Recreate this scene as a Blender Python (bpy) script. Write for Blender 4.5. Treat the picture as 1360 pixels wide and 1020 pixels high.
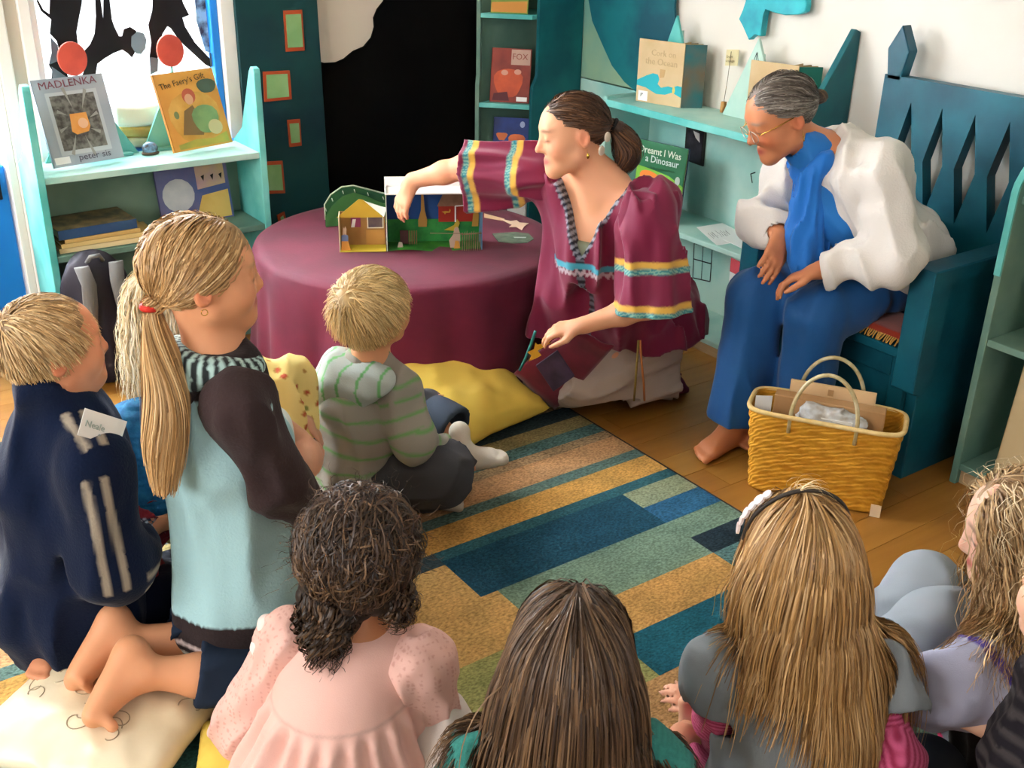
import bpy, bmesh, math, random
import numpy as np
from mathutils import Vector, Matrix
for o in list(bpy.data.objects): bpy.data.objects.remove(o)
SC = bpy.context.scene
COL = SC.collection
# ------------------------------------------------------------------ camera
# X runs along the rug stripes (right and away), Y along the rug edge (left and away), Z up, metres
FPX, CX, CY, EYE = 1440.0, 680.0, 510.0, 1.7
_V = np.array([-70, 3090, FPX]); _V = _V / np.linalg.norm(_V)
_E = np.array([-1130, -688, FPX]); _E = _E / np.linalg.norm(_E)
_UP = -_V
_Y = _E - _UP * (_E @ _UP); _Y /= np.linalg.norm(_Y)
_X = np.cross(_Y, _UP)
RW = np.stack([_X, _Y, _UP])
cam_d = bpy.data.cameras.new('camera'); cam = bpy.data.objects.new('camera', cam_d); COL.objects.link(cam)
_m = Matrix([[RW[i][0], -RW[i][1], -RW[i][2]] for i in range(3)]).to_4x4()
_m.translation = (0, 0, EYE); cam.matrix_world = _m
cam_d.sensor_width = 36.0; cam_d.lens = 36.0 * FPX / 1360.0; cam_d.clip_start = 0.05
SC.camera = cam
# ------------------------------------------------------------------ light
w = bpy.data.worlds.new('daylight'); SC.world = w; w.use_nodes = True
bg = w.node_tree.nodes['Background']; bg.inputs[0].default_value = (0.93, 0.97, 1.0, 1); bg.inputs[1].default_value = 1.7
SC.view_settings.view_transform = 'Standard'; SC.view_settings.look = 'None'
SC.view_settings.gamma = 1.0; SC.view_settings.use_curve_mapping = False
SC.view_settings.exposure = 0.42
def area(name, loc, target, sx, sy, power, col):
    d = bpy.data.lights.new(name, 'AREA'); d.shape = 'RECTANGLE'; d.size = sx; d.size_y = sy; d.energy = power; d.color = col
    o = bpy.data.objects.new(name, d); COL.objects.link(o); o.location = loc
    o.rotation_euler = (Vector(target) - Vector(loc)).to_track_quat('-Z', 'Y').to_euler(); return o
area('door_daylight', (-0.15, 4.75, 1.5), (0.75, 2.9, 0.0), 1.2, 1.9, 230, (0.93, 0.97, 1.0))
area('window_daylight', (1.2, 4.75, 1.9), (1.5, 2.5, 0.3), 1.3, 1.2, 130, (0.95, 0.98, 1.0))
area('side_fill_light', (-2.55, 1.9, 1.7), (1.6, 2.4, 0.6), 2.6, 1.5, 75, (1.0, 0.97, 0.93))  # added soft fill from the left, outside the view; no real window behind it
# ------------------------------------------------------------------ helpers
def ray(px, py):
    d = RW @ np.array([px - CX, py - CY, FPX]); return d
def atD(px, py, D):                       # point seen in that direction, D metres away along the floor
    d = ray(px, py); return np.array([0, 0, EYE]) + d * (D / math.hypot(d[0], d[1]))
def atX(px, py, X): d = ray(px, py); return np.array([0, 0, EYE]) + d * (X / d[0])
def atY(px, py, Y): d = ray(px, py); return np.array([0, 0, EYE]) + d * (Y / d[1])
def atZ(px, py, Z): d = ray(px, py); return np.array([0, 0, EYE]) + d * ((Z - EYE) / d[2])
CAM_R = np.array([0.816, -0.578, 0.0]); CAM_F = np.array([0.585, 0.811, 0.0]); UPV = np.array([0, 0, 1.0])
def srgb(h):
    h = h.lstrip('#'); c = [int(h[i:i + 2], 16) / 255 for i in (0, 2, 4)]
    return tuple(x / 12.92 if x <= 0.04045 else ((x + 0.055) / 1.055) ** 2.4 for x in c) + (1,)
MATS = {}
def mat(name, col, rough=0.7, col2=None, scale=8.0, bump=0.0, bscale=60.0, spec=0.3, metal=0.0, stretch=(1, 1, 1), sheen=0.0, detail=4.0, sub=0.0, trans=0.0, mix=1.0):
    """principled material: col mottled towards col2 by noise, optional fine bump"""
    if name in MATS: return MATS[name]
    m = bpy.data.materials.new(name); m.use_nodes = True; nt = m.node_tree; b = nt.nodes['Principled BSDF']
    c1 = srgb(col) if isinstance(col, str) else col
    b.inputs['Base Color'].default_value = c1; b.inputs['Roughness'].default_value = rough
    b.inputs['Specular IOR Level'].default_value = spec; b.inputs['Metallic'].default_value = metal
    if sheen: b.inputs['Sheen Weight'].default_value = sheen
    if sub: b.inputs['Subsurface Weight'].default_value = sub; b.inputs['Subsurface Radius'].default_value = (0.012, 0.005, 0.003); b.inputs['Subsurface Scale'].default_value = 1.0
    if trans: b.inputs['Transmission Weight'].default_value = trans
    if col2 or bump:
        tc = nt.nodes.new('ShaderNodeTexCoord'); mp = nt.nodes.new('ShaderNodeMapping'); mp.inputs['Scale'].default_value = stretch
        nt.links.new(tc.outputs['Object'], mp.inputs[0])
    if col2:
        n = nt.nodes.new('ShaderNodeTexNoise'); n.inputs['Scale'].default_value = scale; n.inputs['Detail'].default_value = detail
        r = nt.nodes.new('ShaderNodeValToRGB'); r.color_ramp.elements[0].position = 0.36; r.color_ramp.elements[1].position = 0.64
        r.color_ramp.elements[0].color = c1; r.color_ramp.elements[1].color = srgb(col2)
        nt.links.new(mp.outputs[0], n.inputs['Vector']); nt.links.new(n.outputs['Fac'], r.inputs[0]); nt.links.new(r.outputs[0], b.inputs['Base Color'])
    if bump:
        n2 = nt.nodes.new('ShaderNodeTexNoise'); n2.inputs['Scale'].default_value = bscale; n2.inputs['Detail'].default_value = 3
        bp = nt.nodes.new('ShaderNodeBump'); bp.inputs['Strength'].default_value = bump; bp.inputs['Distance'].default_value = 0.004
        nt.links.new(mp.outputs[0], n2.inputs['Vector']); nt.links.new(n2.outputs['Fac'], bp.inputs['Height']); nt.links.new(bp.outputs[0], b.inputs['Normal'])
    MATS[name] = m; return m
def attr_mat(name, rough=0.6, spec=0.3, sheen=0.0, mult=None, bump=0.0, bscale=200.0, sub=0.0, aniso=0.0):
    """material whose colour comes from the mesh's own 'Col' attribute, lightly mottled"""
    if name in MATS: return MATS[name]
    m = bpy.data.materials.new(name); m.use_nodes = True; nt = m.node_tree; b = nt.nodes['Principled BSDF']
    a = nt.nodes.new('ShaderNodeVertexColor'); a.layer_name = 'Col'
    b.inputs['Roughness'].default_value = rough; b.inputs['Specular IOR Level'].default_value = spec
    if sheen: b.inputs['Sheen Weight'].default_value = sheen
    if aniso: b.inputs['Anisotropic'].default_value = aniso
    if sub: b.inputs['Subsurface Weight'].default_value = sub; b.inputs['Subsurface Radius'].default_value = (0.012, 0.005, 0.003); b.inputs['Subsurface Scale'].default_value = 1.0
    nt.links.new(a.outputs[0], b.inputs['Base Color'])
    if bump:
        tc = nt.nodes.new('ShaderNodeTexCoord'); n2 = nt.nodes.new('ShaderNodeTexNoise'); n2.inputs['Scale'].default_value = bscale; n2.inputs['Detail'].default_value = 3
        bp = nt.nodes.new('ShaderNodeBump'); bp.inputs['Strength'].default_value = bump; bp.inputs['Distance'].default_value = 0.004
        nt.links.new(tc.outputs['Object'], n2.inputs['Vector']); nt.links.new(n2.outputs['Fac'], bp.inputs['Height']); nt.links.new(bp.outputs[0], b.inputs['Normal'])
    MATS[name] = m; return m
def tag(o, label, cat, group=None, kind=None):
    if label: o['label'] = label
    if cat: o['category'] = cat
    if group: o['group'] = group
    if kind: o['kind'] = kind
    return o
def struct(o): o['kind'] = 'structure'; return o
def thing(name, label, cat, loc=(0, 0, 0), group=None):
    o = bpy.data.objects.new(name, None); COL.objects.link(o); o.location = tuple(float(x) for x in loc); o.empty_display_size = 0.1
    return tag(o, label, cat, group)
def link(name, me, m=None, parent=None, smooth=False):
    """links a mesh built in world coordinates; under a parent it keeps its place"""
    if m is not None: me.materials.append(m)
    o = bpy.data.objects.new(name, me); COL.objects.link(o)
    if smooth: me.polygons.foreach_set('use_smooth', [True] * len(me.polygons))
    if parent is not None:
        o.parent = parent
        l = Vector((0, 0, 0)); p = parent
        while p is not None: l += p.location; p = p.parent
        o.location = -l
    return o
def recentre(o):
    """moves a parentless mesh object's origin to the middle of its base"""
    me = o.data; n = len(me.vertices); co = np.empty(n * 3); me.vertices.foreach_get('co', co); co = co.reshape(-1, 3)
    c = np.array([(co[:, 0].min() + co[:, 0].max()) / 2, (co[:, 1].min() + co[:, 1].max()) / 2, co[:, 2].min()])
    co -= c; me.vertices.foreach_set('co', co.ravel()); o.location = tuple(np.array(o.location) + c); return o
def pyd(name, v, f, m=None, parent=None, smooth=False):
    me = bpy.data.meshes.new(name); me.from_pydata([tuple(float(c) for c in x) for x in v], [], f); me.validate(); me.update()
    return link(name, me, m, parent, smooth)
def from_bm(name, bm, m=None, parent=None, smooth=False):
    bmesh.ops.recalc_face_normals(bm, faces=bm.faces)
    me = bpy.data.meshes.new(name); bm.to_mesh(me); bm.free(); return link(name, me, m, parent, smooth)
def bevel(bm, w, seg=1):
    if w > 0: bmesh.ops.bevel(bm, geom=list(bm.edges), offset=w, segments=seg, affect='EDGES', profile=0.7)
def box(name, lo, hi, m=None, parent=None, bev=0.0, seg=1):
    bm = bmesh.new(); add_box(bm, lo, hi); bevel(bm, bev, seg); return from_bm(name, bm, m, parent)
def add_box(bm, lo, hi, M=None):
    vs = [bm.verts.new(((lo[0], hi[0])[i & 1], (lo[1], hi[1])[i >> 1 & 1], (lo[2], hi[2])[i >> 2])) for i in range(8)]
    for f in ((0, 2, 3, 1), (4, 5, 7, 6), (0, 1, 5, 4), (2, 6, 7, 3), (0, 4, 6, 2), (1, 3, 7, 5)): bm.faces.new([vs[i] for i in f])
    if M is not None: bmesh.ops.transform(bm, matrix=M, verts=vs)
    return vs
def frame_box(name, o, u, v, n, w, h, t, m=None, parent=None, bev=0.0):
    """slab with corner o, width w along u, height h along v, thickness t along n"""
    o = np.array(o, float); u, v, n = norm(u), norm(v), norm(n)
    bm = bmesh.new(); vs = []
    for k in (0, 1):
        for j in (0, 1):
            for i in (0, 1): vs.append(bm.verts.new(o + u * w * i + v * h * j + n * t * k))
    for f in ((0, 2, 3, 1), (4, 5, 7, 6), (0, 1, 5, 4), (2, 6, 7, 3), (0, 4, 6, 2), (1, 3, 7, 5)): bm.faces.new([vs[i] for i in f])
    bevel(bm, bev); return from_bm(name, bm, m, parent)
def prism(name, pts, n, m=None, parent=None, bev=0.0):
    """polygon pts (3-D, in order) extruded by vector n"""
    bm = bmesh.new(); n = np.array(n, float)
    a = [bm.verts.new(np.array(p, float)) for p in pts]; b = [bm.verts.new(np.array(p, float) + n) for p in pts]
    bm.faces.new(a); bm.faces.new(b[::-1]); k = len(a)
    for i in range(k): bm.faces.new((a[i], b[i], b[(i + 1) % k], a[(i + 1) % k]))
    bevel(bm, bev); return from_bm(name, bm, m, parent)
def plane_pts(o, u, v, uv): o, u, v = (np.array(x, float) for x in (o, u, v)); return [o + u * a + v * b for a, b in uv]
def norm(v): v = np.array(v, float); return v / np.linalg.norm(v)
def tube(name, pts, r, m=None, parent=None, sides=8, closed=False, smooth=True, bm=None):
    own = bm is None
    if own: bm = bmesh.new()
    P = [np.array(p, float) for p in pts]; n = len(P); rs = r if hasattr(r, '__len__') else [r] * n
    rings = []; ref = None
    for i in range(n):
        t = norm(P[(i + 1) % n] - P[i - 1]) if closed else norm(P[min(i + 1, n - 1)] - P[max(i - 1, 0)])
        if ref is None: ref = norm(np.cross(t, [0.3, 0.2, 0.9] if abs(t[2]) < 0.9 else [1, 0, 0]))
        ref = norm(ref - t * (ref @ t)); b = np.cross(t, ref)
        rings.append([bm.verts.new(P[i] + rs[i] * (ref * math.cos(2 * math.pi * k / sides) + b * math.sin(2 * math.pi * k / sides))) for k in range(sides)])
    for i in range(n if closed else n - 1):
        A, B = rings[i], rings[(i + 1) % n]
        for k in range(sides): bm.faces.new((A[k], A[(k + 1) % sides], B[(k + 1) % sides], B[k]))
    if not closed: bm.faces.new(rings[0][::-1]); bm.faces.new(rings[-1])
    return from_bm(name, bm, m, parent, smooth) if own else None
def disc(name, c, n, r, t, m=None, parent=None, seg=28, sx=1.0):
    n = norm(n); u = norm(np.cross(n, [0, 0, 1])); v = np.cross(u, n); c = np.array(c, float)
    return prism(name, [c + u * r * sx * math.cos(a) + v * r * math.sin(a) for a in np.linspace(0, 2 * math.pi, seg, endpoint=False)], n * t, m, parent)
def text(name, s, o, u, v, size, m, parent, depth=0.0006, shear=0.0, bold=0.0, squash=1.0):
    """lettering lying in the plane (u, v) with its baseline start at o"""
    c = bpy.data.curves.new(name, 'FONT'); c.body = s; c.size = size; c.shear = shear; c.offset = bold; c.extrude = depth; c.resolution_u = 2
    t = bpy.data.objects.new(name, c); COL.objects.link(t); dg = bpy.context.evaluated_depsgraph_get(); dg.update()
    me = bpy.data.meshes.new_from_object(t.evaluated_get(dg)); bpy.data.objects.remove(t); bpy.data.curves.remove(c)
    u, v = norm(u), norm(v); n = np.cross(u, v); M = Matrix([[u[i] * squash, v[i], n[i], float(o[i])] for i in range(3)] + [[0, 0, 0, 1]]); me.transform(M)
    me.materials.clear(); return link(name, me, m, parent)
# ------------------------------------------------------------------ implicit surfaces (bodies, clothes, cushions)
def hash3(ix, iy, iz, seed):
    h = (ix.astype(np.int64) * 73856093) ^ (iy.astype(np.int64) * 19349663) ^ (iz.astype(np.int64) * 83492791) ^ (seed * 2654435)
    h = (h ^ (h >> 13)) * 1274126177; h = h ^ (h >> 16); return (h & 0xffff) / 65535.0
def vnoise(P, seed=0):
    """value noise in [-1, 1]"""
    I = np.floor(P).astype(np.int64); F = P - I; F = F * F * (3 - 2 * F); r = 0
    for a in (0, 1):
        for b in (0, 1):
            for c in (0, 1):
                wgt = (F[..., 0] if a else 1 - F[..., 0]) * (F[..., 1] if b else 1 - F[..., 1]) * (F[..., 2] if c else 1 - F[..., 2])
                r = r + wgt * hash3(I[..., 0] + a, I[..., 1] + b, I[..., 2] + c, seed)
    return r * 2 - 1
def cap(a, b, ra, rb=None, k=0.02, s=1): return ('c', np.array(a, float), np.array(b, float), ra, ra if rb is None else rb, k, s)
def ell(c, r, M=None, k=0.02, s=1): return ('e', np.array(c, float), np.array(r, float), np.eye(3) if M is None else np.array(M, float), k, s)
def sph(c, r, k=0.02, s=1): return cap(c, np.array(c) + [0, 0, 1e-4], r, r, k, s)
def chain(pts, rs, k=0.02): return [cap(pts[i], pts[i + 1], rs[i], rs[i + 1], k) for i in range(len(pts) - 1)]
def pdist(p, P):
    if p[0] == 'c':
        _, a, b, ra, rb, k, s = p; ab = b - a; L = ab @ ab + 1e-12
        t = np.clip(((P - a) @ ab) / L, 0, 1); return np.sqrt((((P - a) - t[..., None] * ab) ** 2).sum(-1)) - (ra + t * (rb - ra))
    _, c, r, M, k, s = p; q = (P - c) @ M.T
    k0 = np.sqrt(((q / r) ** 2).sum(-1)) + 1e-9; k1 = np.sqrt(((q / (r * r)) ** 2).sum(-1)) + 1e-9; return k0 * (k0 - 1) / k1
def smin(a, b, k):
    h = np.clip(0.5 + 0.5 * (b - a) / k, 0, 1); return b + (a - b) * h - k * h * (1 - h)
def field(prims, P):
    d = np.full(P.shape[:-1], 9.0)
    for p in prims:
        k, s = p[-2], p[-1]; e = pdist(p, P)
        d = smin(d, e, k) if s > 0 else -smin(-d, e, k)
    return d
def inflate(prims, t):
    out = []
    for p in prims:
        if p[-1] < 0: continue
        out.append(('c', p[1], p[2], p[3] + t, p[4] + t, p[5], 1) if p[0] == 'c' else ('e', p[1], p[2] + t, p[3], p[4], 1))
    return out
def aabb(prims):
    lo, hi = np.full(3, 9e9), np.full(3, -9e9)
    for p in prims:
        if p[-1] < 0: continue
        if p[0] == 'c':
            for q, r in ((p[1], p[3]), (p[2], p[4])): lo = np.minimum(lo, q - r); hi = np.maximum(hi, q + r)
        else:
            e = np.sqrt(((p[3].T * p[2]) ** 2).sum(1)); lo = np.minimum(lo, p[1] - e); hi = np.maximum(hi, p[1] + e)
    return lo, hi
def isosurface(prims, h=0.005, post=None, pad=0.02, B=8):
    """surface nets over sparse blocks; post(P, d) bends, folds or cuts the field"""
    lo, hi = aabb(prims); lo = lo - pad; hi = hi + pad
    nb = np.ceil((hi - lo) / (B * h)).astype(int); R = B * h * 0.5 * 1.733
    bi = np.stack(np.meshgrid(*[np.arange(x) for x in nb], indexing='ij'), -1).reshape(-1, 3)
    cen = lo + (bi + 0.5) * B * h; d = field(prims, cen)
    keep = np.abs(d) < R * 1.25 + pad
    bi, cen = bi[keep], cen[keep]; n = len(bi)
    loc = np.stack(np.meshgrid(*[np.arange(B + 1)] * 3, indexing='ij'), -1).reshape(-1, 3)
    P = (lo + (bi[:, None, :] * B + loc[None]) * h)
    D = np.full(P.shape[:2], 0.5)
    for p in prims:
        k, s = p[-2], p[-1]; near = pdist(p, cen) < R + k + pad + (0.01 if p[0] == 'c' else 0.03)
        if not near.any(): continue
        e = pdist(p, P[near]); D[near] = smin(D[near], e, k) if s > 0 else -smin(-D[near], e, k)
    if post is not None: D = post(P.reshape(-1, 3), D.reshape(-1)).reshape(D.shape)
    V = D.reshape(n, B + 1, B + 1, B + 1)
    inside = V < 0
    crn = [(a, b, c) for a in (0, 1) for b in (0, 1) for c in (0, 1)]
    sl = lambda q: (slice(None),) + tuple(slice(x, B + x) for x in q)
    cnt = sum(inside[sl(q)].astype(np.int8) for q in crn); act = (cnt > 0) & (cnt < 8)
    idx = np.argwhere(act)
    if len(idx) == 0: raise ValueError('empty surface')
    acc = np.zeros((len(idx), 3)); num = np.zeros(len(idx))
    vals = {q: V[idx[:, 0], idx[:, 1] + q[0], idx[:, 2] + q[1], idx[:, 3] + q[2]] for q in crn}
    for q in crn:
        for ax in range(3):
            if q[ax]: continue
            r = list(q); r[ax] = 1; r = tuple(r); a, b = vals[q], vals[r]; x = (a < 0) != (b < 0)
            t = np.where(x, a / np.where(x, a - b, 1), 0); pt = np.array(q, float)[None].repeat(len(idx), 0); pt[:, ax] = t
            acc[x] += pt[x]; num[x] += 1
    cell = bi[idx[:, 0]] * B + idx[:, 1:]; verts = lo + (cell + acc / num[:, None]) * h
    N = int(nb.max() * B + 4); key = lambda c: (c[:, 0] + 1) + (c[:, 1] + 1) * N + (c[:, 2] + 1) * N * N
    ks = key(cell); order = np.argsort(ks); sk = ks[order]
    def find(c):
        k = key(c); j = np.clip(np.searchsorted(sk, k), 0, len(sk) - 1); ok = sk[j] == k; return np.where(ok, order[j], -1)
    faces = []
    for ax in range(3):
        e = [0, 0, 0]; e[ax] = 1; a, b = vals[(0, 0, 0)], vals[tuple(e)]; x = np.where((a < 0) != (b < 0))[0]
        if len(x) == 0: continue
        o1, o2 = [0, 0, 0], [0, 0, 0]; o1[(ax + 1) % 3] = 1; o2[(ax + 2) % 3] = 1; c = cell[x]
        q = np.stack([find(c), find(c - o1), find(c - np.array(o1) - o2), find(c - o2)], 1)
        q = np.where((a[x] < 0)[:, None], q, q[:, ::-1]); faces.append(q[(q >= 0).all(1)])
    return verts, np.concatenate(faces)
def np_mesh(name, verts, faces, m=None, parent=None, col=None, smooth=True):
    me = bpy.data.meshes.new(name); nf, k = faces.shape
    me.vertices.add(len(verts)); me.vertices.foreach_set('co', np.ascontiguousarray(verts, dtype=np.float32).ravel())
    me.loops.add(nf * k); me.loops.foreach_set('vertex_index', np.ascontiguousarray(faces, dtype=np.int32).ravel())
    me.polygons.add(nf); me.polygons.foreach_set('loop_start', np.arange(0, nf * k, k, dtype=np.int32))
    if smooth: me.polygons.foreach_set('use_smooth', np.ones(nf, dtype=bool))
    me.update(calc_edges=True)
    if col is not None:
        a = me.color_attributes.new('Col', 'FLOAT_COLOR', 'POINT')
        c = np.ones((len(verts), 4), dtype=np.float32); c[:, :3] = col; a.data.foreach_set('color', c.ravel())
    return link(name, me, m, parent)
CLOTH = 1.3
def sdf(name, prims, m=None, parent=None, h=0.005, post=None, col=None, pad=0.045, relax=1, raw=False):
    v, f = isosurface(prims, h * (CLOTH if h >= 0.0045 and not raw else 1.0), post, pad)
    for _ in range(relax):          # light Laplacian pass
        s = np.zeros_like(v); c = np.zeros(len(v))
        for a, b in ((0, 1), (1, 2), (2, 3), (3, 0)):
            for p, q in ((a, b), (b, a)):
                for x in range(3): s[:, x] += np.bincount(f[:, p], weights=v[f[:, q], x], minlength=len(v))
                c += np.bincount(f[:, p], minlength=len(v))
        v = np.where(c[:, None] > 0, v * 0.45 + 0.55 * s / np.maximum(c, 1)[:, None], v)
    return np_mesh(name, v, f, m, parent, col(v) if callable(col) else col)
def fold(P, d, axis, freq, amp, seed=0, along=0.18):
    """long soft folds running along axis"""
    t = norm(axis); a = norm(np.cross(t, [0.31, 0.52, 0.79])); b = np.cross(t, a)
    Q = np.stack([P @ a * freq, P @ b * freq, P @ t * freq * along], -1)
    return d + amp * 1.9 * (np.abs(vnoise(Q, seed)) * 1.4 - 0.62) + amp * 0.45 * vnoise(Q * 2.3, seed + 5)
def cut(P, d, o, n, k=0.004):
    """keeps the side of the plane (o, n) that n points away from"""
    return -smin(-d, -((P - np.array(o, float)) @ norm(n)), k)
# ================================================================== the room
WL, WR = 4.22, 3.22                       # window wall (plane of Y), white wall (plane of X)
m_wall = mat('white_plaster', '#eeeae2', 0.85, '#e4ded2', 1.5, bump=0.08, bscale=120)
m_cream = mat('cream_plaster', '#d9cdbd', 0.85, '#cfc2b0', 1.5)
m_trim = mat('white_gloss_trim', '#f0eee8', 0.45)
m_blue = mat('bright_blue_paint', '#1173c4', 0.4)
m_aqua = mat('aqua_washed_paint', '#7fd0c8', 0.5, '#4fb0ab', 5, bump=0.15, bscale=30, stretch=(1, 1, 1))
m_aqgrey = mat('grey_green_washed_paint', '#7c9a88', 0.6, '#5e8377', 4, bump=0.1, bscale=40)
m_aqlight = mat('pale_aqua_washed_paint', '#b9d8cb', 0.55, '#8cc4bc', 4, bump=0.1, bscale=40)
m_teal = mat('deep_teal_paint', '#0f6468', 0.5, '#0b4f58', 6, bump=0.12, bscale=40)
m_throne = mat('dark_teal_bench_paint', '#0f5a6b', 0.42, '#0b4355', 5, bump=0.12, bscale=50)
m_plank = [mat('honey_floor_board_%s' % s, a, 0.38, b, 3, bump=0.06, bscale=40, stretch=(0.6, 9, 1), spec=0.4) for s, a, b in
           (('amber', '#9a6a2c', '#8e5f25'), ('gold', '#9f6f30', '#946528'), ('brown', '#966628', '#8a5c22'), ('straw', '#a07333', '#966a2c'))]
fl = struct(box('floor', (-2.4, -1.6, -0.06), (WR + 0.1, WL + 0.6, -0.012), mat('floor_underlay', '#6f4a20', 0.8)))
rnd = random.Random(4)
planks = {}
y = 0.30
while y < WL + 0.02:
    x = -1.6 + rnd.uniform(0, 1.4) - 1.4
    while x < WR:
        L = 1.4; x0, x1 = max(x, -1.6), min(x + L, WR)
        if x1 - x0 > 0.05:
            key = round(x1 - x0, 3)
            if key not in planks:
                bm = bmesh.new(); add_box(bm, (0, 0, -0.012), (x1 - x0 - 0.0012, 0.1185, 0)); me = bpy.data.meshes.new('floor_board'); bmesh.ops.recalc_face_normals(bm, faces=bm.faces); bm.to_mesh(me); bm.free(); planks[key] = me
            me = planks[key] if key == 1.4 else planks[key]
            o = bpy.data.objects.new('floor_board', me.copy()); COL.objects.link(o); o.data.materials.append(m_plank[rnd.randrange(4)])
            o.location = (x0, y, rnd.uniform(-0.0006, 0)); o.parent = fl
        x += L
    y += 0.12
bm = bmesh.new()
add_box(bm, (-2.5, -1.6, 0), (-2.4, 0.5, 2.75)); add_box(bm, (-2.5, 3.3, 0), (-2.4, WL + 0.1, 2.75)); add_box(bm, (-2.5, 0.5, 0), (-2.4, 3.3, 0.85)); add_box(bm, (-2.5, 0.5, 2.5), (-2.4, 3.3, 2.75))
struct(from_bm('wall_side', bm, m_wall))  # unseen wall, added with an opening for the fill lamp; also cuts sky light
bm = bmesh.new()
add_box(bm, (-2.5, -1.7, 0), (-0.6, -1.6, 2.75)); add_box(bm, (1.4, -1.7, 0), (WR + 0.1, -1.6, 2.75)); add_box(bm, (-0.6, -1.7, 0), (1.4, -1.6, 0.8)); add_box(bm, (-0.6, -1.7, 2.3), (1.4, -1.6, 2.75))
struct(from_bm('wall_back', bm, m_wall))  # unseen wall added behind the camera; its opening limits the ambient sky light
struct(box('ceiling', (-2.4, -1.6, 2.75), (WR + 0.1, WL + 0.1, 2.85), m_wall))
struct(box('wall_right', (WR, -1.6, 0), (WR + 0.1, WL + 0.1, 2.75), m_wall))
# window wall: door opening x<0.78, post, window 0.93..1.64 above the sill, solid to the corner
bm = bmesh.new()
add_box(bm, (0.80, WL, 0), (0.93, WL + 0.1, 2.75)); add_box(bm, (0.93, WL, 0), (1.64, WL + 0.1, 0.70)); add_box(bm, (0.93, WL, 2.25), (1.64, WL + 0.1, 2.75))
add_box(bm, (1.64, WL, 0), (WR, WL + 0.1, 2.75)); add_box(bm, (-2.4, WL, 2.2), (0.80, WL + 0.1, 2.75)); add_box(bm, (-2.4, WL, 0), (-0.4, WL + 0.1, 2.2))
struct(from_bm('wall_left', bm, m_cream))
win = thing('window_1', None, None, (1.285, WL, 0.70)); struct(win)
m_glass = mat('clear_glass', '#ffffff', 0.02, trans=1.0, spec=0.5)
MATS['clear_glass'].node_tree.nodes['Principled BSDF'].inputs['IOR'].default_value = 1.02
box('window_sill', (0.93, WL - 0.07, 0.70), (1.64, WL + 0.1, 0.735), m_blue, win, 0.004)
box('frame_jamb', (1.585, WL + 0.0, 0.735), (1.615, WL + 0.06, 2.25), m_blue, win, 0.003)
box('frame_jamb', (0.93, WL + 0.0, 0.735), (0.955, WL + 0.06, 2.25), m_trim, win, 0.003)
box('frame_jamb', (1.615, WL - 0.03, 0.70), (1.70, WL + 0.05, 2.25), m_trim, win, 0.003)
box('window_pane', (0.955, WL + 0.045, 0.735), (1.585, WL + 0.05, 2.25), m_glass, win)
dr = thing('door_1', None, None, (0.4, WL, 0)); struct(dr)
box('door_panel', (-0.36, WL + 0.02, 0.01), (0.765, WL + 0.07, 0.72), m_blue, dr, 0.004)
box('door_stile', (-0.36, WL + 0.015, 0.72), (-0.26, WL + 0.07, 2.15), m_blue, dr, 0.004)
box('door_rail', (-0.26, WL + 0.015, 2.05), (0.765, WL + 0.07, 2.15), m_blue, dr, 0.004)
box('door_pane', (-0.26, WL + 0.04, 0.72), (0.765, WL + 0.045, 2.05), m_glass, dr)
box('door_knob_plate', (0.70, WL - 0.0, 0.60), (0.74, WL + 0.02, 0.70), mat('dark_iron', '#241f28', 0.4, metal=0.6), dr, 0.002)
t = thing('trim_1', None, None, (0.79, WL, 0)); struct(t)
box('trim_board', (0.770, WL - 0.02, 0), (0.80, WL + 0.08, 2.2), m_trim, t, 0.003)
box('trim_board', (0.80, WL - 0.028, 0), (0.845, WL - 0.0005, 2.75), m_trim, t, 0.004)
box('trim_board', (0.89, WL - 0.028, 0), (0.93, WL - 0.0005, 2.75), m_trim, t, 0.004)
# outside: pale paving just past the door and window
struct(box('terrace', (-3, WL + 0.62, -0.1), (4, 9, -0.03), mat('pale_paving', '#e9e6df', 0.9, '#dad6cc', 2)))
sw = thing('power_outlet', 'white wall outlet box on the trim beside the blue door', 'outlet', (0.86, WL - 0.03, 0.3))
box('cover_plate', (0.835, WL - 0.042, 0.30), (0.885, WL - 0.028, 0.40), mat('white_plastic', '#dfe3e2', 0.4), sw, 0.003)
box('socket', (0.850, WL - 0.045, 0.335), (0.870, WL - 0.041, 0.365), mat('grey_plastic', '#9aa09f', 0.4), sw, 0.001)
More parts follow.
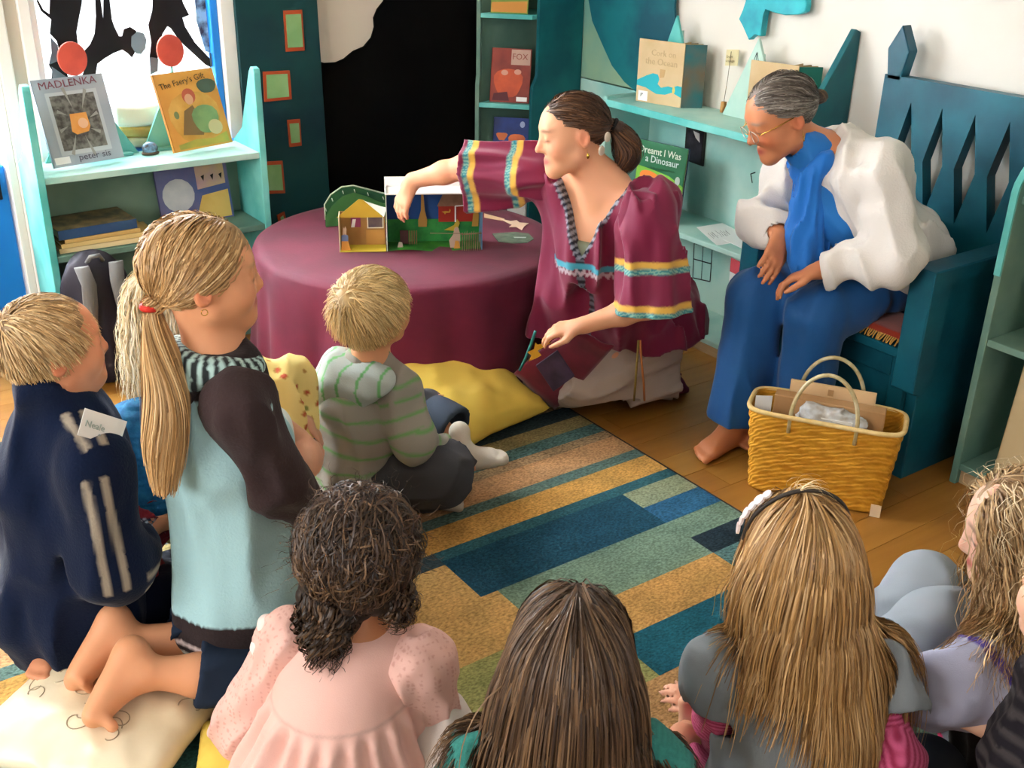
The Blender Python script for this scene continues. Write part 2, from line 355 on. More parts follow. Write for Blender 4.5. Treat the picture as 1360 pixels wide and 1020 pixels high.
# ------------------------------------------------------------------ rug
def rug():
    x0, x1, y0, y1 = -0.55, 2.172, 0.35, 2.98
    t = thing('striped_rug', 'wool rug with teal, tan and olive stripes and blocks under the children', 'rug', ((x0 + x1) / 2, (y0 + y1) / 2, 0))
    C = dict(dk='#33434a', tl='#2f5a63', tl2='#3f6e70', ol='#8d8058', sp='#50706f', tsp='#9b8263', pk='#b98f66', ga='#57706a', gd='#c0924f', bl='#1d4457', blu='#2a5878', gg='#6c8473', gl='#8a9377', ks='#24333c', tn='#b58f58', tn2='#b3884f', tl3='#1d5564', br='#a98257', og='#8b8a56', dt='#3a5a62')
    rows = [(2.98, 2.80, 'dt'), (2.80, 2.68, 'tsp'), (2.68, 2.60, 'dk'), (2.60, 2.525, 'ol'), (2.525, 2.462, 'sp'), (2.462, 2.416, 'tsp'), (2.416, 2.306, 'pk'), (2.306, 2.258, 'ga'), (2.258, 2.152, 'gd')]
    R = []
    for a, b, c in rows: R.append((x0, x1, b, a, c))
    R += [(1.30, x1, 2.108, 2.152, 'tl'), (1.30, 1.947, 1.915, 2.108, 'bl'), (1.947, x1, 2.013, 2.108, 'gl'), (1.947, x1, 1.915, 2.013, 'blu'),
          (x0, 1.30, 2.09, 2.152, 'dk'), (0.55, 1.30, 1.915, 2.09, 'tn'), (0.55, 1.352, 1.71, 1.915, 'tn'), (x0, 0.55, 1.71, 2.09, 'tl2'),
          (1.352, 1.952, 1.727, 1.915, 'gg'), (1.952, x1, 1.818, 1.915, 'gg'), (1.952, x1, 1.727, 1.818, 'ks'),
          (1.352, 1.952, 1.58, 1.727, 'tn2'), (1.952, x1, 1.58, 1.727, 'sp'), (1.352, 1.478, 1.427, 1.58, 'og'), (1.478, x1, 1.427, 1.58, 'tl3'),
          (x0, 1.352, 1.427, 1.71, 'og'), (x0, x1, 1.20, 1.427, 'br'), (x0, x1, 1.02, 1.20, 'tl2'), (x0, 1.2, 0.35, 1.02, 'tn'), (1.2, x1, 0.6, 1.02, 'gg'), (1.2, x1, 0.35, 0.6, 'bl')]
    for (a, b, c, d, k) in R:
        nm = 'rug_wool_' + k; new = nm not in MATS
        m = mat(nm, C[k], 0.95, None, bump=0.0)
        if new:
            nt = m.node_tree; b_ = nt.nodes['Principled BSDF']; tc = nt.nodes.new('ShaderNodeTexCoord')
            mp = nt.nodes.new('ShaderNodeMapping'); mp.inputs['Scale'].default_value = (1, 1.6, 1)
            n1 = nt.nodes.new('ShaderNodeTexNoise'); n1.inputs['Scale'].default_value = 90 if k in ('sp', 'tsp', 'ga', 'tn', 'dk') else 115; n1.inputs['Detail'].default_value = 4
            n3 = nt.nodes.new('ShaderNodeTexNoise'); n3.inputs['Scale'].default_value = 9
            r = nt.nodes.new('ShaderNodeValToRGB'); c1 = np.array(srgb(C[k])[:3]); hi = 0.6 if k in ('sp', 'tsp', 'ga') else 0.42
            r.color_ramp.elements[0].position = 0.3; r.color_ramp.elements[1].position = 0.7
            r.color_ramp.elements[0].color = tuple(c1 * (1 - hi)) + (1,); r.color_ramp.elements[1].color = tuple(c1 * (1 + hi)) + (1,)
            mx = nt.nodes.new('ShaderNodeMixRGB'); mx.blend_type = 'MULTIPLY'; mx.inputs[0].default_value = 0.5
            nt.links.new(tc.outputs['Object'], mp.inputs[0]); nt.links.new(mp.outputs[0], n1.inputs['Vector']); nt.links.new(tc.outputs['Object'], n3.inputs['Vector'])
            rr = nt.nodes.new('ShaderNodeValToRGB'); rr.color_ramp.elements[0].color = (0.55, 0.6, 0.6, 1); rr.color_ramp.elements[0].position = 0.3; rr.color_ramp.elements[1].color = (1.2, 1.15, 1.1, 1); rr.color_ramp.elements[1].position = 0.7
            nt.links.new(n3.outputs['Fac'], rr.inputs[0]); nt.links.new(n1.outputs['Fac'], r.inputs[0]); nt.links.new(r.outputs[0], mx.inputs[1]); nt.links.new(rr.outputs[0], mx.inputs[2])
            nt.links.new(mx.outputs[0], b_.inputs['Base Color'])
            bp = nt.nodes.new('ShaderNodeBump'); bp.inputs['Strength'].default_value = 0.6; bp.inputs['Distance'].default_value = 0.006
            nt.links.new(n1.outputs['Fac'], bp.inputs['Height']); nt.links.new(bp.outputs[0], b_.inputs['Normal']); b_.inputs['Specular IOR Level'].default_value = 0.1
        box('rug_block', (a, c, 0.001), (b, d, 0.011 + 0.0006 * (len(k) % 2)), m, t)
    m_bind = mat('dark_rug_binding', '#2b2622', 0.9)
    box('binding', (x1, y0, 0.001), (x1 + 0.008, y1, 0.010), m_bind, t)
    box('binding', (x0, y1, 0.001), (x1, y1 + 0.008, 0.010), m_bind, t)
rug()
# ------------------------------------------------------------------ bookcase under the window
bc = thing('low_bookcase', 'aqua washed low bookcase with slanted side panels standing under the window', 'bookcase', (1.22, 4.02, 0))
for x in (0.80, 1.61):
    pts = [(x, 3.90, 0), (x, 3.90, 1.03), (x, 3.905, 1.045), (x, 3.93, 1.05), (x, 3.95, 1.03), (x, 4.06, 0.80), (x, 4.16, 0.74), (x, 4.16, 0)]
    prism('side_panel', pts, (0.026, 0, 0), m_aqua, bc, 0.002)
for z in (0.712, 0.43, 0.05): box('shelf', (0.826, 3.905, z), (1.61, 4.145, z + 0.024), m_aqlight if z > 0.7 else m_aqgrey, bc, 0.002)
box('back_panel', (0.826, 4.145, 0.0), (1.61, 4.16, 0.712), m_aqgrey, bc)
box('plinth', (0.826, 3.93, 0.0), (1.61, 3.95, 0.05), m_aqgrey, bc)
# ------------------------------------------------------------------ castle tower cut-out and black hill panel
tw = thing('castle_tower_panel', 'dark green painted tower board with orange-framed green windows beside the black panel', 'wall decoration', (1.84, 4.17, 0))
m_tower = mat('dark_green_tower_paint', '#0c3f3f', 0.7, '#0a3038', 4, bump=0.1, bscale=50)
m_or = mat('orange_window_frame_paint', '#a8451f', 0.7); m_gr = mat('pale_green_window_paint', '#8fb57c', 0.7, '#7fa86c', 10)
prism('board', [(1.668, 4.17, 0), (1.668, 4.17, 2.1), (2.0, 4.17, 2.1), (2.03, 4.17, 0)], (0, 0.03, 0), m_tower, tw, 0.002)
wz = lambda a, b: atY(300 + a / 4.25, b / 4.25, 4.165)
for q in ([(325, 60), (430, 55), (445, 285), (340, 292)], [(210, 405), (360, 398), (372, 560), (218, 575)], [(347, 678), (418, 672), (428, 822), (360, 830)], [(205, 915), (320, 908), (335, 1090), (222, 1095)], [(290, 1215), (330, 1195), (345, 1260), (300, 1265)]):
    P = [wz(*p) for p in q]; c = sum(P) / 4
    f = prism('window_frame', [(p[0], 4.164, p[2]) for p in P], (0, 0.006, 0), m_or, tw)
    g = [c + (p - c) * np.array([1, 1, 1]) - norm(p - c) * 0.017 for p in P]
    prism('window_fill', [(p[0], 4.161, p[2]) for p in g], (0, 0.006, 0), m_gr, f)
hp = thing('black_hill_panel', 'tall black felt panel with wavy upper edge beside the tower board', 'wall decoration', (2.3, 4.2, 0))
hill = [atY(x, y, 4.207) for x, y in ((419, 80), (432, 84), (447, 83), (458, 78), (470, 68), (484, 62), (494, 50), (498, 36), (497, 24), (502, 12), (510, 2), (516, -10))]
pts = [(1.97, 4.207, 0.0)] + [(1.97, 4.207, hill[0][2])] + [(p[0], 4.207, p[2]) for p in hill] + [(hill[-1][0] + 0.02, 4.207, 1.5), (hill[-1][0] + 0.1, 4.207, 2.3), (2.90, 4.207, 2.3), (2.90, 4.207, 0.0)]
prism('felt_panel', pts, (0, 0.012, 0), mat('black_felt', '#060607', 1.0, '#0b0a09', 3, spec=0.05), hp)
# ------------------------------------------------------------------ corner bookcase
cb = thing('corner_bookcase', 'tall teal corner bookcase with stepped side panels behind the kneeling woman', 'bookcase', (3.0, 4.05, 0))
prism('side_panel', [(2.925, 3.945, 0), (2.925, 3.945, 0.86), (2.94, 3.945, 0.885), (2.955, 3.945, 0.91), (2.955, 3.945, 2.0), (3.2, 3.945, 2.0), (3.2, 3.945, 0)], (0, 0.02, 0), m_teal, cb, 0.002)
ufr = norm((2.76 - 2.925, 4.115 - 3.945, 0)); nfr = np.array([-ufr[1], ufr[0], 0.0]);
if nfr[0] > 0: nfr = -nfr
A = np.array([2.925, 3.965, 0]); W_ = 0.23
far = A + ufr * W_
prism('side_panel', [far, far + [0, 0, 0.86], far - nfr * 0.02 + [0, 0, 0.90], far - nfr * 0.02 + [0, 0, 2.0], far - nfr * 0.055 + [0, 0, 2.0], far - nfr * 0.055], ufr * 0.018, m_aqgrey, cb, 0.0015)
for z in (0.05, 0.40, 0.762, 1.145, 1.5):
    off = 0.0 if z < 0.85 else 0.022
    a = A - nfr * off; b = far - nfr * off
    prism('shelf', [a + [0, 0, z], b + [0, 0, z], (b[0] + 0.1, 4.17, z), (3.19, 4.17, z), (3.19, 3.967, z)], (0, 0, 0.02), m_aqua if z > 0.7 else m_aqgrey, cb, 0.001)
box('back_panel', (2.80, 4.172, 0), (3.19, 4.185, 2.0), m_aqgrey, cb)
box('back_panel', (3.19, 3.966, 0), (3.2, 4.172, 2.0), m_aqgrey, cb)
# ------------------------------------------------------------------ long wall shelf unit
ws = thing('wall_shelf_unit', 'pale aqua open shelf unit with pointed end panel along the white wall', 'shelf unit', (3.08, 3.1, 0))
box('back_panel', (3.195, 2.46, 0), (3.215, 3.94, 0.885), m_aqlight, ws)
box('shelf', (2.95, 2.49, 0.865), (3.195, 3.46, 0.888), m_aqlight, ws, 0.003)
box('shelf_edge', (2.944, 2.49, 0.860), (2.952, 3.46, 0.888), m_aqua, ws, 0.002)
box('shelf', (2.95, 2.49, 0.425), (3.195, 3.94, 0.447), m_aqlight, ws, 0.003)
box('shelf', (2.95, 2.49, 0.04), (3.195, 3.94, 0.062), m_aqlight, ws, 0.003)
box('plinth', (2.955, 2.49, 0.0), (2.975, 3.94, 0.04), mat('bare_plywood', '#b39a76', 0.7, '#a58a64', 12, stretch=(1, 1, 6)), ws)
prism('end_panel', [(2.95, 2.46, 0), (2.95, 2.46, 0.9), (3.19, 2.46, 1.26), (3.215, 2.46, 1.25), (3.215, 2.46, 0)], (0, 0.025, 0), m_teal, ws, 0.002)
box('end_panel', (2.95, 3.46, 0.447), (3.195, 3.48, 0.90), m_aqlight, ws, 0.002)
# painted backing boards above the shelf
mb = thing('moon_backing_board', 'painted backing board with dark teal night shape and pale crescent edge above shelf', 'wall decoration', (3.2, 3.6, 0.9))
cur = [atX(x, y, 3.19) for x, y in ((779, -60), (782, 0), (787, 28), (799, 56), (813, 87), (829, 108), (845, 122), (862, 132))]
prism('pale_crescent', [(3.2, 3.945, 0.89), (3.2, 3.945, 1.7)] + [(3.2, p[1] - 0.02, p[2]) for p in cur] + [(3.2, cur[-1][1] - 0.1, 0.89)], (0.012, 0, 0), mat('yellow_green_wash', '#8fae8e', 0.6, '#6a9d91', 3), mb)
prism('night_shape', [(3.188, p[1], p[2]) for p in cur] + [(3.188, 3.30, 0.90), (3.188, 3.36, 1.25), (3.188, 3.365, 1.5)], (0.012, 0, 0), mat('night_teal_paint', '#0e4c5c', 0.6, '#0b6c74', 4), mb)
wd = thing('whale_tail_cutout', 'turquoise tail-shaped wooden cutout hung on the white wall above the shelf', 'wall decoration', (3.2, 2.9, 1.3))
T = [(225, -60), (300, -75), (400, -60), (470, -30), (474, 20), (468, 48), (440, 60), (385, 62), (335, 50), (305, 32), (294, 60), (290, 110), (286, 150), (262, 136), (236, 165), (216, 105), (195, 78), (214, 40), (228, 5)]
prism('tail_shape', [(3.17, *atX(920 + a / 3.09, b / 3.09, 3.18)[1:]) for a, b in T], (0.03, 0, 0), mat('turquoise_mottled_paint', '#2fb5bd', 0.5, '#1b8f9e', 9), wd, 0.003)
# ------------------------------------------------------------------ bench
th = thing('throne_bench', 'dark teal wooden bench with tall diamond-pierced back and thick arms', 'bench', (2.9, 2.06, 0))
def arm(y0, y1):
    bm = bmesh.new()
    pr = [(2.70, 0.43 - 0.11), (2.70, 0.705), (3.12, 0.705), (3.12, 0.66), (2.79, 0.66), (2.79, 0.36), (2.745, 0.32 - 0.02)]
    prism('armrest', [(x, y0, z) for x, z in pr], (0, y1 - y0, 0), m_throne, th, 0.004)
    box('side_panel', (2.76, y0 + 0.02, 0), (3.12, y1 - 0.02, 0.66), m_throne, th, 0.003)
arm(1.685, 1.765); arm(2.345, 2.425)
box('seat_board', (2.715, 1.745, 0.405), (3.12, 2.365, 0.435), m_throne, th, 0.004)
box('front_panel', (2.755, 1.745, 0.0), (2.775, 2.365, 0.405), m_throne, th, 0.002)
for ya, yb, za, zb in ((1.745, 1.80, 0.0, 0.40), (2.31, 2.365, 0.0, 0.40), (1.80, 2.31, 0.33, 0.40), (1.80, 2.31, 0.0, 0.06)): box('panel_rail', (2.742, ya, za), (2.757, yb, zb), m_throne, th, 0.002)
def throne_back():
    X0, t = 3.12, 0.045; y0, y1, zt = 1.62, 2.268, 1.145
    dy = 0.1165; cs = [2.152 - dy * i for i in range(5)]
    bm = bmesh.new()
    def strip(pts):
        a = [bm.verts.new((X0, y, z)) for y, z in pts]; b = [bm.verts.new((X0 + t, y, z)) for y, z in pts]; k = len(a)
        bm.faces.new(a); bm.faces.new(b[::-1])
        for i in range(k): bm.faces.new((a[i], b[i], b[(i + 1) % k], a[(i + 1) % k]))
    ztop, zmid, zbot, hw = 1.072, 0.895, 0.725, 0.037
    strip([(y1, 0.1), (y1, zt), (cs[0], zt), (cs[0], ztop), (cs[0] + hw, zmid), (cs[0], zbot), (cs[0], 0.1)])
    for i in range(4): strip([(cs[i], 0.1), (cs[i], zbot), (cs[i] - hw, zmid), (cs[i], ztop), (cs[i], zt), (cs[i + 1], zt), (cs[i + 1], ztop), (cs[i + 1] + hw, zmid), (cs[i + 1], zbot), (cs[i + 1], 0.1)])
    strip([(cs[4], 0.1), (cs[4], zbot), (cs[4] - hw, zmid), (cs[4], ztop), (cs[4], zt), (y0, zt), (y0, 0.1)])
    return from_bm('back_board', bm, m_throne, th)
throne_back()
for yc in (2.232, 1.664): prism('finial', [(3.12, yc + a, z) for a, z in ((-0.024, 1.13), (-0.042, 1.225), (0, 1.303), (0.042, 1.225), (0.026, 1.13))], (0.045, 0, 0), m_throne, th, 0.003)
def seat_cushion():
    c = np.array([2.915, 2.02, 0.462]); P = [ell(c, (0.20, 0.27, 0.035), k=0.01)]
    def po(Q, d):
        q = np.abs(Q - c); return np.maximum.reduce([q[:, 0] - 0.17, q[:, 1] - 0.245, q[:, 2] - 0.022 * np.cos(np.clip(q[:, 0] / 0.2, 0, 1) * 1.2) * np.cos(np.clip(q[:, 1] / 0.28, 0, 1) * 1.2)]) - 0.004
    t = thing('seat_cushion', 'flat rust red seat pad with gold fringe on the teal bench', 'cushion', (2.915, 2.02, 0.436))
    sdf('pad', P, mat('rust_velvet', '#a8331a', 0.9, '#8c2712', 12, sheen=0.4), t, 0.005, po)
    bm = bmesh.new(); r = random.Random(2)
    for i in range(60):
        y = 1.785 + 0.47 * i / 59; x = 2.742
        tube('', [(x, y, 0.455), (x - 0.012, y + r.uniform(-.004, .004), 0.445), (x - 0.02, y + r.uniform(-.006, .006), 0.437)], [0.003, 0.0028, 0.002], sides=4, bm=bm)
    o = from_bm('fringe', bm, mat('gold_fringe', '#c9974a', 0.8), t); o['kind'] = 'stuff'
seat_cushion()
# ------------------------------------------------------------------ bookcase at the right
rb = thing('end_bookcase', 'grey green bookcase with stepped bright aqua edge beside the teal bench', 'bookcase', (3.03, 1.2, 0))
def rside(y):
    prism('side_panel', [(2.88, y, 0), (2.88, y, 0.93), (2.885, y, 0.955), (2.905, y, 0.985), (2.94, y, 1.02), (2.955, y, 1.06), (2.955, y, 1.9), (3.2, y, 1.9), (3.2, y, 0)], (0, 0.022, 0), m_aqgrey, rb, 0.002)
    prism('edge_strip', [(2.874, y + 0.001, 0.69), (2.874, y + 0.001, 0.935), (2.88, y + 0.001, 0.96), (2.90, y + 0.001, 0.99), (2.935, y + 0.001, 1.025), (2.95, y + 0.001, 1.065), (2.95, y + 0.001, 1.9), (2.957, y + 0.001, 1.9), (2.957, y + 0.001, 1.06), (2.942, y + 0.001, 1.018), (2.907, y + 0.001, 0.983), (2.882, y + 0.001, 0.93), (2.882, y + 0.001, 0.69)], (0, 0.020, 0), m_aqua, rb)
rside(1.592); rside(0.60)
for z, x in ((0.05, 2.885), (0.47, 2.885), (0.90, 2.90), (1.35, 2.96)): box('shelf', (x, 0.622, z), (3.19, 1.592, z + 0.022), m_aqgrey if z < 1 else m_aqlight, rb, 0.002)
box('back_panel', (3.19, 0.622, 0), (3.2, 1.592, 1.9), m_aqgrey, rb)
box('plinth', (2.90, 0.622, 0), (2.92, 1.592, 0.05), MATS['bare_plywood'], rb)
# ================================================================== books and small things
m_page = mat('page_paper', '#e6dcc4', 0.9, '#d8ccb0', 60, stretch=(1, 1, 40)); m_white = mat('white_paper', '#f2f1ee', 0.8)
m_ink = mat('black_ink', '#141316', 0.6); m_kraft = mat('kraft_card', '#cdb48c', 0.85, '#c2a77d', 8)
def book(name, label, o, u, v, w, h, t, cover, group=None, spine=None, back=None):
    """closed book: o lower-left corner of the front cover, u along its width, v up its height"""
    o = np.array(o, float); u = norm(u); v = norm(np.array(v, float) - u * (np.array(v, float) @ u)); n = np.cross(u, v)
    b = thing(name, label, 'book', o - n * t / 2 + u * w / 2, group)
    fc = frame_box('front_cover', o - n * 0.0025, u, v, n, w, h, 0.0025, cover, b)
    frame_box('back_cover', o - n * t, u, v, n, w, h, 0.0025, back or cover, b)
    frame_box('spine', o - n * t, u, v, n, 0.003, h, t, spine or cover, b)
    frame_box('page_block', o - n * (t - 0.003) + u * 0.004 + v * 0.003, u, v, n, w - 0.008, h - 0.006, t - 0.006, m_page, b)
    return b, fc, (o, u, v, n, w, h)
def art(fc, fr, poly, m, lift=1, name='cover_print'):
    o, u, v, n, w, h = fr
    return prism(name, [o + u * w * a + v * h * b + n * 0.0003 * lift for a, b in poly], n * 0.0004, m, fc)
def blob(cx, cy, rx, ry, k=16, ph=0.0, wob=0.0, a0=0, a1=2 * math.pi):
    return [(cx + rx * math.cos(a) * (1 + wob * math.sin(3 * a + ph)), cy + ry * math.sin(a) * (1 + wob * math.cos(2 * a + ph))) for a in np.linspace(a0, a1, k, endpoint=a1 < 6.28)]
def words(fc, fr, s, x, y, size, m, bold=0.0, sl=0.0, squash=1.0, ang=0.0):
    o, u, v, n, w, h = fr; c, s_ = math.cos(ang), math.sin(ang)
    return text('title_lettering', s, o + u * w * x + v * h * y + n * 0.0016, u * c + v * s_, v * c - u * s_, size, m, fc, 0.0003, sl, bold, squash)
def fl_(h): return mat('print_' + h.lstrip('#'), h, 0.6)
def lean(u, ang):
    """direction up a board leaning back by ang, seen along -n"""
    u = norm(u); back = norm(np.cross(UPV, u)); return UPV * math.cos(ang) + back * math.sin(ang)
# --- easel stands on the low bookcase with red discs
m_easel = mat('easel_aqua_paint', '#6fb3a6', 0.6, '#5aa39b', 8)
for i, (apx, apy, lx, ly, rx, ry, dx, dy, lab) in enumerate(((103, 100, 56, 190, 183, 187, 96, 78, 'aqua triangular book easel topped with red disc behind grey picture book'), (229, 92, 190, 192, 262, 165, 226, 67, 'aqua triangular book easel topped with red disc behind orange picture book'))):
    yb = 4.118 + 0.012 * i
    a, l, r = atY(apx, apy, yb), atY(lx, ly, yb), atY(rx, ry, yb); l[2] = r[2] = 0.737
    e = thing('book_easel', lab, 'easel', ((l + r) / 2))
    prism('easel_board', [l, r, a], (0, 0.012, 0), m_easel, e, 0.001)
    prism('easel_strut', [l * 0.55 + r * 0.45 + [0, 0.012, 0], l * 0.45 + r * 0.55 + [0, 0.012, 0], a * 0.8 + (l + r) * 0.1 + [0, 0.012, 0]], (0, 0.04, 0), m_easel, e)
    box('easel_ledge', (min(l[0], r[0]) + 0.03, yb - 0.03, 0.737), (max(l[0], r[0]) - 0.03, yb, 0.747), m_easel, e, 0.001)
    dc = atY(dx, dy, yb); disc('disc', dc - [0, 0.005, 0], (0, 1, 0), 0.058, 0.012, mat('coral_red_paint', '#c9503f', 0.6, '#b8473a', 14), e, sx=0.86)
    tube('dowel', [a - [0, -0.006, 0.02], np.array([a[0] * 0.7 + dc[0] * 0.3, yb + 0.006, a[2] + 0.02])], 0.004, m_easel, e)
# grey picture book
BL, BR = np.array([0.878, 3.965, 0.752]), np.array([1.135, 4.015, 0.752]); u = norm(BR - BL)
b, fc, fr = book('picture_book', 'grey picture book lettered MADLENKA leaning on an easel by the window', BL, u, lean(u, 0.30), np.linalg.norm(BR - BL), 0.30, 0.012, mat('grey_lilac_cover', '#aab0b8', 0.5, '#9fa8b2', 9), spine=fl_('#8c97a3'))
art(fc, fr, [(0.14, 0.12), (0.86, 0.12), (0.86, 0.84), (0.14, 0.84)], fl_('#bcc3c6')); art(fc, fr, [(0.19, 0.17), (0.81, 0.17), (0.81, 0.80), (0.19, 0.80)], mat('dark_grey_print', '#4a4743', 0.6, '#7d7b75', 55, detail=2), 2)
for k in range(8):
    a = k * math.pi / 4 + 0.2; art(fc, fr, [(0.5 + 0.16 * math.cos(a), 0.48 + 0.16 * math.sin(a)), (0.5 + 0.40 * math.cos(a), 0.48 + 0.42 * math.sin(a)), (0.5 + 0.40 * math.cos(a + 0.12), 0.48 + 0.42 * math.sin(a + 0.12))] if abs(math.cos(a)) < 0.72 else [(0.5 + 0.16 * math.cos(a), 0.48 + 0.16 * math.sin(a)), (0.5 + 0.30 * math.cos(a), 0.48 + 0.3 * math.sin(a)), (0.5 + 0.30 * math.cos(a + 0.15), 0.48 + 0.3 * math.sin(a + 0.15))], fl_('#9a9a93'), 3)
art(fc, fr, [(0.37, 0.38), (0.43, 0.34), (0.6, 0.36), (0.64, 0.42), (0.63, 0.58), (0.4, 0.58)], mat('orange_glow_print', '#d98a3a', 0.6, '#e2a45c', 14), 4); art(fc, fr, blob(0.55, 0.46, 0.07, 0.06), fl_('#e3b593'), 5)
words(fc, fr, 'MADLENKA', 0.08, 0.885, 0.036, fl_('#7d4550'), squash=1.12, ang=0.02); words(fc, fr, 'peter sis', 0.36, 0.045, 0.032, fl_('#56525e'), squash=1.1); art(fc, fr, [(0.03, 0.03), (0.24, 0.03), (0.24, 0.11), (0.03, 0.11)], m_white, 3, 'price_sticker')
# orange picture book
BL, BR = np.array([1.312, 3.985, 0.752]), np.array([1.575, 4.055, 0.752]); u = norm(BR - BL)
b, fc, fr = book('picture_book', "orange picture book lettered The Faery's Gift leaning on an easel", BL, u, lean(u, 0.33), 0.262, 0.285, 0.012, mat('orange_cover', '#d79a44', 0.45, '#c98438', 5), spine=fl_('#b5762f'))
art(fc, fr, blob(0.5, 0.40, 0.42, 0.36, wob=0.06), mat('amber_print', '#d9a655', 0.5, '#b9822f', 8)); art(fc, fr, [(0.1, 0.02), (0.95, 0.02), (0.95, 0.16), (0.7, 0.1), (0.4, 0.12), (0.1, 0.08)], mat('olive_print', '#8f9a4a', 0.5, '#b9a445', 9), 2)
art(fc, fr, blob(0.48, 0.68, 0.11, 0.1), fl_('#b5573f'), 3); art(fc, fr, blob(0.47, 0.64, 0.07, 0.07), fl_('#d09a7a'), 4); art(fc, fr, blob(0.82, 0.78, 0.16, 0.1, wob=0.08), fl_('#4c5c4c'), 3); art(fc, fr, [(0.22, 0.2), (0.34, 0.5), (0.5, 0.56), (0.62, 0.3), (0.55, 0.16)], fl_('#7c5f3a'), 3)
art(fc, fr, blob(0.66, 0.36, 0.22, 0.2, wob=0.07), mat('sage_print', '#7f9a63', 0.5, '#5e7d52', 12), 4); art(fc, fr, blob(0.78, 0.24, 0.12, 0.1), fl_('#c9b98a'), 5); art(fc, fr, blob(0.2, 0.46, 0.04, 0.05), fl_('#6f7a52'), 3)
words(fc, fr, 'The Faery’s Gift', 0.06, 0.80, 0.030, fl_('#3f3a26'), squash=1.05, ang=0.12)
# snow globe
g = thing('snow_globe', 'small round glass paperweight with blue scene between the two easels', 'ornament', atZ(200, 205, 0.737)); gc = atZ(200, 205, 0.737)
sdf('base', [ell(gc + [0, 0, 0.006], (0.034, 0.022, 0.008), k=0.003)], fl_('#5b4b3c'), g, 0.003)
sdf('dome', [ell(gc + [0, 0, 0.022], (0.03, 0.02, 0.026), k=0.003)], mat('blue_glass_scene', '#6f93b5', 0.12, '#3d3a39', 55, spec=0.6), g, 0.003)
# stack of large books on the middle shelf
for i, (x0, x1, dz, t_, lab, c, sp) in enumerate(((0.845, 1.20, 0.0, 0.018, 'flat tan book at the bottom of the stack on the low bookcase', '#d8bb78', '#e3cf9d'), (0.85, 1.17, 0.0195, 0.016, 'flat straw yellow book second from the bottom of the stack', '#caa860', '#dcc07e'), (0.86, 1.13, 0.037, 0.014, 'thin ochre book below the marbled album in the stack', '#b98f4c', '#c9a765'), (0.838, 1.12, 0.0525, 0.034, 'thick album with marbled cover and dark blue spine topping the stack', '#8b7650', '#2c4a70'))):
    z = 0.456 + dz; q = thing('flat_book', lab, 'book', ((x0 + x1) / 2, 4.03, z)); rz = 0.03 * (i % 3 - 1) + (0.08 if i == 3 else 0.0); cm = mat('stack_cover_%s' % ('tan', 'straw', 'ochre', 'marbled')[i], c, 0.6, '#4c4a3a' if i == 3 else None, 18)
    for nm, lo, hi, mm in (('front_cover', (x0, 3.925, z + t_ - 0.003), (x1, 4.12, z + t_), cm), ('back_cover', (x0, 3.925, z), (x1, 4.12, z + 0.003), cm), ('page_block', (x0 + 0.004, 3.932, z + 0.003), (x1 - 0.004, 4.116, z + t_ - 0.003), m_page), ('spine', (x0, 3.922, z), (x1, 3.927, z + t_), fl_(sp))): box(nm, lo, hi, mm, q, 0.0008)
    q.rotation_euler.z = rz
# book standing in the bookcase, blue with a moon
BL = np.array([1.26, 4.06, 0.455]); u = norm((1, 0.02, 0))
b, fc, fr = book('picture_book', 'blue picture book with pale round moon standing inside the low bookcase', BL, u, lean(u, 0.2), 0.29, 0.245, 0.01, mat('dusky_blue_cover', '#4a5f93', 0.5, '#6f6a8f', 7))
art(fc, fr, blob(0.28, 0.45, 0.22, 0.26), mat('moon_print', '#c5c9cd', 0.5, '#a9b2bd', 10)); art(fc, fr, [(0.55, 0.5), (0.95, 0.55), (0.95, 0.97), (0.55, 0.95)], mat('lilac_print', '#b39aa0', 0.5, '#c9b27a', 9), 2); art(fc, fr, [(0.02, 0.02), (0.97, 0.02), (0.97, 0.45), (0.6, 0.4), (0.5, 0.12), (0.02, 0.14)], mat('sand_print', '#c9a24a', 0.5, '#d8b968', 9), 2)
for a in (0.62, 0.75, 0.87): art(fc, fr, [(a, 0.7), (a + 0.03, 0.62), (a + 0.05, 0.72)], m_ink, 4)
# slim books on the bottom shelf
for i, (x, c) in enumerate(((1.28, '#6b7f91'), (1.33, '#b9a45f'), (1.37, '#4f7b84'), (1.42, '#8c5a4a'), (1.455, '#7c8d5c'))):
    book('slim_book', '%s slim upright book on the bottom shelf of the low bookcase' % ('slate blue', 'mustard', 'teal', 'russet', 'moss green')[i], (x, 4.125 - 0.19, 0.075), (0, 1, 0), UPV, 0.18, 0.235 - 0.012 * (i % 3), 0.022, fl_(c))
# --- pale stacked things on the window sill
for i, (x0, x1, z0, z1, c, nm, lab) in enumerate(((1.16, 1.52, 0.735, 0.775, '#c9c2a0', 'folded_cloth', 'folded beige cloth at the bottom of the pile on the window sill'), (1.18, 1.50, 0.776, 0.82, '#b7a05c', 'folded_cloth', 'folded olive yellow cloth in the pile on the window sill'), (1.17, 1.51, 0.821, 0.90, '#e3dfcf', 'folded_cloth', 'folded white crocheted cloth on top of the window sill pile'))):
    c0 = np.array([(x0 + x1) / 2, WL - 0.0, (z0 + z1) / 2]); hw = np.array([(x1 - x0) / 2, 0.04, (z1 - z0) / 2])
    def po(Q, d, c0=c0, hw=hw, i=i):
        q = np.abs(Q - c0 - np.stack([0 * Q[:, 0], 0 * Q[:, 0], 0.006 * np.sin(Q[:, 0] * 22 + i)], -1)) - hw + 0.012
        return np.sqrt((np.maximum(q, 0) ** 2).sum(1)) + np.minimum(q.max(1), 0) - 0.012
    recentre(tag(sdf(nm, [ell(c0, hw * 1.2, k=0.01)], mat('cloth_' + c[1:], c, 0.9, bump=0.2, bscale=90), None, 0.006, po, pad=0.03), lab, 'cloth', None))
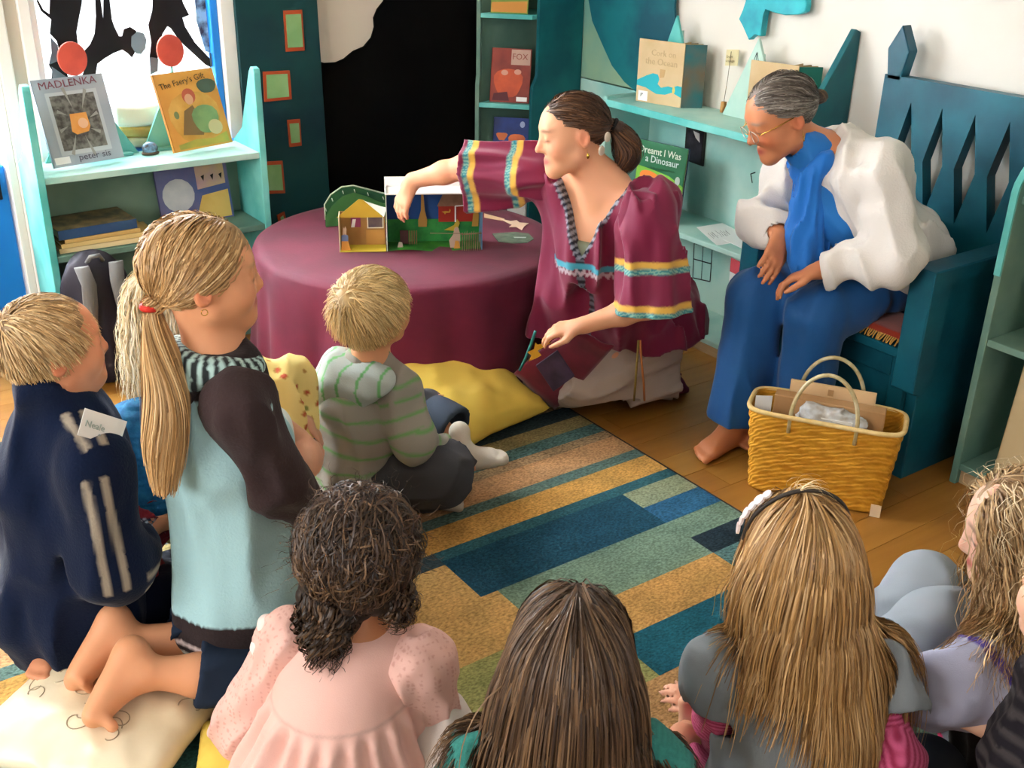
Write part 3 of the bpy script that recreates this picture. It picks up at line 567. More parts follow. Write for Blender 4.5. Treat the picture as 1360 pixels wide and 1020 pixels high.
# --- black paper figures hung in the window
m_sil = mat('black_card', '#0c0a0d', 0.8); m_slate = mat('slate_blue_card', '#6f8796', 0.8); m_hand = mat('grey_card', '#5c646c', 0.8)
def sil(name, label, parts, y):
    r = None
    for k, (nm, pts, m) in enumerate(parts):
        P = [(p[0], y - 0.003 * k, p[2]) for p in (atY(a / 4.25, b_ / 4.25, y) for a, b_ in pts)]
        if r is None: r = thing(name, label, 'window figure', tuple(np.array(P).mean(0)))
        prism(nm, P, (0, 0.003, 0), m, r)
    return r
YS = WL + 0.02
sil('paper_tree', 'black paper tree trunk shape with grey ears in the bright window', [('trunk', [(285, -120), (470, -120), (462, 20), (448, 90), (432, 180), (440, 250), (400, 300), (390, 345), (372, 400), (400, 470), (290, 470), (295, 400), (275, 365), (330, 340), (340, 300), (320, 230), (282, 190), (290, 110), (268, 92), (232, 62), (205, 0), (215, 0), (245, 55), (280, 80)], m_sil), ('ear', [(285, 210), (325, 255), (335, 340), (275, 365), (290, 300)], m_hand), ('ear', [(290, 375), (370, 430), (385, 500), (300, 500)], m_hand)], YS)
sil('paper_acrobat', 'black paper figure bending over with slate blue mask in the window', [('body', [(535, -60), (560, -60), (583, 110), (585, -60), (612, -60), (632, 110), (645, 150), (672, 205), (690, 205), (700, 165), (735, 152), (770, 175), (760, 300), (745, 325), (720, 300), (690, 280), (640, 300), (590, 330), (550, 360), (540, 420), (545, 490), (440, 490), (475, 400), (465, 300), (510, 250), (535, 190), (542, 90)], m_sil), ('mask', [(742, 205), (775, 178), (810, 188), (826, 225), (818, 275), (795, 305), (765, 300), (740, 260)], m_slate)], YS + 0.006)
sil('paper_walker', 'black paper striding figure with grey hands in the window', [('body', [(865, -60), (1010, -60), (1035, 20), (1068, 85), (1030, 100), (1045, 150), (1100, 240), (1185, 330), (1190, 380), (1160, 365), (1090, 300), (1035, 250), (1000, 210), (965, 160), (945, 148), (918, 190), (900, 260), (890, 330), (890, 400), (850, 420), (845, 320), (855, 240), (838, 140), (860, 60)], m_sil), ('hand', [(1180, 300), (1225, 280), (1240, 330), (1190, 380)], m_hand), ('foot', [(845, 320), (890, 330), (888, 400), (850, 418)], m_hand)], YS + 0.012)
# patterned strip hanging at the window's right side
st = thing('hanging_strip', 'narrow blue and black patterned strip hanging at the blue window jamb', 'hanging', atY(272, 20, YS + 0.02))
prism('ribbon', [atY(x / 4.25, y_ / 4.25, YS + 0.02) for x, y_ in ((1095, -60), (1165, -60), (1200, 300), (1160, 290), (1110, 120))], (0, 0.002, 0), mat('pale_blue_lace', '#9cc3dd', 0.8, '#3a3546', 28), st)
# --- backpack
def backpack():
    t = thing('backpack', 'black backpack with grey shoulder straps on the floor against the low bookcase', 'backpack', (0.92, 3.79, 0))
    c = np.array([0.918, 3.80, 0.24])
    P = [ell(c, (0.125, 0.085, 0.235), k=0.03), ell(c + [0, 0.0, -0.10], (0.13, 0.09, 0.15), k=0.05), ell(c + [0, 0.02, 0.12], (0.11, 0.07, 0.12), k=0.04)]
    def po(Q, d): return cut(Q, fold(Q, d, (0, 0, 1), 14, 0.006, 3), (0, 0, 0.005), (0, 0, -1))
    sdf('bag_body', P, mat('black_nylon', '#17131d', 0.6, '#211c28', 10, bump=0.1, bscale=200), t, 0.006, po)
    m_st = mat('grey_webbing', '#6b6a68', 0.7, bump=0.2, bscale=250)
    for s, xs in ((-1, 0.868), (1, 0.975)):
        pts = [(xs + s * 0.005, 3.73, 0.46), (xs - s * 0.005, 3.705, 0.40), (xs + s * 0.002, 3.70, 0.32), (xs + s * 0.012, 3.705, 0.22), (xs + s * 0.022, 3.715, 0.12), (xs + s * 0.028, 3.72, 0.06)]
        bm = bmesh.new(); ring = []
        for i, p in enumerate(pts):
            wv = 0.024 if i < 3 else 0.024 - 0.004 * (i - 2); ring.append([bm.verts.new((p[0] + a * wv, p[1] + b_, p[2])) for a, b_ in ((-1, 0), (0, -0.012), (1, 0), (1, 0.012), (-1, 0.012))])
        for i in range(len(ring) - 1):
            for k in range(5): bm.faces.new((ring[i][k], ring[i][(k + 1) % 5], ring[i + 1][(k + 1) % 5], ring[i + 1][k]))
        bm.faces.new(ring[0]); bm.faces.new(ring[-1][::-1]); from_bm('shoulder_strap', bm, m_st, t, True)
    tube('handle', [(0.89, 3.77, 0.46), (0.90, 3.75, 0.485), (0.93, 3.75, 0.487), (0.945, 3.77, 0.46)], 0.008, m_st, t)
    box('strap_buckle', (0.985, 3.69, 0.235), (1.03, 3.712, 0.265), mat('grey_buckle', '#8f9698', 0.35), t, 0.004)
backpack()
# --- books in the corner bookcase
def cbook(name, label, z, x0, w, h, cover, lean_=0.22):
    o = A + ufr * (W_ - 0.012 - x0) - nfr * 0.03 + [0, 0, z]; u_ = -ufr
    return book(name, label, o, u_, lean(u_, lean_), w, h, 0.014, cover)
b, fc, fr = cbook('picture_book', 'red picture book lettered FOX standing in the tall corner bookcase', 0.784, 0.03, 0.18, 0.235, mat('red_brown_cover', '#a3402c', 0.5, '#7c2d24', 7))
art(fc, fr, blob(0.45, 0.36, 0.36, 0.3, wob=0.12), mat('fox_orange_print', '#d0572c', 0.5, '#a83f25', 9)); art(fc, fr, blob(0.35, 0.55, 0.09, 0.05), fl_('#d49a86'), 3); art(fc, fr, blob(0.68, 0.57, 0.09, 0.05), fl_('#d49a86'), 3); art(fc, fr, [(0.5, 0.7), (0.98, 0.7), (0.98, 0.98), (0.5, 0.98)], fl_('#c3a191'), 2); words(fc, fr, 'FOX', 0.52, 0.80, 0.036, fl_('#8f4a40')); art(fc, fr, [(0.06, 0.03), (0.5, 0.03), (0.44, 0.2), (0.1, 0.16)], fl_('#5d2a30'), 3); art(fc, fr, [(0.68, 0.03), (0.95, 0.03), (0.95, 0.11), (0.68, 0.11)], m_white, 4, 'shelf_label')
b, fc, fr = cbook('picture_book', 'blue night picture book with orange shapes on the lower shelf of the corner bookcase', 0.422, 0.04, 0.165, 0.29, mat('night_blue_cover', '#1d3a86', 0.5, '#16295f', 8))
art(fc, fr, blob(0.68, 0.62, 0.22, 0.16, wob=0.2), mat('ember_print', '#cf6a36', 0.5, '#b04e2c', 9), 2); art(fc, fr, blob(0.25, 0.7, 0.14, 0.08, wob=0.3), fl_('#c76a3d'), 2); art(fc, fr, blob(0.82, 0.9, 0.07, 0.05), fl_('#a9b8dd'), 3); art(fc, fr, [(0.03, 0.01), (0.97, 0.01), (0.97, 0.03), (0.03, 0.03)], fl_('#b9956a'), 3)
b, fc, fr = cbook('picture_book', 'green picture book with orange band on the upper shelf of the corner bookcase', 1.167, 0.03, 0.165, 0.22, mat('leaf_green_cover', '#5b8a3a', 0.5, '#7d9a40', 8)); art(fc, fr, [(0.02, 0.02), (0.98, 0.02), (0.98, 0.24), (0.02, 0.2)], fl_('#c98a3e')); art(fc, fr, blob(0.55, 0.34, 0.2, 0.08, wob=0.2), fl_('#b5554c'), 2)
# pale boxes low in the corner behind the table
q = thing('card_box', 'white card box on the floor of the corner bookcase behind the table', 'box', (2.98, 4.05, 0.08))
box('box_body', (2.93, 3.985, 0.072), (3.13, 4.13, 0.30), m_white, q, 0.003); box('box_lid', (2.925, 3.98, 0.30), (3.135, 4.135, 0.33), m_white, q, 0.003)
# --- open board book "Cork on the Ocean"
def board_book(label, o, w, h, u, covers, z, title=None):
    o = np.array(o, float); u = norm(u); t = thing('board_book', label, 'book', o + u * w / 2); n = np.cross(u, UPV)
    if n @ CAM_F > 0: n = -n
    fc = frame_box('front_cover', o, u, UPV, -n, w, h, 0.004, m_kraft, t)
    spine = o - u * 0.0
    e = o + u * w
    for k, c in enumerate(covers):          # leaves fan out behind the front board from its far edge
        d = norm(-n + u * (0.05 + 0.30 * k)); frame_box('leaf', e - n * 0.004 - u * (0.012 * (3 - k)), d, UPV, np.cross(d, UPV), 0.085, h - 0.004, 0.003, c, t)
    return t, fc, (o, u, UPV.copy(), n, w, h)
o = np.array([3.03, 3.375, 0.889]); u = norm((0.05, -0.21, 0))
tb, fc, fr = board_book('open kraft board book lettered Cork on the Ocean standing on the top shelf', o, 0.215, 0.245, u, [m_kraft, fl_('#8a6a45'), m_kraft, mat('teal_leaf', '#1f6d74', 0.7, '#7a5f3e', 5)], 0.889)
art(fc, fr, [(0, 0.34), (0, 0.26), (0.2, 0.24), (0.45, 0.16), (0.65, 0.17), (0.8, 0.22), (1, 0.16), (1, 0.33), (0.9, 0.34), (0.8, 0.30), (0.7, 0.31), (0.55, 0.27), (0.47, 0.32), (0.5, 0.40), (0.46, 0.47), (0.35, 0.48), (0.2, 0.43)], fl_('#1fa3ae')); art(fc, fr, [(0.5, 0.42), (0.6, 0.44), (0.62, 0.56), (0.5, 0.56)], fl_('#bd9a68'), 2)
art(fc, fr, [(0.05, 0.02), (0.26, 0.02), (0.26, 0.18), (0.05, 0.18)], m_white, 2, 'shelf_label'); words(fc, fr, 'Cork on', 0.28, 0.76, 0.034, fl_('#b79f76')); words(fc, fr, 'the Ocean', 0.16, 0.62, 0.036, fl_('#b79f76')); words(fc, fr, 'JP', 0.10, 0.10, 0.016, m_ink)
art(fc, fr, blob(0.83, 0.26, 0.03, 0.06, k=8), fl_('#d9c468'), 3)
o = np.array([3.06, 2.80, 0.889]); tb, fc, fr = board_book('open kraft board book with green inner leaves standing behind the seated woman', o, 0.19, 0.235, (0.05, -0.21, 0), [m_kraft, fl_('#8a6a45'), fl_('#a5824f'), mat('green_leaf_board', '#1f6d5c', 0.7)], 0.889); words(fc, fr, 'toy', 0.35, 0.55, 0.05, fl_('#c2aa80'))
# wooden easels on the wall shelf
for i, (y0, y1, ya, za, lab) in enumerate(((3.42, 3.14, 3.285, 1.225, 'aqua triangular easel behind the board book about a cork'), (2.99, 2.70, 2.845, 1.19, 'pale aqua triangular easel with small ink drawing on the top shelf'))):
    e = thing('book_easel', lab, 'easel', (3.13, (y0 + y1) / 2, 0.889)); x = 3.135 + 0.0 * i
    prism('easel_board', [(x, y0, 0.889), (x, y1, 0.889), (x, ya, za)], (0.012, 0, 0), m_aqlight if i else m_aqua, e, 0.001)
    prism('easel_strut', [(x + 0.012, ya - 0.02, 0.889), (x + 0.012, ya + 0.02, 0.889), (x + 0.012, ya, za - 0.06)], (0.035, 0, 0), m_aqlight, e)
    if i:
        for p in ([(0.0, 0.0), (0.02, 0.055)], [(0.02, 0.055), (0.04, 0.0)], [(0.0, 0.0), (0.04, 0.0)], [(0.02, 0.055), (0.02, 0.0)]):
            tube('ink_line', [(x - 0.0005, ya + 0.02 - a, za - 0.105 + b_) for a, b_ in p], 0.0012, m_ink, e, 4)
# cork with wire and card
ck = atZ(960, 149, 0.889); c = thing('cork_card_holder', 'cork with upright wire holding a small cream card on the top shelf', 'ornament', ck)
tube('cork', [ck, ck + [0, 0, 0.012], ck + [0, 0, 0.04]], [0.0115, 0.0125, 0.011], mat('cork', '#b98c55', 0.9, '#9c7040', 60), c, 14)
tube('wire', [ck + [0, 0, 0.038], ck + [0.004, -0.004, 0.13], ck + [0.004, -0.008, 0.23]], 0.0012, mat('thin_wire', '#6a5f48', 0.4, metal=0.8), c, 6)
cc = ck + [0.002, 0.014, 0.175]; cardn = frame_box('card', cc, (0.02, -0.045, 0.004), UPV, (-1, -0.3, 0), 0.05, 0.06, 0.002, mat('cream_card', '#e3d5a8', 0.8), c)
text('card_lettering', 'bon', cc + np.array([-0.0035, -0.006, 0.03]), (0.02, -0.045, 0.004), UPV, 0.016, fl_('#8f8260'), c); text('card_lettering', 'voyage', cc + np.array([-0.0035, -0.003, 0.014]), (0.02, -0.045, 0.004), UPV, 0.013, fl_('#8f8260'), c)
# dinosaur book
o = np.array([2.975, 3.30, 0.450]); u = norm((0.035, -0.215, 0))
b, fc, fr = book('picture_book', 'green picture book lettered Dreamt I Was a Dinosaur on the middle shelf', o, u, lean(u, 0.10), 0.245, 0.30, 0.014, mat('lime_green_cover', '#76b53c', 0.4, '#69a834', 6), spine=fl_('#3c5a8a'), back=fl_('#2b3f63'))
art(fc, fr, [(0, 0.66), (0.3, 0.64), (0.7, 0.6), (1, 0.5), (1, 1), (0, 1)], mat('forest_green_print', '#27724a', 0.4, '#1f6640', 7)); words(fc, fr, 'Dreamt I Was', 0.02, 0.84, 0.039, fl_('#e2e9d8'), 0.0004, squash=0.94); words(fc, fr, 'a Dinosaur', 0.17, 0.73, 0.039, fl_('#cfe0da'), 0.0004, squash=0.98)
words(fc, fr, 'by the storytellers and friends', 0.3, 0.655, 0.010, fl_('#2c5b3a'))
art(fc, fr, blob(0.36, 0.46, 0.28, 0.16, 24, 1.0, 0.18), fl_('#dd7d2f'), 2); art(fc, fr, blob(0.68, 0.27, 0.22, 0.15, 20), mat('grey_animal_print', '#9aa6ad', 0.4, '#87949c', 14), 3); art(fc, fr, blob(0.80, 0.32, 0.13, 0.12, 16, 0.5, 0.08), fl_('#a9b4ba'), 4); art(fc, fr, blob(0.48, 0.26, 0.07, 0.15, 14), fl_('#2f9fb0'), 4); art(fc, fr, blob(0.88, 0.56, 0.05, 0.06), fl_('#b9cabf'), 4)
for a in (0.6, 0.82): art(fc, fr, [(a, 0.08), (a + 0.08, 0.08), (a + 0.08, 0.22), (a, 0.22)], fl_('#8f9ba2'), 3)
for a in (0.1, 0.28, 0.46, 0.64, 0.82): art(fc, fr, [(a, 0.02), (a + 0.1, 0.02), (a + 0.08, 0.08), (a + 0.02, 0.09)], fl_('#4c8f32'), 2)
# framed dark picture on the backing under the top shelf
y0, z0 = atX(911, 222, 3.19)[1], 0.64; f = thing('framed_picture', 'small dark framed photograph fixed under the top wall shelf', 'picture', (3.19, 3.13, 0.65))
pc = [atX(x, y_, 3.19) for x, y_ in ((912, 168), (938, 174), (934, 221), (909, 212))]
prism('frame', [(3.186, p[1], p[2]) for p in pc], (0.008, 0, 0), mat('dark_frame', '#23261f', 0.5), f, 0.001); cen = sum(pc) / 4
prism('photo', [(3.1845, (p[1] - cen[1]) * 0.8 + cen[1], (p[2] - cen[2]) * 0.88 + cen[2]) for p in pc], (0.002, 0, 0), mat('dark_photo', '#17171c', 0.3, '#3d3842', 16), f)
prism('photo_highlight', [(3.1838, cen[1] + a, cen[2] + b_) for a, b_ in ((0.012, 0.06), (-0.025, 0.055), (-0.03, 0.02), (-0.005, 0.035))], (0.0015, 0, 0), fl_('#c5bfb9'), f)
# window drawn in ink on the backing
d = thing('ink_drawing', 'window drawn in black ink lines on the pale backing board beside bench', 'drawing', atX(932, 370, 3.192))
G = [(922, 323), (946, 331), (943, 374), (920, 369)]; gg = [atX(a, b_, 3.1935) for a, b_ in G]
for a, b_ in ((0, 1), (1, 2), (2, 3), (3, 0)): tube('ink_line', [gg[a], gg[b_]], 0.0022, m_ink, d, 4)
tube('ink_line', [(gg[0] + gg[1]) / 2, (gg[2] + gg[3]) / 2], 0.0016, m_ink, d, 4); tube('ink_line', [gg[0] * 0.55 + gg[3] * 0.45, gg[1] * 0.55 + gg[2] * 0.45], 0.0022, m_ink, d, 4)
d = thing('ink_drawing', 'tiny black ink bracket drawn on the backing above the bench arm', 'drawing', atX(1000, 235, 3.192)); gg = [atX(a, b_, 3.1935) for a, b_ in ((1003, 229), (997, 231), (999, 243))]
tube('ink_line', gg[:2], 0.0022, m_ink, d, 4); tube('ink_line', gg[1:], 0.0022, m_ink, d, 4)
# papers on the middle shelf and card board leaning at the bench
for i, (q, lab) in enumerate(((((925, 302), (990, 290), (1003, 318), (952, 326)), 'white sheet with faint pencil doodles on the middle shelf'), (((960, 318), (1000, 305), (1015, 318), (985, 330)), 'white sheet overlapping the doodle sheet near the bench arm'))):
    P = [atZ(a, b_, 0.4475 + 0.0012 * i) for a, b_ in q]; P = [np.array([np.clip(p[0], 2.952, 3.19), p[1], p[2]]) for p in P]
    s_ = thing('paper_sheet', lab, 'paper', sum(P) / 4); sh = prism('sheet', P, (0, 0, 0.001), m_white, s_)
    if i == 0:
        r = random.Random(8)
        for k in range(9):
            a0 = P[0] * 0.8 + P[1] * 0.1 + P[3] * 0.1; w1 = P[1] - P[0]; w2 = P[3] - P[0]; pts = [a0 + w1 * (0.05 + 0.08 * k + r.uniform(-.02, .02)) + w2 * (0.2 + r.uniform(0, .4)) + [0, 0, 0.0015] for _ in range(4)]
            tube('pencil_line', pts, 0.0008, fl_('#8d8b88'), s_, 4)
pb = thing('paper_poster', 'white poster with red heading and black figures beside the bench arm', 'poster', (2.93, 2.53, 0.05))
pq = [atX(a, b_, 2.945) for a, b_ in ((971, 342), (988, 350), (976, 465), (961, 452))]
ps = prism('poster_sheet', pq, (0.003, 0, 0), m_white, pb); pu, pv = norm(pq[1] - pq[0]), norm(pq[0] - pq[3])
prism('red_heading', [p + np.array([-0.0008, 0, 0]) for p in (pq[0], pq[1], pq[1] * 0.84 + pq[2] * 0.16, pq[0] * 0.84 + pq[3] * 0.16)], (0.0008, 0, 0), fl_('#b3424a'), ps)
for k, (a, b_) in enumerate(((0.35, 0.35), (0.6, 0.42), (0.45, 0.52), (0.25, 0.6), (0.55, 0.62), (0.4, 0.75))):
    c0 = pq[0] + (pq[1] - pq[0]) * a + (pq[3] - pq[0]) * b_; prism('ink_figure', [c0 + np.array([-0.0008, 0, 0]) + pu * x + pv * y_ for x, y_ in ((-0.004, -0.01), (0.006, -0.014), (0.003, 0.012), (-0.006, 0.008))], (0.0006, 0, 0), m_ink, ps)
# books in the end bookcase
b, fc, fr = book('picture_book', 'golden yellow picture book on the middle shelf of the end bookcase', (2.925, 1.50, 0.4925), (0.04, -0.2, 0), lean((0.04, -0.2, 0), 0.18), 0.25, 0.27, 0.014, mat('golden_cover', '#c79a3d', 0.5, '#a8762f', 6)); art(fc, fr, blob(0.4, 0.5, 0.25, 0.2, wob=0.1), fl_('#d9bf6f'))
b, fc, fr = book('large_board', 'large pale tan board with dark letter on the bottom shelf of end bookcase', (2.915, 1.50, 0.0725), (0.03, -0.3, 0), lean((0.03, -0.3, 0), 0.12), 0.36, 0.36, 0.012, mat('pale_tan_board', '#cbb68e', 0.7, '#c0a97f', 5)); words(fc, fr, 'M', 0.20, 0.82, 0.06, fl_('#53402c'))
# ------------------------------------------------------------------ round table with cloth
TC = np.array([1.924, 3.337]); TR, TZ = 0.548, 0.492
tt = thing('round_table', 'low round wooden table hidden beneath the maroon cloth', 'table', (TC[0], TC[1], 0))
tube('tabletop', [(TC[0], TC[1], TZ - 0.028), (TC[0], TC[1], TZ - 0.006)], TR - 0.012, mat('table_wood', '#7c5a38', 0.6), tt, 48, smooth=False)
for k in range(4):
    a = k * math.pi / 2 + 0.5; x, y_ = TC[0] + 0.36 * math.cos(a), TC[1] + 0.36 * math.sin(a); tube('leg', [(x, y_, 0.0), (x, y_, TZ - 0.028)], [0.02, 0.026], MATS['table_wood'], tt, 12)
def cloth():
    n, V, F = 220, [], []
    prof = [(0, TZ), (0.2, TZ), (0.4, TZ), (0.50, TZ), (0.535, TZ - 0.001), (0.550, TZ - 0.007), (0.556, TZ - 0.02), (0.558, TZ - 0.06), (0.560, TZ - 0.12), (0.562, TZ - 0.2), (0.566, TZ - 0.28), (0.570, TZ - 0.36), (0.576, TZ - 0.44), (0.582, 0.014)]
    rs = np.random.RandomState(3); ph = rs.uniform(0, 6.28, 6); 
    for j, (r, z) in enumerate(prof):
        dep = np.clip((TZ - z) / TZ, 0, 1)
        for i in range(n):
            a = 2 * math.pi * i / n
            w_ = 0.5 * math.sin(9 * a + ph[0]) + 0.35 * math.sin(14 * a + ph[1] + 2.5 * z) + 0.3 * math.sin(5 * a + ph[2]) + 0.25 * math.sin(23 * a + ph[3] - 3 * z)
            rr = r + (0.034 * w_ * dep ** 0.8 + 0.010 * dep if r > 0.54 else 0.0)
            zz = z + (0.0012 * math.sin(30 * r + 3 * a + ph[4]) if 0.1 < r < 0.52 else 0)
            V.append((TC[0] + rr * math.cos(a), TC[1] + rr * math.sin(a), zz + 0.002))
    for j in range(len(prof) - 1):
        for i in range(n): F.append((j * n + i, j * n + (i + 1) % n, (j + 1) * n + (i + 1) % n, (j + 1) * n + i))
    o = pyd('tablecloth', V, F, mat('maroon_velvet', '#64102e', 0.7, '#530c27', 6, sheen=0.08, bump=0.1, bscale=180), None, True)
    s = o.modifiers.new('thickness', 'SOLIDIFY'); s.thickness = 0.003; s.offset = -1
    return recentre(tag(o, 'maroon velvet cloth draped to the floor over the round table', 'tablecloth'))
cloth()
# ------------------------------------------------------------------ paper theatre
tx = norm((2.085 - 1.631, 3.079 - 3.329, 0)); ty = np.array([-tx[1], tx[0], 0]); 
if ty @ np.array([0.585, 0.811, 0]) < 0: ty = -ty
tz0 = TZ + 0.0062
def TP(a, b_, z): return np.array([1.783, 3.235, tz0]) + tx * a + ty * b_ + UPV * z
ts = thing('toy_theatre', 'open-fronted paper toy theatre with painted barn and green field on the maroon table', 'toy theatre', TP(0.16, 0.05, 0))
Wt, Dt, Ht = 0.335, 0.11, 0.205
frame_box('backdrop', TP(0, Dt, 0), tx, UPV, ty, Wt, Ht, 0.003, fl_('#17457f'), ts)
frame_box('side_wall', TP(0, 0, 0), ty, UPV, -tx, Dt, Ht + 0.012, 0.003, fl_('#c9d2c0'), ts); frame_box('side_wall', TP(Wt, 0, 0), ty, UPV, -tx, Dt, Ht, 0.003, fl_('#5f86a8'), ts)
frame_box('ceiling_card', TP(-0.005, -0.008, Ht), tx, ty, UPV, Wt + 0.014, Dt + 0.01, 0.004, m_white, ts)
frame_box('folded_flap', TP(-0.005, Dt - 0.02, Ht + 0.004), tx, norm(UPV + ty * 0.5), -ty, Wt - 0.03, 0.035, 0.003, m_white, ts)
V = [TP(a, b_, 0.002 + (0.004 * math.sin(a * 25) if b_ < 0.01 else 0)) for b_ in (-0.004, Dt) for a in np.linspace(0.004, Wt - 0.004, 12)]
pyd('stage_floor', V, [(i, i + 1, i + 13, i + 12) for i in range(11)], mat('stage_green', '#3f8a2c', 0.7, '#2c7430', 20), ts)
frame_box('meadow', TP(0.003, Dt - 0.004, 0.0), tx, UPV, -ty, Wt - 0.006, 0.085, 0.002, mat('meadow_green', '#2f8a3c', 0.7, '#227036', 25), ts)
def card(name, pts, dep, m, parent=ts, t=0.002): return prism(name, [TP(a, dep, z) for a, z in pts], ty * t, m, parent)
card('barn_wall', [(0.185, 0.075), (0.312, 0.075), (0.312, 0.135), (0.185, 0.135)], Dt - 0.010, fl_('#9c2a1a')); card('barn_roof', [(0.18, 0.133), (0.318, 0.133), (0.296, 0.175), (0.27, 0.192), (0.23, 0.192), (0.2, 0.175)], Dt - 0.013, mat('thatch_brown', '#8a6a55', 0.9, '#7a5c48', 30))
card('barn_post', [(0.243, 0.075), (0.248, 0.075), (0.248, 0.134), (0.243, 0.134)], Dt - 0.014, m_white); card('rafter', [(0.245, 0.132), (0.308, 0.136), (0.308, 0.139), (0.245, 0.136)], Dt - 0.015, m_white)
card('yellow_animal', [(0.197, 0.113), (0.21, 0.116), (0.222, 0.114), (0.226, 0.124), (0.229, 0.118), (0.226, 0.11), (0.212, 0.109), (0.208, 0.103), (0.205, 0.109)], Dt - 0.014, fl_('#c79a35'))
card('cypress', [(0.112, 0.06), (0.142, 0.06), (0.144, 0.085), (0.136, 0.12), (0.131, 0.19), (0.124, 0.19), (0.122, 0.12), (0.112, 0.085)], Dt - 0.018, fl_('#9a7434')); card('cypress', [(0.305, 0.06), (0.328, 0.06), (0.33, 0.1), (0.322, 0.15), (0.314, 0.15)], Dt - 0.02, fl_('#b58b3c'))
card('path', [(0.205, 0.045), (0.25, 0.04), (0.262, 0.07), (0.252, 0.085), (0.24, 0.062)], Dt - 0.012, fl_('#b9a034'))
card('gate', [(0.045, 0.01), (0.075, 0.01), (0.075, 0.06), (0.045, 0.06)], 0.05, fl_('#3a1f1c'))
for k in range(4): card('fence_stick', [(0.078 + 0.008 * k, 0.01), (0.081 + 0.008 * k, 0.01), (0.081 + 0.008 * k, 0.06), (0.078 + 0.008 * k, 0.06)], 0.045, fl_('#6f5a38'))
for k in range(9): card('fence_stick', [(0.262 + 0.0078 * k, -0.002), (0.2650 + 0.0078 * k, -0.002), (0.266 + 0.0078 * k, 0.066 + 0.004 * (k % 3)), (0.263 + 0.0078 * k, 0.064)], -0.004 - 0.003 * (k % 2), mat('twig', '#8a7a5c', 0.9, '#6d5f45', 40))
card('fence_rail', [(0.258, 0.058), (0.332, 0.062), (0.332, 0.066), (0.258, 0.062)], -0.008, MATS['twig']); card('fence_rail', [(0.15, 0.063), (0.262, 0.06), (0.262, 0.062), (0.15, 0.065)], 0.0, MATS['twig'])
card('paper_figure', [(0.222, 0.003), (0.258, 0.003), (0.258, 0.05), (0.252, 0.075), (0.245, 0.08), (0.238, 0.075), (0.232, 0.05), (0.218, 0.03)], 0.02, fl_('#b09a86')); card('paper_figure', [(0.235, 0.0), (0.258, 0.0), (0.252, 0.028), (0.24, 0.03)], 0.016, fl_('#c98f3f')); card('paper_figure', [(0.035, 0.004), (0.055, 0.004), (0.052, 0.022), (0.04, 0.024)], 0.03, fl_('#a89a8a'))
hs = thing('paper_house', 'small paper house with yellow gabled roof beside the toy theatre', 'toy house', TP(-0.08, 0.05, 0))
HW = 0.168
frame_box('back_wall', TP(-HW, 0.075, 0), tx, UPV, ty, HW - 0.006, 0.125, 0.003, mat('cardboard_brown', '#a27a48', 0.8, '#966d3d', 12), hs)
frame_box('side_wall', TP(-HW, 0.0, 0), ty, UPV, tx, 0.075, 0.125, 0.003, fl_('#d5c7a5'), hs)
frame_box('house_floor', TP(-HW, -0.004, 0.0), tx, ty, UPV, HW - 0.006, 0.08, 0.002, fl_('#c2aa34'), hs)
prism('gable_roof', [TP(-HW - 0.006, 0.02, 0.118), TP(-0.012, 0.02, 0.118), TP(-0.08, 0.02, 0.180), TP(-0.095, 0.02, 0.183)], ty * 0.003, mat('mustard_card', '#c0a235', 0.8, '#b3932c', 9), hs)
prism('roof_flap', [TP(-0.08, 0.023, 0.178), TP(-0.01, 0.023, 0.118), TP(0.0, 0.075, 0.135), TP(-0.06, 0.075, 0.15)], UPV * 0.002, m_white, hs)
wp = frame_box('window_print', TP(-0.127, 0.074, 0.068), tx, UPV, -ty, 0.034, 0.034, 0.002, fl_('#8f3a63'), hs); frame_box('curtain', TP(-0.127, 0.071, 0.068), tx, norm(UPV * 0.9 + tx * 0.2), -ty, 0.012, 0.03, 0.001, m_white, wp)
wp = frame_box('window_frame', TP(-0.070, 0.074, 0.063), tx, UPV, -ty, 0.058, 0.052, 0.002, fl_('#d9d0bb'), hs); frame_box('window_fill', TP(-0.066, 0.0715, 0.067), tx, UPV, -ty, 0.05, 0.044, 0.001, mat('dusk_print', '#54434c', 0.6, '#6b5852', 30), wp)
frame_box('door_print', TP(-0.075, 0.073, 0.003), tx, UPV, -ty, 0.065, 0.055, 0.002, fl_('#a9793c'), hs)
fb = prism('paper_figure', [TP(-0.163, 0.012, 0.0), TP(-0.128, 0.012, 0.0), TP(-0.138, 0.012, 0.036), TP(-0.15, 0.012, 0.045), TP(-0.16, 0.012, 0.04)], ty * 0.002, fl_('#c98a3c'), hs)
prism('figure_coat', [TP(-0.161, 0.01, 0.036), TP(-0.137, 0.01, 0.036), TP(-0.136, 0.01, 0.055), TP(-0.148, 0.01, 0.062), TP(-0.16, 0.01, 0.056)], ty * 0.002, fl_('#5f7396'), fb); prism('figure_head', [TP(-0.155, 0.01, 0.058), TP(-0.143, 0.01, 0.058), TP(-0.141, 0.01, 0.078), TP(-0.145, 0.01, 0.09), TP(-0.149, 0.01, 0.08), TP(-0.153, 0.01, 0.088)], ty * 0.002, fl_('#b79a7c'), fb)
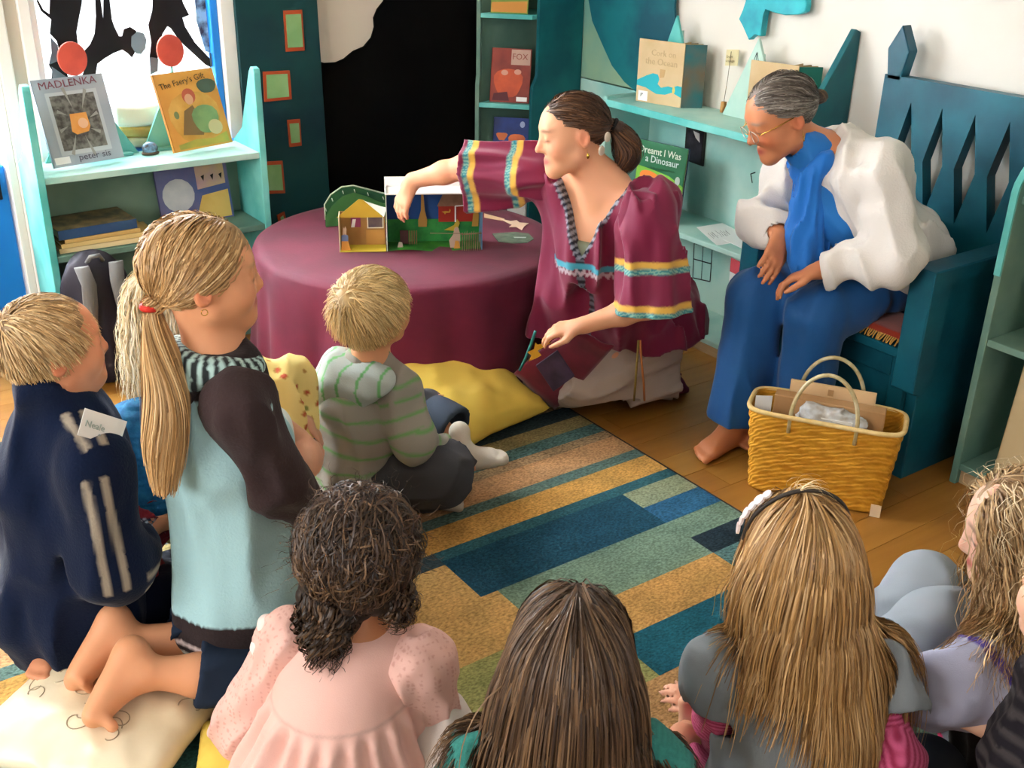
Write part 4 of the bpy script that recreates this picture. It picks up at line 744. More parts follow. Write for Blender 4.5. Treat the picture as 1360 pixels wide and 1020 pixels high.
# curved dark green backdrop strip behind the house
gs = thing('hill_backdrop', 'curved dark green card hill with pale dashes standing behind the paper house', 'toy scenery', TP(-0.1, 0.2, 0))
og = [atY(x, y_, 3.62) for x, y_ in ((432, 292), (431, 272), (438, 258), (450, 247), (463, 244), (478, 247), (495, 251), (512, 252), (530, 250))]; base = [(og[-1][0], og[-1][2])]
gp = [np.array([p[0], 3.62 - 0.35 * (p[0] - og[0][0]), p[2]]) for p in og]; lo = [np.array([p[0], p[1], tz0]) for p in gp]
prism('hill_card', [lo[0]] + gp + [lo[-1]], norm((0.33, 0.94, 0)) * 0.003, mat('dark_green_card', '#1d4a33', 0.8, '#2c5f33', 10), gs)
prism('light_hill', [lo[0] - [0, 0.004, 0]] + [p * [1, 1, 1] - [0, 0.004, 0.035 + 0.01 * math.sin(i * 1.1)] for i, p in enumerate(gp)] + [lo[-1] - [0, 0.004, 0]], norm((0.33, 0.94, 0)) * 0.003, fl_('#3d6f3a'), gs)
tube('pale_rim', [p + [0, 0, 0.001] for p in gp], 0.0028, fl_('#a9b59a'), gs, 6)
for i in range(1, 8): p = gp[i]; tube('pale_dash', [p - [0, 0.006, 0.012], p - [-0.004, 0.006, 0.024]], 0.0018, fl_('#cfd8c8'), gs, 4)
# flat paper pieces on the cloth
pz = TZ + 0.004
pw = thing('paper_puppet', 'thin cream paper animal puppet on a stick lying on the maroon cloth', 'paper puppet', atZ(675, 296, pz))
prism('stick', [atZ(a, b_, pz) for a, b_ in ((643, 284), (670, 291), (670, 294), (643, 289))], (0, 0, 0.002), fl_('#d9b48c'), pw)
prism('animal_shape', [atZ(a, b_, pz + 0.002) for a, b_ in ((664, 291), (678, 294), (686, 293), (690, 296), (702, 297), (696, 301), (693, 306), (686, 302), (676, 302), (680, 299))], (0, 0, 0.002), fl_('#e3c3a6'), pw)
gl = thing('paper_leaf', 'flat grey green paper shape lying near the table edge', 'paper shape', atZ(682, 317, pz))
prism('leaf_shape', [atZ(a, b_, pz) for a, b_ in ((654, 311), (668, 310), (685, 309), (702, 311), (709, 318), (700, 323), (680, 324), (662, 322), (658, 317))], (0, 0, 0.003), mat('sage_card', '#4c5a4c', 0.8, '#63705c', 30), gl); prism('pale_slit', [atZ(a, b_, pz + 0.0032) for a, b_ in ((682, 315), (699, 315), (698, 316.3), (683, 316.2))], (0, 0, 0.001), fl_('#aebbb0'), gl)
# ------------------------------------------------------------------ basket
def basket():
    a0, a1 = np.array([2.300, 1.935, 0]), np.array([2.515, 1.600, 0]); u = norm(a1 - a0); L = np.linalg.norm(a1 - a0); v = np.array([-u[1], u[0], 0])
    if v @ CAM_F < 0: v = -v
    D, H = 0.15, 0.278; c = (a0 + a1) / 2 + v * D / 2
    t = thing('woven_basket', 'yellow woven straw tote basket with clear ring handles on the floor', 'basket', c)
    rings, N = [], 96
    def rr(s, w, d, z):
        out = []
        for i in range(N):
            th_ = 2 * math.pi * i / N; e = 0.32; cx, sy = math.cos(th_), math.sin(th_)
            x = w * math.copysign(abs(cx) ** e, cx); y_ = d * math.copysign(abs(sy) ** (e * 1.3), sy); out.append(c + u * x + v * y_ + UPV * z)
        return out
    V, F = [], []; nz = 34
    for side in (0, 1):
        for j in range(nz):
            f = j / (nz - 1); z = 0.004 + H * f; tp = 1 + 0.13 * f
            ringp = rr(0, (L / 2) * tp - side * 0.006, (D / 2) * (1 + 0.25 * f) - side * 0.006, z)
            for i, p in enumerate(ringp):
                wv = 0.0026 * math.sin(2 * math.pi * j / 4.0 ) + 0.0016 * math.sin(2 * math.pi * (i / 2.0 + j * 0.5)) if not side else 0
                q = p - c; q[2] = 0; V.append(p + norm(q) * wv)
    off = nz * N
    for s_ in (0, 1):
        for j in range(nz - 1):
            for i in range(N):
                a = s_ * off + j * N + i; b_ = s_ * off + j * N + (i + 1) % N; q = (a, b_, b_ + N, a + N); F.append(q if not s_ else q[::-1])
    for i in range(N): a, b_ = (nz - 1) * N + i, (nz - 1) * N + (i + 1) % N; F.append((a, b_, b_ + off, a + off))
    F.append(tuple(range(N))[::-1]); F.append(tuple(off + i for i in range(N)))
    m = mat('straw_weave', '#d59a2c', 0.7, '#bd821c', 30, stretch=(1, 1, 2))
    nt = m.node_tree; b_ = nt.nodes['Principled BSDF']; wv = nt.nodes.new('ShaderNodeTexWave'); wv.inputs['Scale'].default_value = 45; wv.inputs['Distortion'].default_value = 3; wv.bands_direction = 'DIAGONAL'; tc = nt.nodes.new('ShaderNodeTexCoord'); bp = nt.nodes.new('ShaderNodeBump'); bp.inputs['Strength'].default_value = 0.5; bp.inputs['Distance'].default_value = 0.003
    nt.links.new(tc.outputs['Object'], wv.inputs[0]); nt.links.new(wv.outputs[0], bp.inputs['Height']); nt.links.new(bp.outputs[0], b_.inputs['Normal'])
    pyd('woven_body', V, F, m, t, True)
    rim = rr(0, (L / 2) * 1.13, (D / 2) * 1.25, 0.004 + H); bm = bmesh.new(); tube('', [p + [0, 0, -0.004] for p in rim], 0.0075, closed=True, bm=bm, sides=8); from_bm('rim_binding', bm, mat('pale_raffia', '#e6c98f', 0.7, '#d8b878', 40), t, True)
    mh = mat('clear_handle', '#cdbf9a', 0.15, '#b3a06f', 30, spec=0.6)
    for s_ in (-1, 1):
        b0 = c + v * s_ * D * 0.6 + UPV * (H - 0.02); pts = [b0 + u * 0.095 * math.cos(a) + UPV * (0.02 + 0.145 * math.sin(a)) + v * s_ * (-0.02) * math.sin(a) for a in np.linspace(math.pi, 0, 22)]
        tube('handle', [b0 - u * 0.095 - UPV * 0.03] + pts + [b0 + u * 0.095 - UPV * 0.03], 0.0062, mh, t, 10)
    pc = frame_box('corner_patch', a1 - u * 0.028 + v * 0.000 - v * 0.006, u, UPV, v, 0.03, 0.04, 0.003, mat('pale_wear', '#dcc3a0', 0.8), t)
    # things inside the basket
    bx = thing('cardboard_box', 'brown cardboard box standing inside the straw basket', 'box', c + UPV * 0.05)
    frame_box('box_body', c - u * 0.155 - v * 0.03 + UPV * 0.02, u, UPV, v, 0.32, 0.295, 0.045, mat('cardboard', '#b78f63', 0.8, '#a97f53', 7), bx, 0.002); frame_box('box_flap', c - u * 0.16 - v * 0.032 + UPV * 0.24, norm(-u * 0.8 - v * 0.3), norm(UPV), -v, 0.05, 0.07, 0.002, m_white, bx)
    b2 = thing('cardboard_folder', 'pale tan cardboard folder behind the brown box in basket', 'folder', c + v * 0.05 + UPV * 0.05); frame_box('folder_board', c - u * 0.12 + v * 0.03 + UPV * 0.02, u, UPV, v, 0.25, 0.325, 0.012, mat('pale_card', '#dcb88a', 0.8), b2, 0.001); frame_box('folder_slot', c - u * 0.008 + v * 0.028 + UPV * 0.315, u, UPV, -v, 0.016, 0.02, 0.001, mat('pale_slot', '#b3895c', 0.8), b2)
    b3 = thing('plastic_bag_of_paper', 'clear plastic bag with white papers at the front of the basket', 'bag', c - v * 0.05 + UPV * 0.2)
    def po(Q, d): return fold(Q, d, u, 40, 0.006, 7, 0.4)
    sdf('bag_film', [ell(c - v * 0.052 + u * 0.02 + UPV * 0.268, (0.10, 0.018, 0.045), np.stack([u, v, UPV]), k=0.01), ell(c - v * 0.05 - u * 0.02 + UPV * 0.285, (0.06, 0.014, 0.03), np.stack([u, v, UPV]), k=0.02)], mat('crumpled_clear_film', '#d7dbdd', 0.15, '#b9b3aa', 40, spec=0.6), b3, 0.004, po)
    frame_box('paper_sheet', c - v * 0.069 - u * 0.02 + UPV * 0.21, u, UPV, v, 0.10, 0.075, 0.002, m_white, b3)
basket()
# ================================================================== people: builders
def heading(yaw):
    """0 faces away from the photographer, 90 to picture right, 180 towards the photographer"""
    a = math.radians(yaw); return norm(CAM_F * math.cos(a) + CAM_R * math.sin(a))
class Frame:
    def __init__(s, c, yaw, pitch=0.0, roll=0.0, scale=1.0):
        f0 = heading(yaw); r0 = np.cross(f0, UPV); p, q = math.radians(pitch), math.radians(roll)
        f = f0 * math.cos(p) + UPV * math.sin(p); u = UPV * math.cos(p) - f0 * math.sin(p)
        s.c = np.array(c, float); s.f = f; s.r = r0 * math.cos(q) - u * math.sin(q); s.u = u * math.cos(q) + r0 * math.sin(q); s.s = scale; s.M = np.stack([s.r, s.f, s.u])
    def __call__(s, x, y, z): return s.c + s.s * (s.r * x + s.f * y + s.u * z)
    def local(s, P): return (P - s.c) @ s.M.T / s.s
def head_prims(F, child=True):
    s = F.s; S = lambda p, r, k=0.02, g=1: sph(F(*p), r * s, k * s, g); C = lambda a, b, ra, rb, k=0.02, g=1: cap(F(*a), F(*b), ra * s, rb * s, k * s, g)
    E = lambda c, r, k=0.03, g=1: ell(F(*c), np.array(r) * s, F.M, k * s, g)
    jz = 0.90 if child else 1.0; ck = 0.030 if child else 0.026
    P = [E((0, -0.012, 0.03), (0.074, 0.094, 0.083)), E((0, 0.042, 0.035), (0.060, 0.052, 0.056), 0.04), E((0, 0.033, -0.035 * jz), (0.060, 0.062, 0.076 * jz), 0.04)]
    for q in (-1, 1):
        P += [C((q * 0.044, 0.012, -0.066 * jz), (q * 0.008, 0.074, -0.098 * jz), 0.024, 0.019, 0.03), S((q * 0.036, 0.062, -0.032), ck, 0.03)]
    P += [S((0, 0.078, -0.098 * jz), 0.019, 0.025), C((-0.036, 0.082, 0.026), (0.036, 0.082, 0.026), 0.012, 0.012, 0.02)]
    for q in (-1, 1): P += [S((q * 0.032, 0.116, 0.004), 0.019, 0.02, -1), S((q * 0.032, 0.083, 0.003), 0.0145, 0.006)]
    nl = 0.110 if child else 0.117
    P += [C((0, 0.093, 0.014), (0, nl, -0.027), 0.0075, 0.011, 0.014)]
    for q in (-1, 1): P += [S((q * 0.011, 0.101, -0.032), 0.0085, 0.010), C((q * 0.019, 0.087, -0.063 * jz), (q * 0.003, 0.0975, -0.0605 * jz), 0.0045, 0.0065, 0.008), C((q * 0.016, 0.086, -0.074 * jz), (q * 0.002, 0.096, -0.0745 * jz), 0.0055, 0.0078, 0.008)]
    for q in (-1, 1): P += [E((q * 0.078, -0.012, -0.010), (0.010, 0.020, 0.031), 0.012), E((q * 0.087, -0.008, -0.008), (0.008, 0.011, 0.019), 0.006, -1)]
    return P
def face_colour(F, skin, lip='#b4605a', brow='#6b4f3a', blush=0.25, child=True):
    sk, lp, br = (np.array(srgb(h)[:3]) for h in (skin, lip, brow)); jz = 0.90 if child else 1.0
    def col(v):
        q = F.local(v); c = np.tile(sk, (len(v), 1)); g = lambda x, y, z, r: np.exp(-(((q - [x, y, z]) / r) ** 2).sum(1))
        red = np.array([sk[0] * 1.02, sk[1] * 0.62, sk[2] * 0.58])
        m = np.zeros(len(v))
        for s in (-1, 1): m = np.maximum(m, blush * 1.6 * g(s * 0.042, 0.075, -0.03, (0.022, 0.03, 0.022))); m = np.maximum(m, 0.7 * g(s * 0.082, -0.01, -0.01, (0.02, 0.024, 0.034)))
        m = np.maximum(m, 0.5 * g(0, 0.112, -0.03, (0.014, 0.014, 0.014))); c = c + (red - c) * np.clip(m, 0, 1)[:, None]
        L = np.clip(1.6 * g(0, 0.099, -0.067 * jz, (0.020, 0.02, 0.0095)), 0, 1); c = c + (lp - c) * L[:, None]
        for s in (-1, 1):
            B = np.clip(1.5 * g(s * 0.033, 0.094, 0.028, (0.020, 0.03, 0.005)), 0, 1) * 0.8; c = c + (br - c) * B[:, None]
            E_ = np.clip(1.6 * g(s * 0.033, 0.097, -0.003, (0.015, 0.012, 0.0032)), 0, 1) * 0.9; c = c + (br * 0.35 - c) * E_[:, None]
        return c
    return col
def hand_prims(w, f, n, side, s=1.0, curl=0.5, curls=None, spread=1.0, thumb=0.5):
    """w wrist, f towards the fingers, n palm normal, side +1 puts the thumb along cross(n, f)"""
    f = norm(f); n = norm(np.array(n, float) - f * (np.array(n, float) @ f)); lat = np.cross(n, f) * side; P = []
    P.append(cap(w, w + f * 0.03 * s, 0.024 * s, 0.024 * s, 0.015 * s))
    lats = (0.027, 0.009, -0.009, -0.026); lens = (0.070, 0.078, 0.072, 0.056); kn = (0.088, 0.092, 0.088, 0.080)
    for i in range(4):
        k = w + s * (f * kn[i] + lat * lats[i]); P.append(cap(w + s * (f * 0.02 + lat * lats[i] * 0.6), k, 0.0135 * s, 0.0115 * s, 0.012 * s))
        p = k; a = 0.0; cu = (curls[i] if curls else curl); fd = norm(f + lat * (0.10 * (1.5 - i)) * spread * 0.6)
        for j, fr in enumerate((0.44, 0.31, 0.25)):
            a += cu * (0.75, 1.0, 0.7)[j]; d = fd * math.cos(a) + n * math.sin(a); e = p + d * lens[i] * fr * s
            P.append(cap(p, e, (0.0098, 0.0088, 0.008)[j] * s, (0.0088, 0.008, 0.0068)[j] * s, 0.004 * s)); p = e
    b = w + s * (f * 0.028 + lat * 0.022); d1 = norm(f * 0.62 + lat * (0.75 - 0.5 * thumb) + n * 0.6 * thumb); e1 = b + d1 * 0.042 * s; d2 = norm(f * 0.85 + lat * (0.3 - 0.5 * thumb) + n * 0.55 * thumb); e2 = e1 + d2 * 0.034 * s; e3 = e2 + norm(d2 + f * 0.3) * 0.024 * s
    P += [cap(b, e1, 0.0155 * s, 0.012 * s, 0.010 * s), cap(e1, e2, 0.0115 * s, 0.0098 * s, 0.005 * s), cap(e2, e3, 0.0098 * s, 0.0078 * s, 0.004 * s)]
    return P
def foot_prims(an, toe, up, s=1.0, side=1, bend=0.0):
    """an ankle, toe towards the toes, up the shin side of the foot; side +1 puts the big toe along cross(toe, up)"""
    toe = norm(toe); up = norm(np.array(up, float) - toe * (np.array(up, float) @ toe)); lat = np.cross(toe, up) * side; an = np.array(an, float)
    heel = an - up * 0.045 * s - toe * 0.028 * s; P = [cap(an, heel, 0.034 * s, 0.031 * s, 0.02 * s)]
    for l, L in ((0.018, 0.125), (-0.018, 0.11)): P.append(cap(heel, an + toe * L * s - up * 0.058 * s + lat * l * s, 0.030 * s, 0.026 * s, 0.03 * s))
    P.append(cap(an, an + toe * 0.09 * s - up * 0.042 * s, 0.032 * s, 0.02 * s, 0.03 * s))
    for i, (l, L, r) in enumerate(((0.030, 0.172, 0.0145), (0.009, 0.170, 0.0115), (-0.008, 0.163, 0.011), (-0.023, 0.152, 0.0105), (-0.037, 0.140, 0.010))):
        P.append(cap(an + toe * 0.115 * s - up * 0.058 * s + lat * l * 0.9 * s, an + toe * 0.115 * s - up * 0.060 * s + lat * l * s + (toe * math.cos(bend) + up * (math.sin(bend) - 0.1)) * (L - 0.115) * s, r * s, r * 0.95 * s, 0.006 * s))
    return P
FLOOR = [0.0125]           # rug top; bare boards are at zero
def hit(px, py, prims, lift=0.0):
    """first point of the prims met along that direction"""
    d = norm(ray(px, py)); p = np.array([0, 0, EYE]) + d * 0.6
    for _ in range(90):
        e = float(field(prims, p[None])[0])
        if e < 0.0008: break
        p = p + d * max(e * 0.8, 0.0008)
    return p - d * lift
class Garment:
    def __init__(s): s.p = []; s.sub = []; s.cuts = []; s.folds = []
    def add(s, *pr):
        for p in pr: s.p += p if isinstance(p, list) else [p]
        return s
    def end(s, o, n, R, rin=None):
        """square-cut, hollow end at o facing along n (only within R)"""
        n = norm(n); o = np.array(o, float); s.cuts.append((o, n, R))
        if rin: s.sub.append(cap(o - n * 0.02, o + n * 0.08, rin, rin, 0.004, -1))
        return s
    def build(s, name, m, parent, h=0.006, col=None, relax=1):
        def post(P, d):
            for a in s.folds: d = fold(P, d, *a)
            for p in s.sub: d = -smin(-d, pdist(p, P), 0.003)
            for o, n, R in s.cuts:
                w_ = ((P - o) ** 2).sum(1) < R * R; d = np.where(w_, np.maximum(d, (P - o) @ n), d)
            return np.maximum(d, FLOOR[0] - P[:, 2])
        return sdf(name, s.p, m, parent, h, post, col, relax=relax)
# ------------------------------------------------------------------ hair
HAIRLINE = [(-0.12, -0.062), (-0.06, -0.052), (-0.025, -0.03), (0.0, 0.012), (0.02, 0.022), (0.045, 0.030), (0.07, 0.060), (0.12, 0.078)]
def hairline(y, lift=0.0): return np.interp(y, [a for a, _ in HAIRLINE], [b for _, b in HAIRLINE]) + lift
m_hair = attr_mat('hair', rough=0.5, spec=0.4)
def ribbon_mesh(name, P, r0, cols, parent, cen=None, taper=0.35, m=None):
    """P (n, k, 3) strand centre lines -> slender locks lying round cen, each rolled a little; one colour pair per strand (root, tip)"""
    n, k, _ = P.shape; T = np.gradient(P, axis=1); T /= np.linalg.norm(T, axis=2, keepdims=True) + 1e-9
    if cen is None: cen = P.reshape(-1, 3).mean(0)
    N = P - cen; N = N - T * (N * T).sum(2, keepdims=True); N /= np.linalg.norm(N, axis=2, keepdims=True) + 1e-9; ref = np.cross(T, N)
    a = (np.random.RandomState(n).rand(n) - 0.5)[:, None, None] * 1.3; ref = ref * np.cos(a) + N * np.sin(a)
    rad = (r0 if hasattr(r0, '__len__') else np.full(n, r0))[:, None] * np.interp(np.linspace(0, 1, k), [0, 0.1, 0.6, 1], [0.7, 1, 0.9, taper])[None]; R = rad[..., None]
    V = np.stack([P - ref * R, P + ref * R], 2); idx = np.arange(n * k * 2).reshape(n, k, 2)
    Fq = np.stack([idx[:, :-1, 0], idx[:, :-1, 1], idx[:, 1:, 1], idx[:, 1:, 0]], -1).reshape(-1, 4)
    t = np.linspace(0, 1, k)[None, :, None]; c = (cols[0][:, None, :] * (1 - t) + cols[1][:, None, :] * t)[:, :, None, :].repeat(2, 2).reshape(-1, 3)
    return np_mesh(name, V.reshape(-1, 3), Fq, m or m_hair, parent, c)
def grad(prims, P, e=0.004):
    d = field(prims, P); return d, np.stack([field(prims, P + np.eye(3)[i] * e) - d for i in range(3)], -1) / e
def push(prims, P, off):
    d, g = grad(prims, P); g /= np.linalg.norm(g, axis=-1, keepdims=True) + 1e-9
    return P + g * np.clip(off - d, 0, 0.08)[..., None]
def palette(rs, n, shades, tip=1.15):
    """shades: list of hex colours; random mix for each strand"""
    C = np.array([srgb(h)[:3] for h in shades]); i = rs.randint(0, len(C), n); j = rs.randint(0, len(C), n); t = rs.rand(n, 1); a = C[i] * (1 - t) + C[j] * t
    a = a * rs.uniform(0.75, 1.2, (n, 1)); return a, np.clip(a * tip, 0, 1)
def roots(F, rs, n, lift=0.0, off=0.004, cond=None):
    out = []
    while sum(len(o) for o in out) < n:
        d = rs.randn(n * 3, 3); d /= np.linalg.norm(d, axis=1, keepdims=True); q = d * [0.076, 0.096, 0.085] + [0, -0.012, 0.03]
        ok = q[:, 2] > hairline(q[:, 1], lift)
        if cond is not None: ok &= cond(q)
        out.append(q[ok])
    q = np.concatenate(out)[:n]; return q
def scalp_cap(name, F, shade, parent, t=0.010, lift=0.0, h=0.005, extra=None, post2=None, front=0.5):
    """closed hair volume that hides the scalp"""
    P = [ell(F(0, -0.012, 0.03), np.array([0.074, 0.094, 0.083]) * F.s + t, F.M, 0.02), ell(F(0, 0.036, 0.042), np.array([0.056, 0.048, 0.050]) * F.s + t * front, F.M, 0.03)] + (extra or [])
    def post(Q, d):
        q = F.local(Q); m = (hairline(q[:, 1], lift) - q[:, 2]) * F.s
        if extra: m = np.where(q[:, 1] < -0.045, -1, m)
        d = np.maximum(d, m * 0.8); d = fold(Q, d, F.u + F.f * 0.2, 60, 0.0012, 4, 0.25)
        return post2(Q, d) if post2 else d
    c0 = np.array(srgb(shade)[:3]); return sdf(name, P, m_hair, parent, h, post, lambda v: c0 * (1 + 0.25 * vnoise(np.stack([F.local(v)[:, 0] * 90, F.local(v)[:, 1] * 90, F.local(v)[:, 2] * 20], -1), 3))[:, None])
def short_hair(name, F, rs, n, shades, parent, L=0.05, whorl=(0.01, -0.075, 0.085), fwd=0.6, lift=0.0, off=0.012, r=0.0016, wild=0.15, crop=0.7):
    q = roots(F, rs, n, lift); k = 7; P = np.zeros((n, k, 3)); P[:, 0] = q; w_ = np.array(whorl)
    N = (q - [0, -0.012, 0.03]) / np.array([0.076, 0.096, 0.085]) ** 2; N /= np.linalg.norm(N, axis=1, keepdims=True)
    d = q - w_; d += np.array([0, fwd * 0.05, -0.02]); d += rs.randn(n, 3) * wild * 0.06; d -= N * (d * N).sum(1, keepdims=True); d /= np.linalg.norm(d, axis=1, keepdims=True) + 1e-9
    Ls = L * rs.uniform(0.75, 1.2, n) * np.interp(q[:, 2], [-0.06, 0.03, 0.08], [crop, 0.5 + 0.5 * crop, 1.0]); cur = q.copy()
    for i in range(1, k):
        cur = cur + d * (Ls / (k - 1))[:, None] + np.array([0, 0, -0.0012 * i])
        e = (cur - [0, -0.012, 0.03]) / np.array([0.076, 0.096, 0.085]); rr = np.linalg.norm(e, axis=1, keepdims=True); tgt = 1 + (off + rs.uniform(-0.003, 0.004, n) * (i / k))[:, None] / 0.085 * min(1, i / 2.5)
        cur = np.where(rr < tgt, (cur - [0, -0.012, 0.03]) / rr * tgt + [0, -0.012, 0.03], cur); P[:, i] = cur
    W = F.c + F.s * (P @ F.M)
    return ribbon_mesh(name, W, rs.uniform(0.7, 1.3, n) * r, palette(rs, n, shades), parent, F.c)
def long_hair(name, F, rs, n, shades, parent, L=0.4, part=0.0, collide=(), k=14, r=0.002, off=0.010, wave=0.0, back=0.35, lift=0.0, spread=0.0, cond=None, tip=1.2, curl=0.0, lenfn=None, stiff=0.78, g=0.32, hug=1.0):
    q = roots(F, rs, n, lift, cond=cond); P = np.zeros((n, k, 3)); cur = F.c + F.s * (q @ F.M); P[:, 0] = cur
    N = (q - [0, -0.012, 0.03]) / np.array([0.076, 0.096, 0.085]) ** 2; N /= np.linalg.norm(N, axis=1, keepdims=True)
    wf = np.clip((q[:, 1] + 0.05) / 0.09, 0, 1) * np.clip((q[:, 2] - 0.02) / 0.05, 0, 1); sx = np.tanh((q[:, 0] - part) / 0.02)
    d = wf[:, None] * np.stack([sx * (0.8 + 0.2 * rs.rand(n)), -back * (0.6 + 0.8 * rs.rand(n)), -0.1 + 0 * sx], -1) + (1 - wf)[:, None] * np.stack([0.30 * np.tanh((q[:, 0] - part) / 0.05) + 0.06 * rs.randn(n), -0.35 + 0 * sx, -0.9 + 0 * sx], -1)
    d = d - N * (d * N).sum(1, keepdims=True); d /= np.linalg.norm(d, axis=1, keepdims=True) + 1e-9
    d = d @ F.M; Ls = L * rs.uniform(0.82, 1.08, n) * (lenfn(q) if lenfn else 1.0); st = Ls / (k - 1); ph = rs.rand(n) * 6.28; ax = rs.randn(n, 3); offs = off * rs.uniform(0.5, 1.9, n)
    col_ = list(collide); drift = rs.randn(n, 3) * 0.03 + F.r * 0.0
    for i in range(1, k):
        d = d * stiff + np.array([0, 0, -g]) + drift * spread; d /= np.linalg.norm(d, axis=1, keepdims=True)
        nxt = cur + d * st[:, None]; nxt = push(col_, nxt, offs)
        lz = F.local(nxt); e_, g_ = grad(col_, nxt); g_ /= np.linalg.norm(g_, axis=1, keepdims=True) + 1e-9; w_ = np.clip(lz[:, 2] / 0.03, 0, 1) * hug; nxt = nxt - g_ * (np.clip(e_ - offs, 0, 0.1) * w_)[:, None]
        seg = nxt - cur; d = seg / (np.linalg.norm(seg, axis=1, keepdims=True) + 1e-9); cur = cur + d * st[:, None]; P[:, i] = cur
    if wave or curl:
        t = np.linspace(0, 1, k)[None]; a = wave * np.sin(t * 9 + ph[:, None] * 0.25) * t; P = P + a[..., None] * F.r
        if curl: om = 16 + 7 * rs.rand(n); c_ = curl * np.minimum(t * 3, 1); P = P + c_[..., None] * (np.cos(om[:, None] * t + ph[:, None])[..., None] * F.r + np.sin(om[:, None] * t + ph[:, None])[..., None] * F.f)
    return ribbon_mesh(name, P, rs.uniform(0.6, 1.4, n) * r, palette(rs, n, shades, tip), parent, F.c)
def tied_hair(name, F, rs, n, shades, parent, tie, collide, off=0.010, r=0.0018, part=0.0, k=10, lift=0.0, knot=0.012):
    """hair combed back over the scalp into a tie (tie is in head coordinates)"""
    q = roots(F, rs, n, lift); t = np.linspace(0, 1, k)[None, :, None]; T = np.array(tie)
    a = q.copy(); mid = np.stack([q[:, 0] + np.sign(q[:, 0] - part) * 0.03 * (q[:, 2] > 0.06), q[:, 1] * 0.3 + T[1] * 0.25, q[:, 2] * 0.55 + T[2] * 0.3], -1)
    e = T + rs.randn(n, 3) * knot * 0.5; P = (1 - t) ** 2 * a[:, None] + 2 * t * (1 - t) * mid[:, None] + t ** 2 * e[:, None]
    c = np.array([0, -0.012, 0.03]); R_ = np.array([0.076, 0.096, 0.085]); v = (P - c) / R_; rr = np.linalg.norm(v, axis=2, keepdims=True); tgt = 1 + (off * rs.uniform(0.6, 1.4, n))[:, None, None] / 0.085 * np.minimum(1, t * 6)
    P = np.where(rr < tgt, v / rr * tgt * R_ + c, P); W = F.c + F.s * (P @ F.M)
    return ribbon_mesh(name, W, rs.uniform(0.7, 1.3, n) * r, palette(rs, n, shades, 1.05), parent, F.c, taper=0.7)
def tail_hair(name, path, rad, rs, n, shades, parent, r=0.002, k=16, curl=0.0, frizz=0.0, tip=1.2, ragged=0.15):
    """strands bundled along a path with radius profile rad"""
    path = np.array(path); m = len(path); tt = np.linspace(0, 1, k); C = np.stack([np.interp(tt, np.linspace(0, 1, m), path[:, i]) for i in range(3)], -1); Rr = np.interp(tt, np.linspace(0, 1, len(rad)), rad)
    for _ in range(2): C[1:-1] = (C[:-2] + 2 * C[1:-1] + C[2:]) / 4
    T = np.gradient(C, axis=0); T /= np.linalg.norm(T, axis=1, keepdims=True); a = np.cross(T, [0.3, 0.9, 0.2]); a /= np.linalg.norm(a, axis=1, keepdims=True); b = np.cross(T, a)
    th = rs.rand(n) * 6.28; ro = np.sqrt(rs.rand(n)); end = 1 - ragged * rs.rand(n) ** 1.5; S = tt[None] * end[:, None]
    f = lambda A: np.stack([np.interp(S, tt, A[:, i]) for i in range(3)], -1)
    tw = th[:, None] + 0.5 * np.sin(S * 4 + th[:, None]); P = f(C) + (np.interp(S, tt, Rr) * ro[:, None])[..., None] * (np.cos(tw)[..., None] * f(a) + np.sin(tw)[..., None] * f(b))
    if curl: om = 18 + 8 * rs.rand(n); ph = rs.rand(n) * 6.28; P = P + curl * np.minimum(S * 3, 1)[..., None] * (np.cos(om[:, None] * S + ph[:, None])[..., None] * f(a) + np.sin(om[:, None] * S + ph[:, None])[..., None] * f(b))
    if frizz: P = P + frizz * rs.randn(n, 1, 3) * S[..., None]
    return ribbon_mesh(name, P, rs.uniform(0.6, 1.4, n) * r, palette(rs, n, shades, tip), parent, C[:, None].mean(0)[None] if False else C[k // 2] + np.array([0.0, 0.0, 0.0]))
m_skin = attr_mat('skin', rough=0.5, spec=0.35, sub=0.1)
m_knit = attr_mat('knit_cloth', rough=0.95, spec=0.1, sheen=0.06, bump=0.25, bscale=320)
m_fleece = attr_mat('fleece_cloth', rough=0.95, spec=0.1, sheen=0.08, bump=0.35, bscale=180)
m_cotton = attr_mat('cotton_cloth', rough=0.9, spec=0.15, bump=0.12, bscale=420)
m_silky = attr_mat('rayon_cloth', rough=0.6, spec=0.25, sheen=0.2, bump=0.06, bscale=300)
def flat(h): c = np.array(srgb(h)[:3]); return lambda v: np.tile(c, (len(v), 1))
def lin(h): return np.array(srgb(h)[:3])
def soft(x, w_, h=0.004): return np.clip(0.5 + (w_ - np.abs(x)) / h, 0, 1)[:, None]
def person(label, prims, col, h=0.0064, group=None):
    o = sdf('person', prims, m_skin, None, h, lambda P, d: np.maximum(d, FLOOR[0] - P[:, 2]), col, raw=True); recentre(o); tag(o, label, 'person', group); return o
def seg_t(P, a, b):
    """position along a segment (0..1, unclipped) and distance from its axis"""
    a, b = np.array(a), np.array(b); ab = b - a; t = ((P - a) @ ab) / (ab @ ab); return t, np.linalg.norm(P - a - t[:, None] * ab, axis=1)
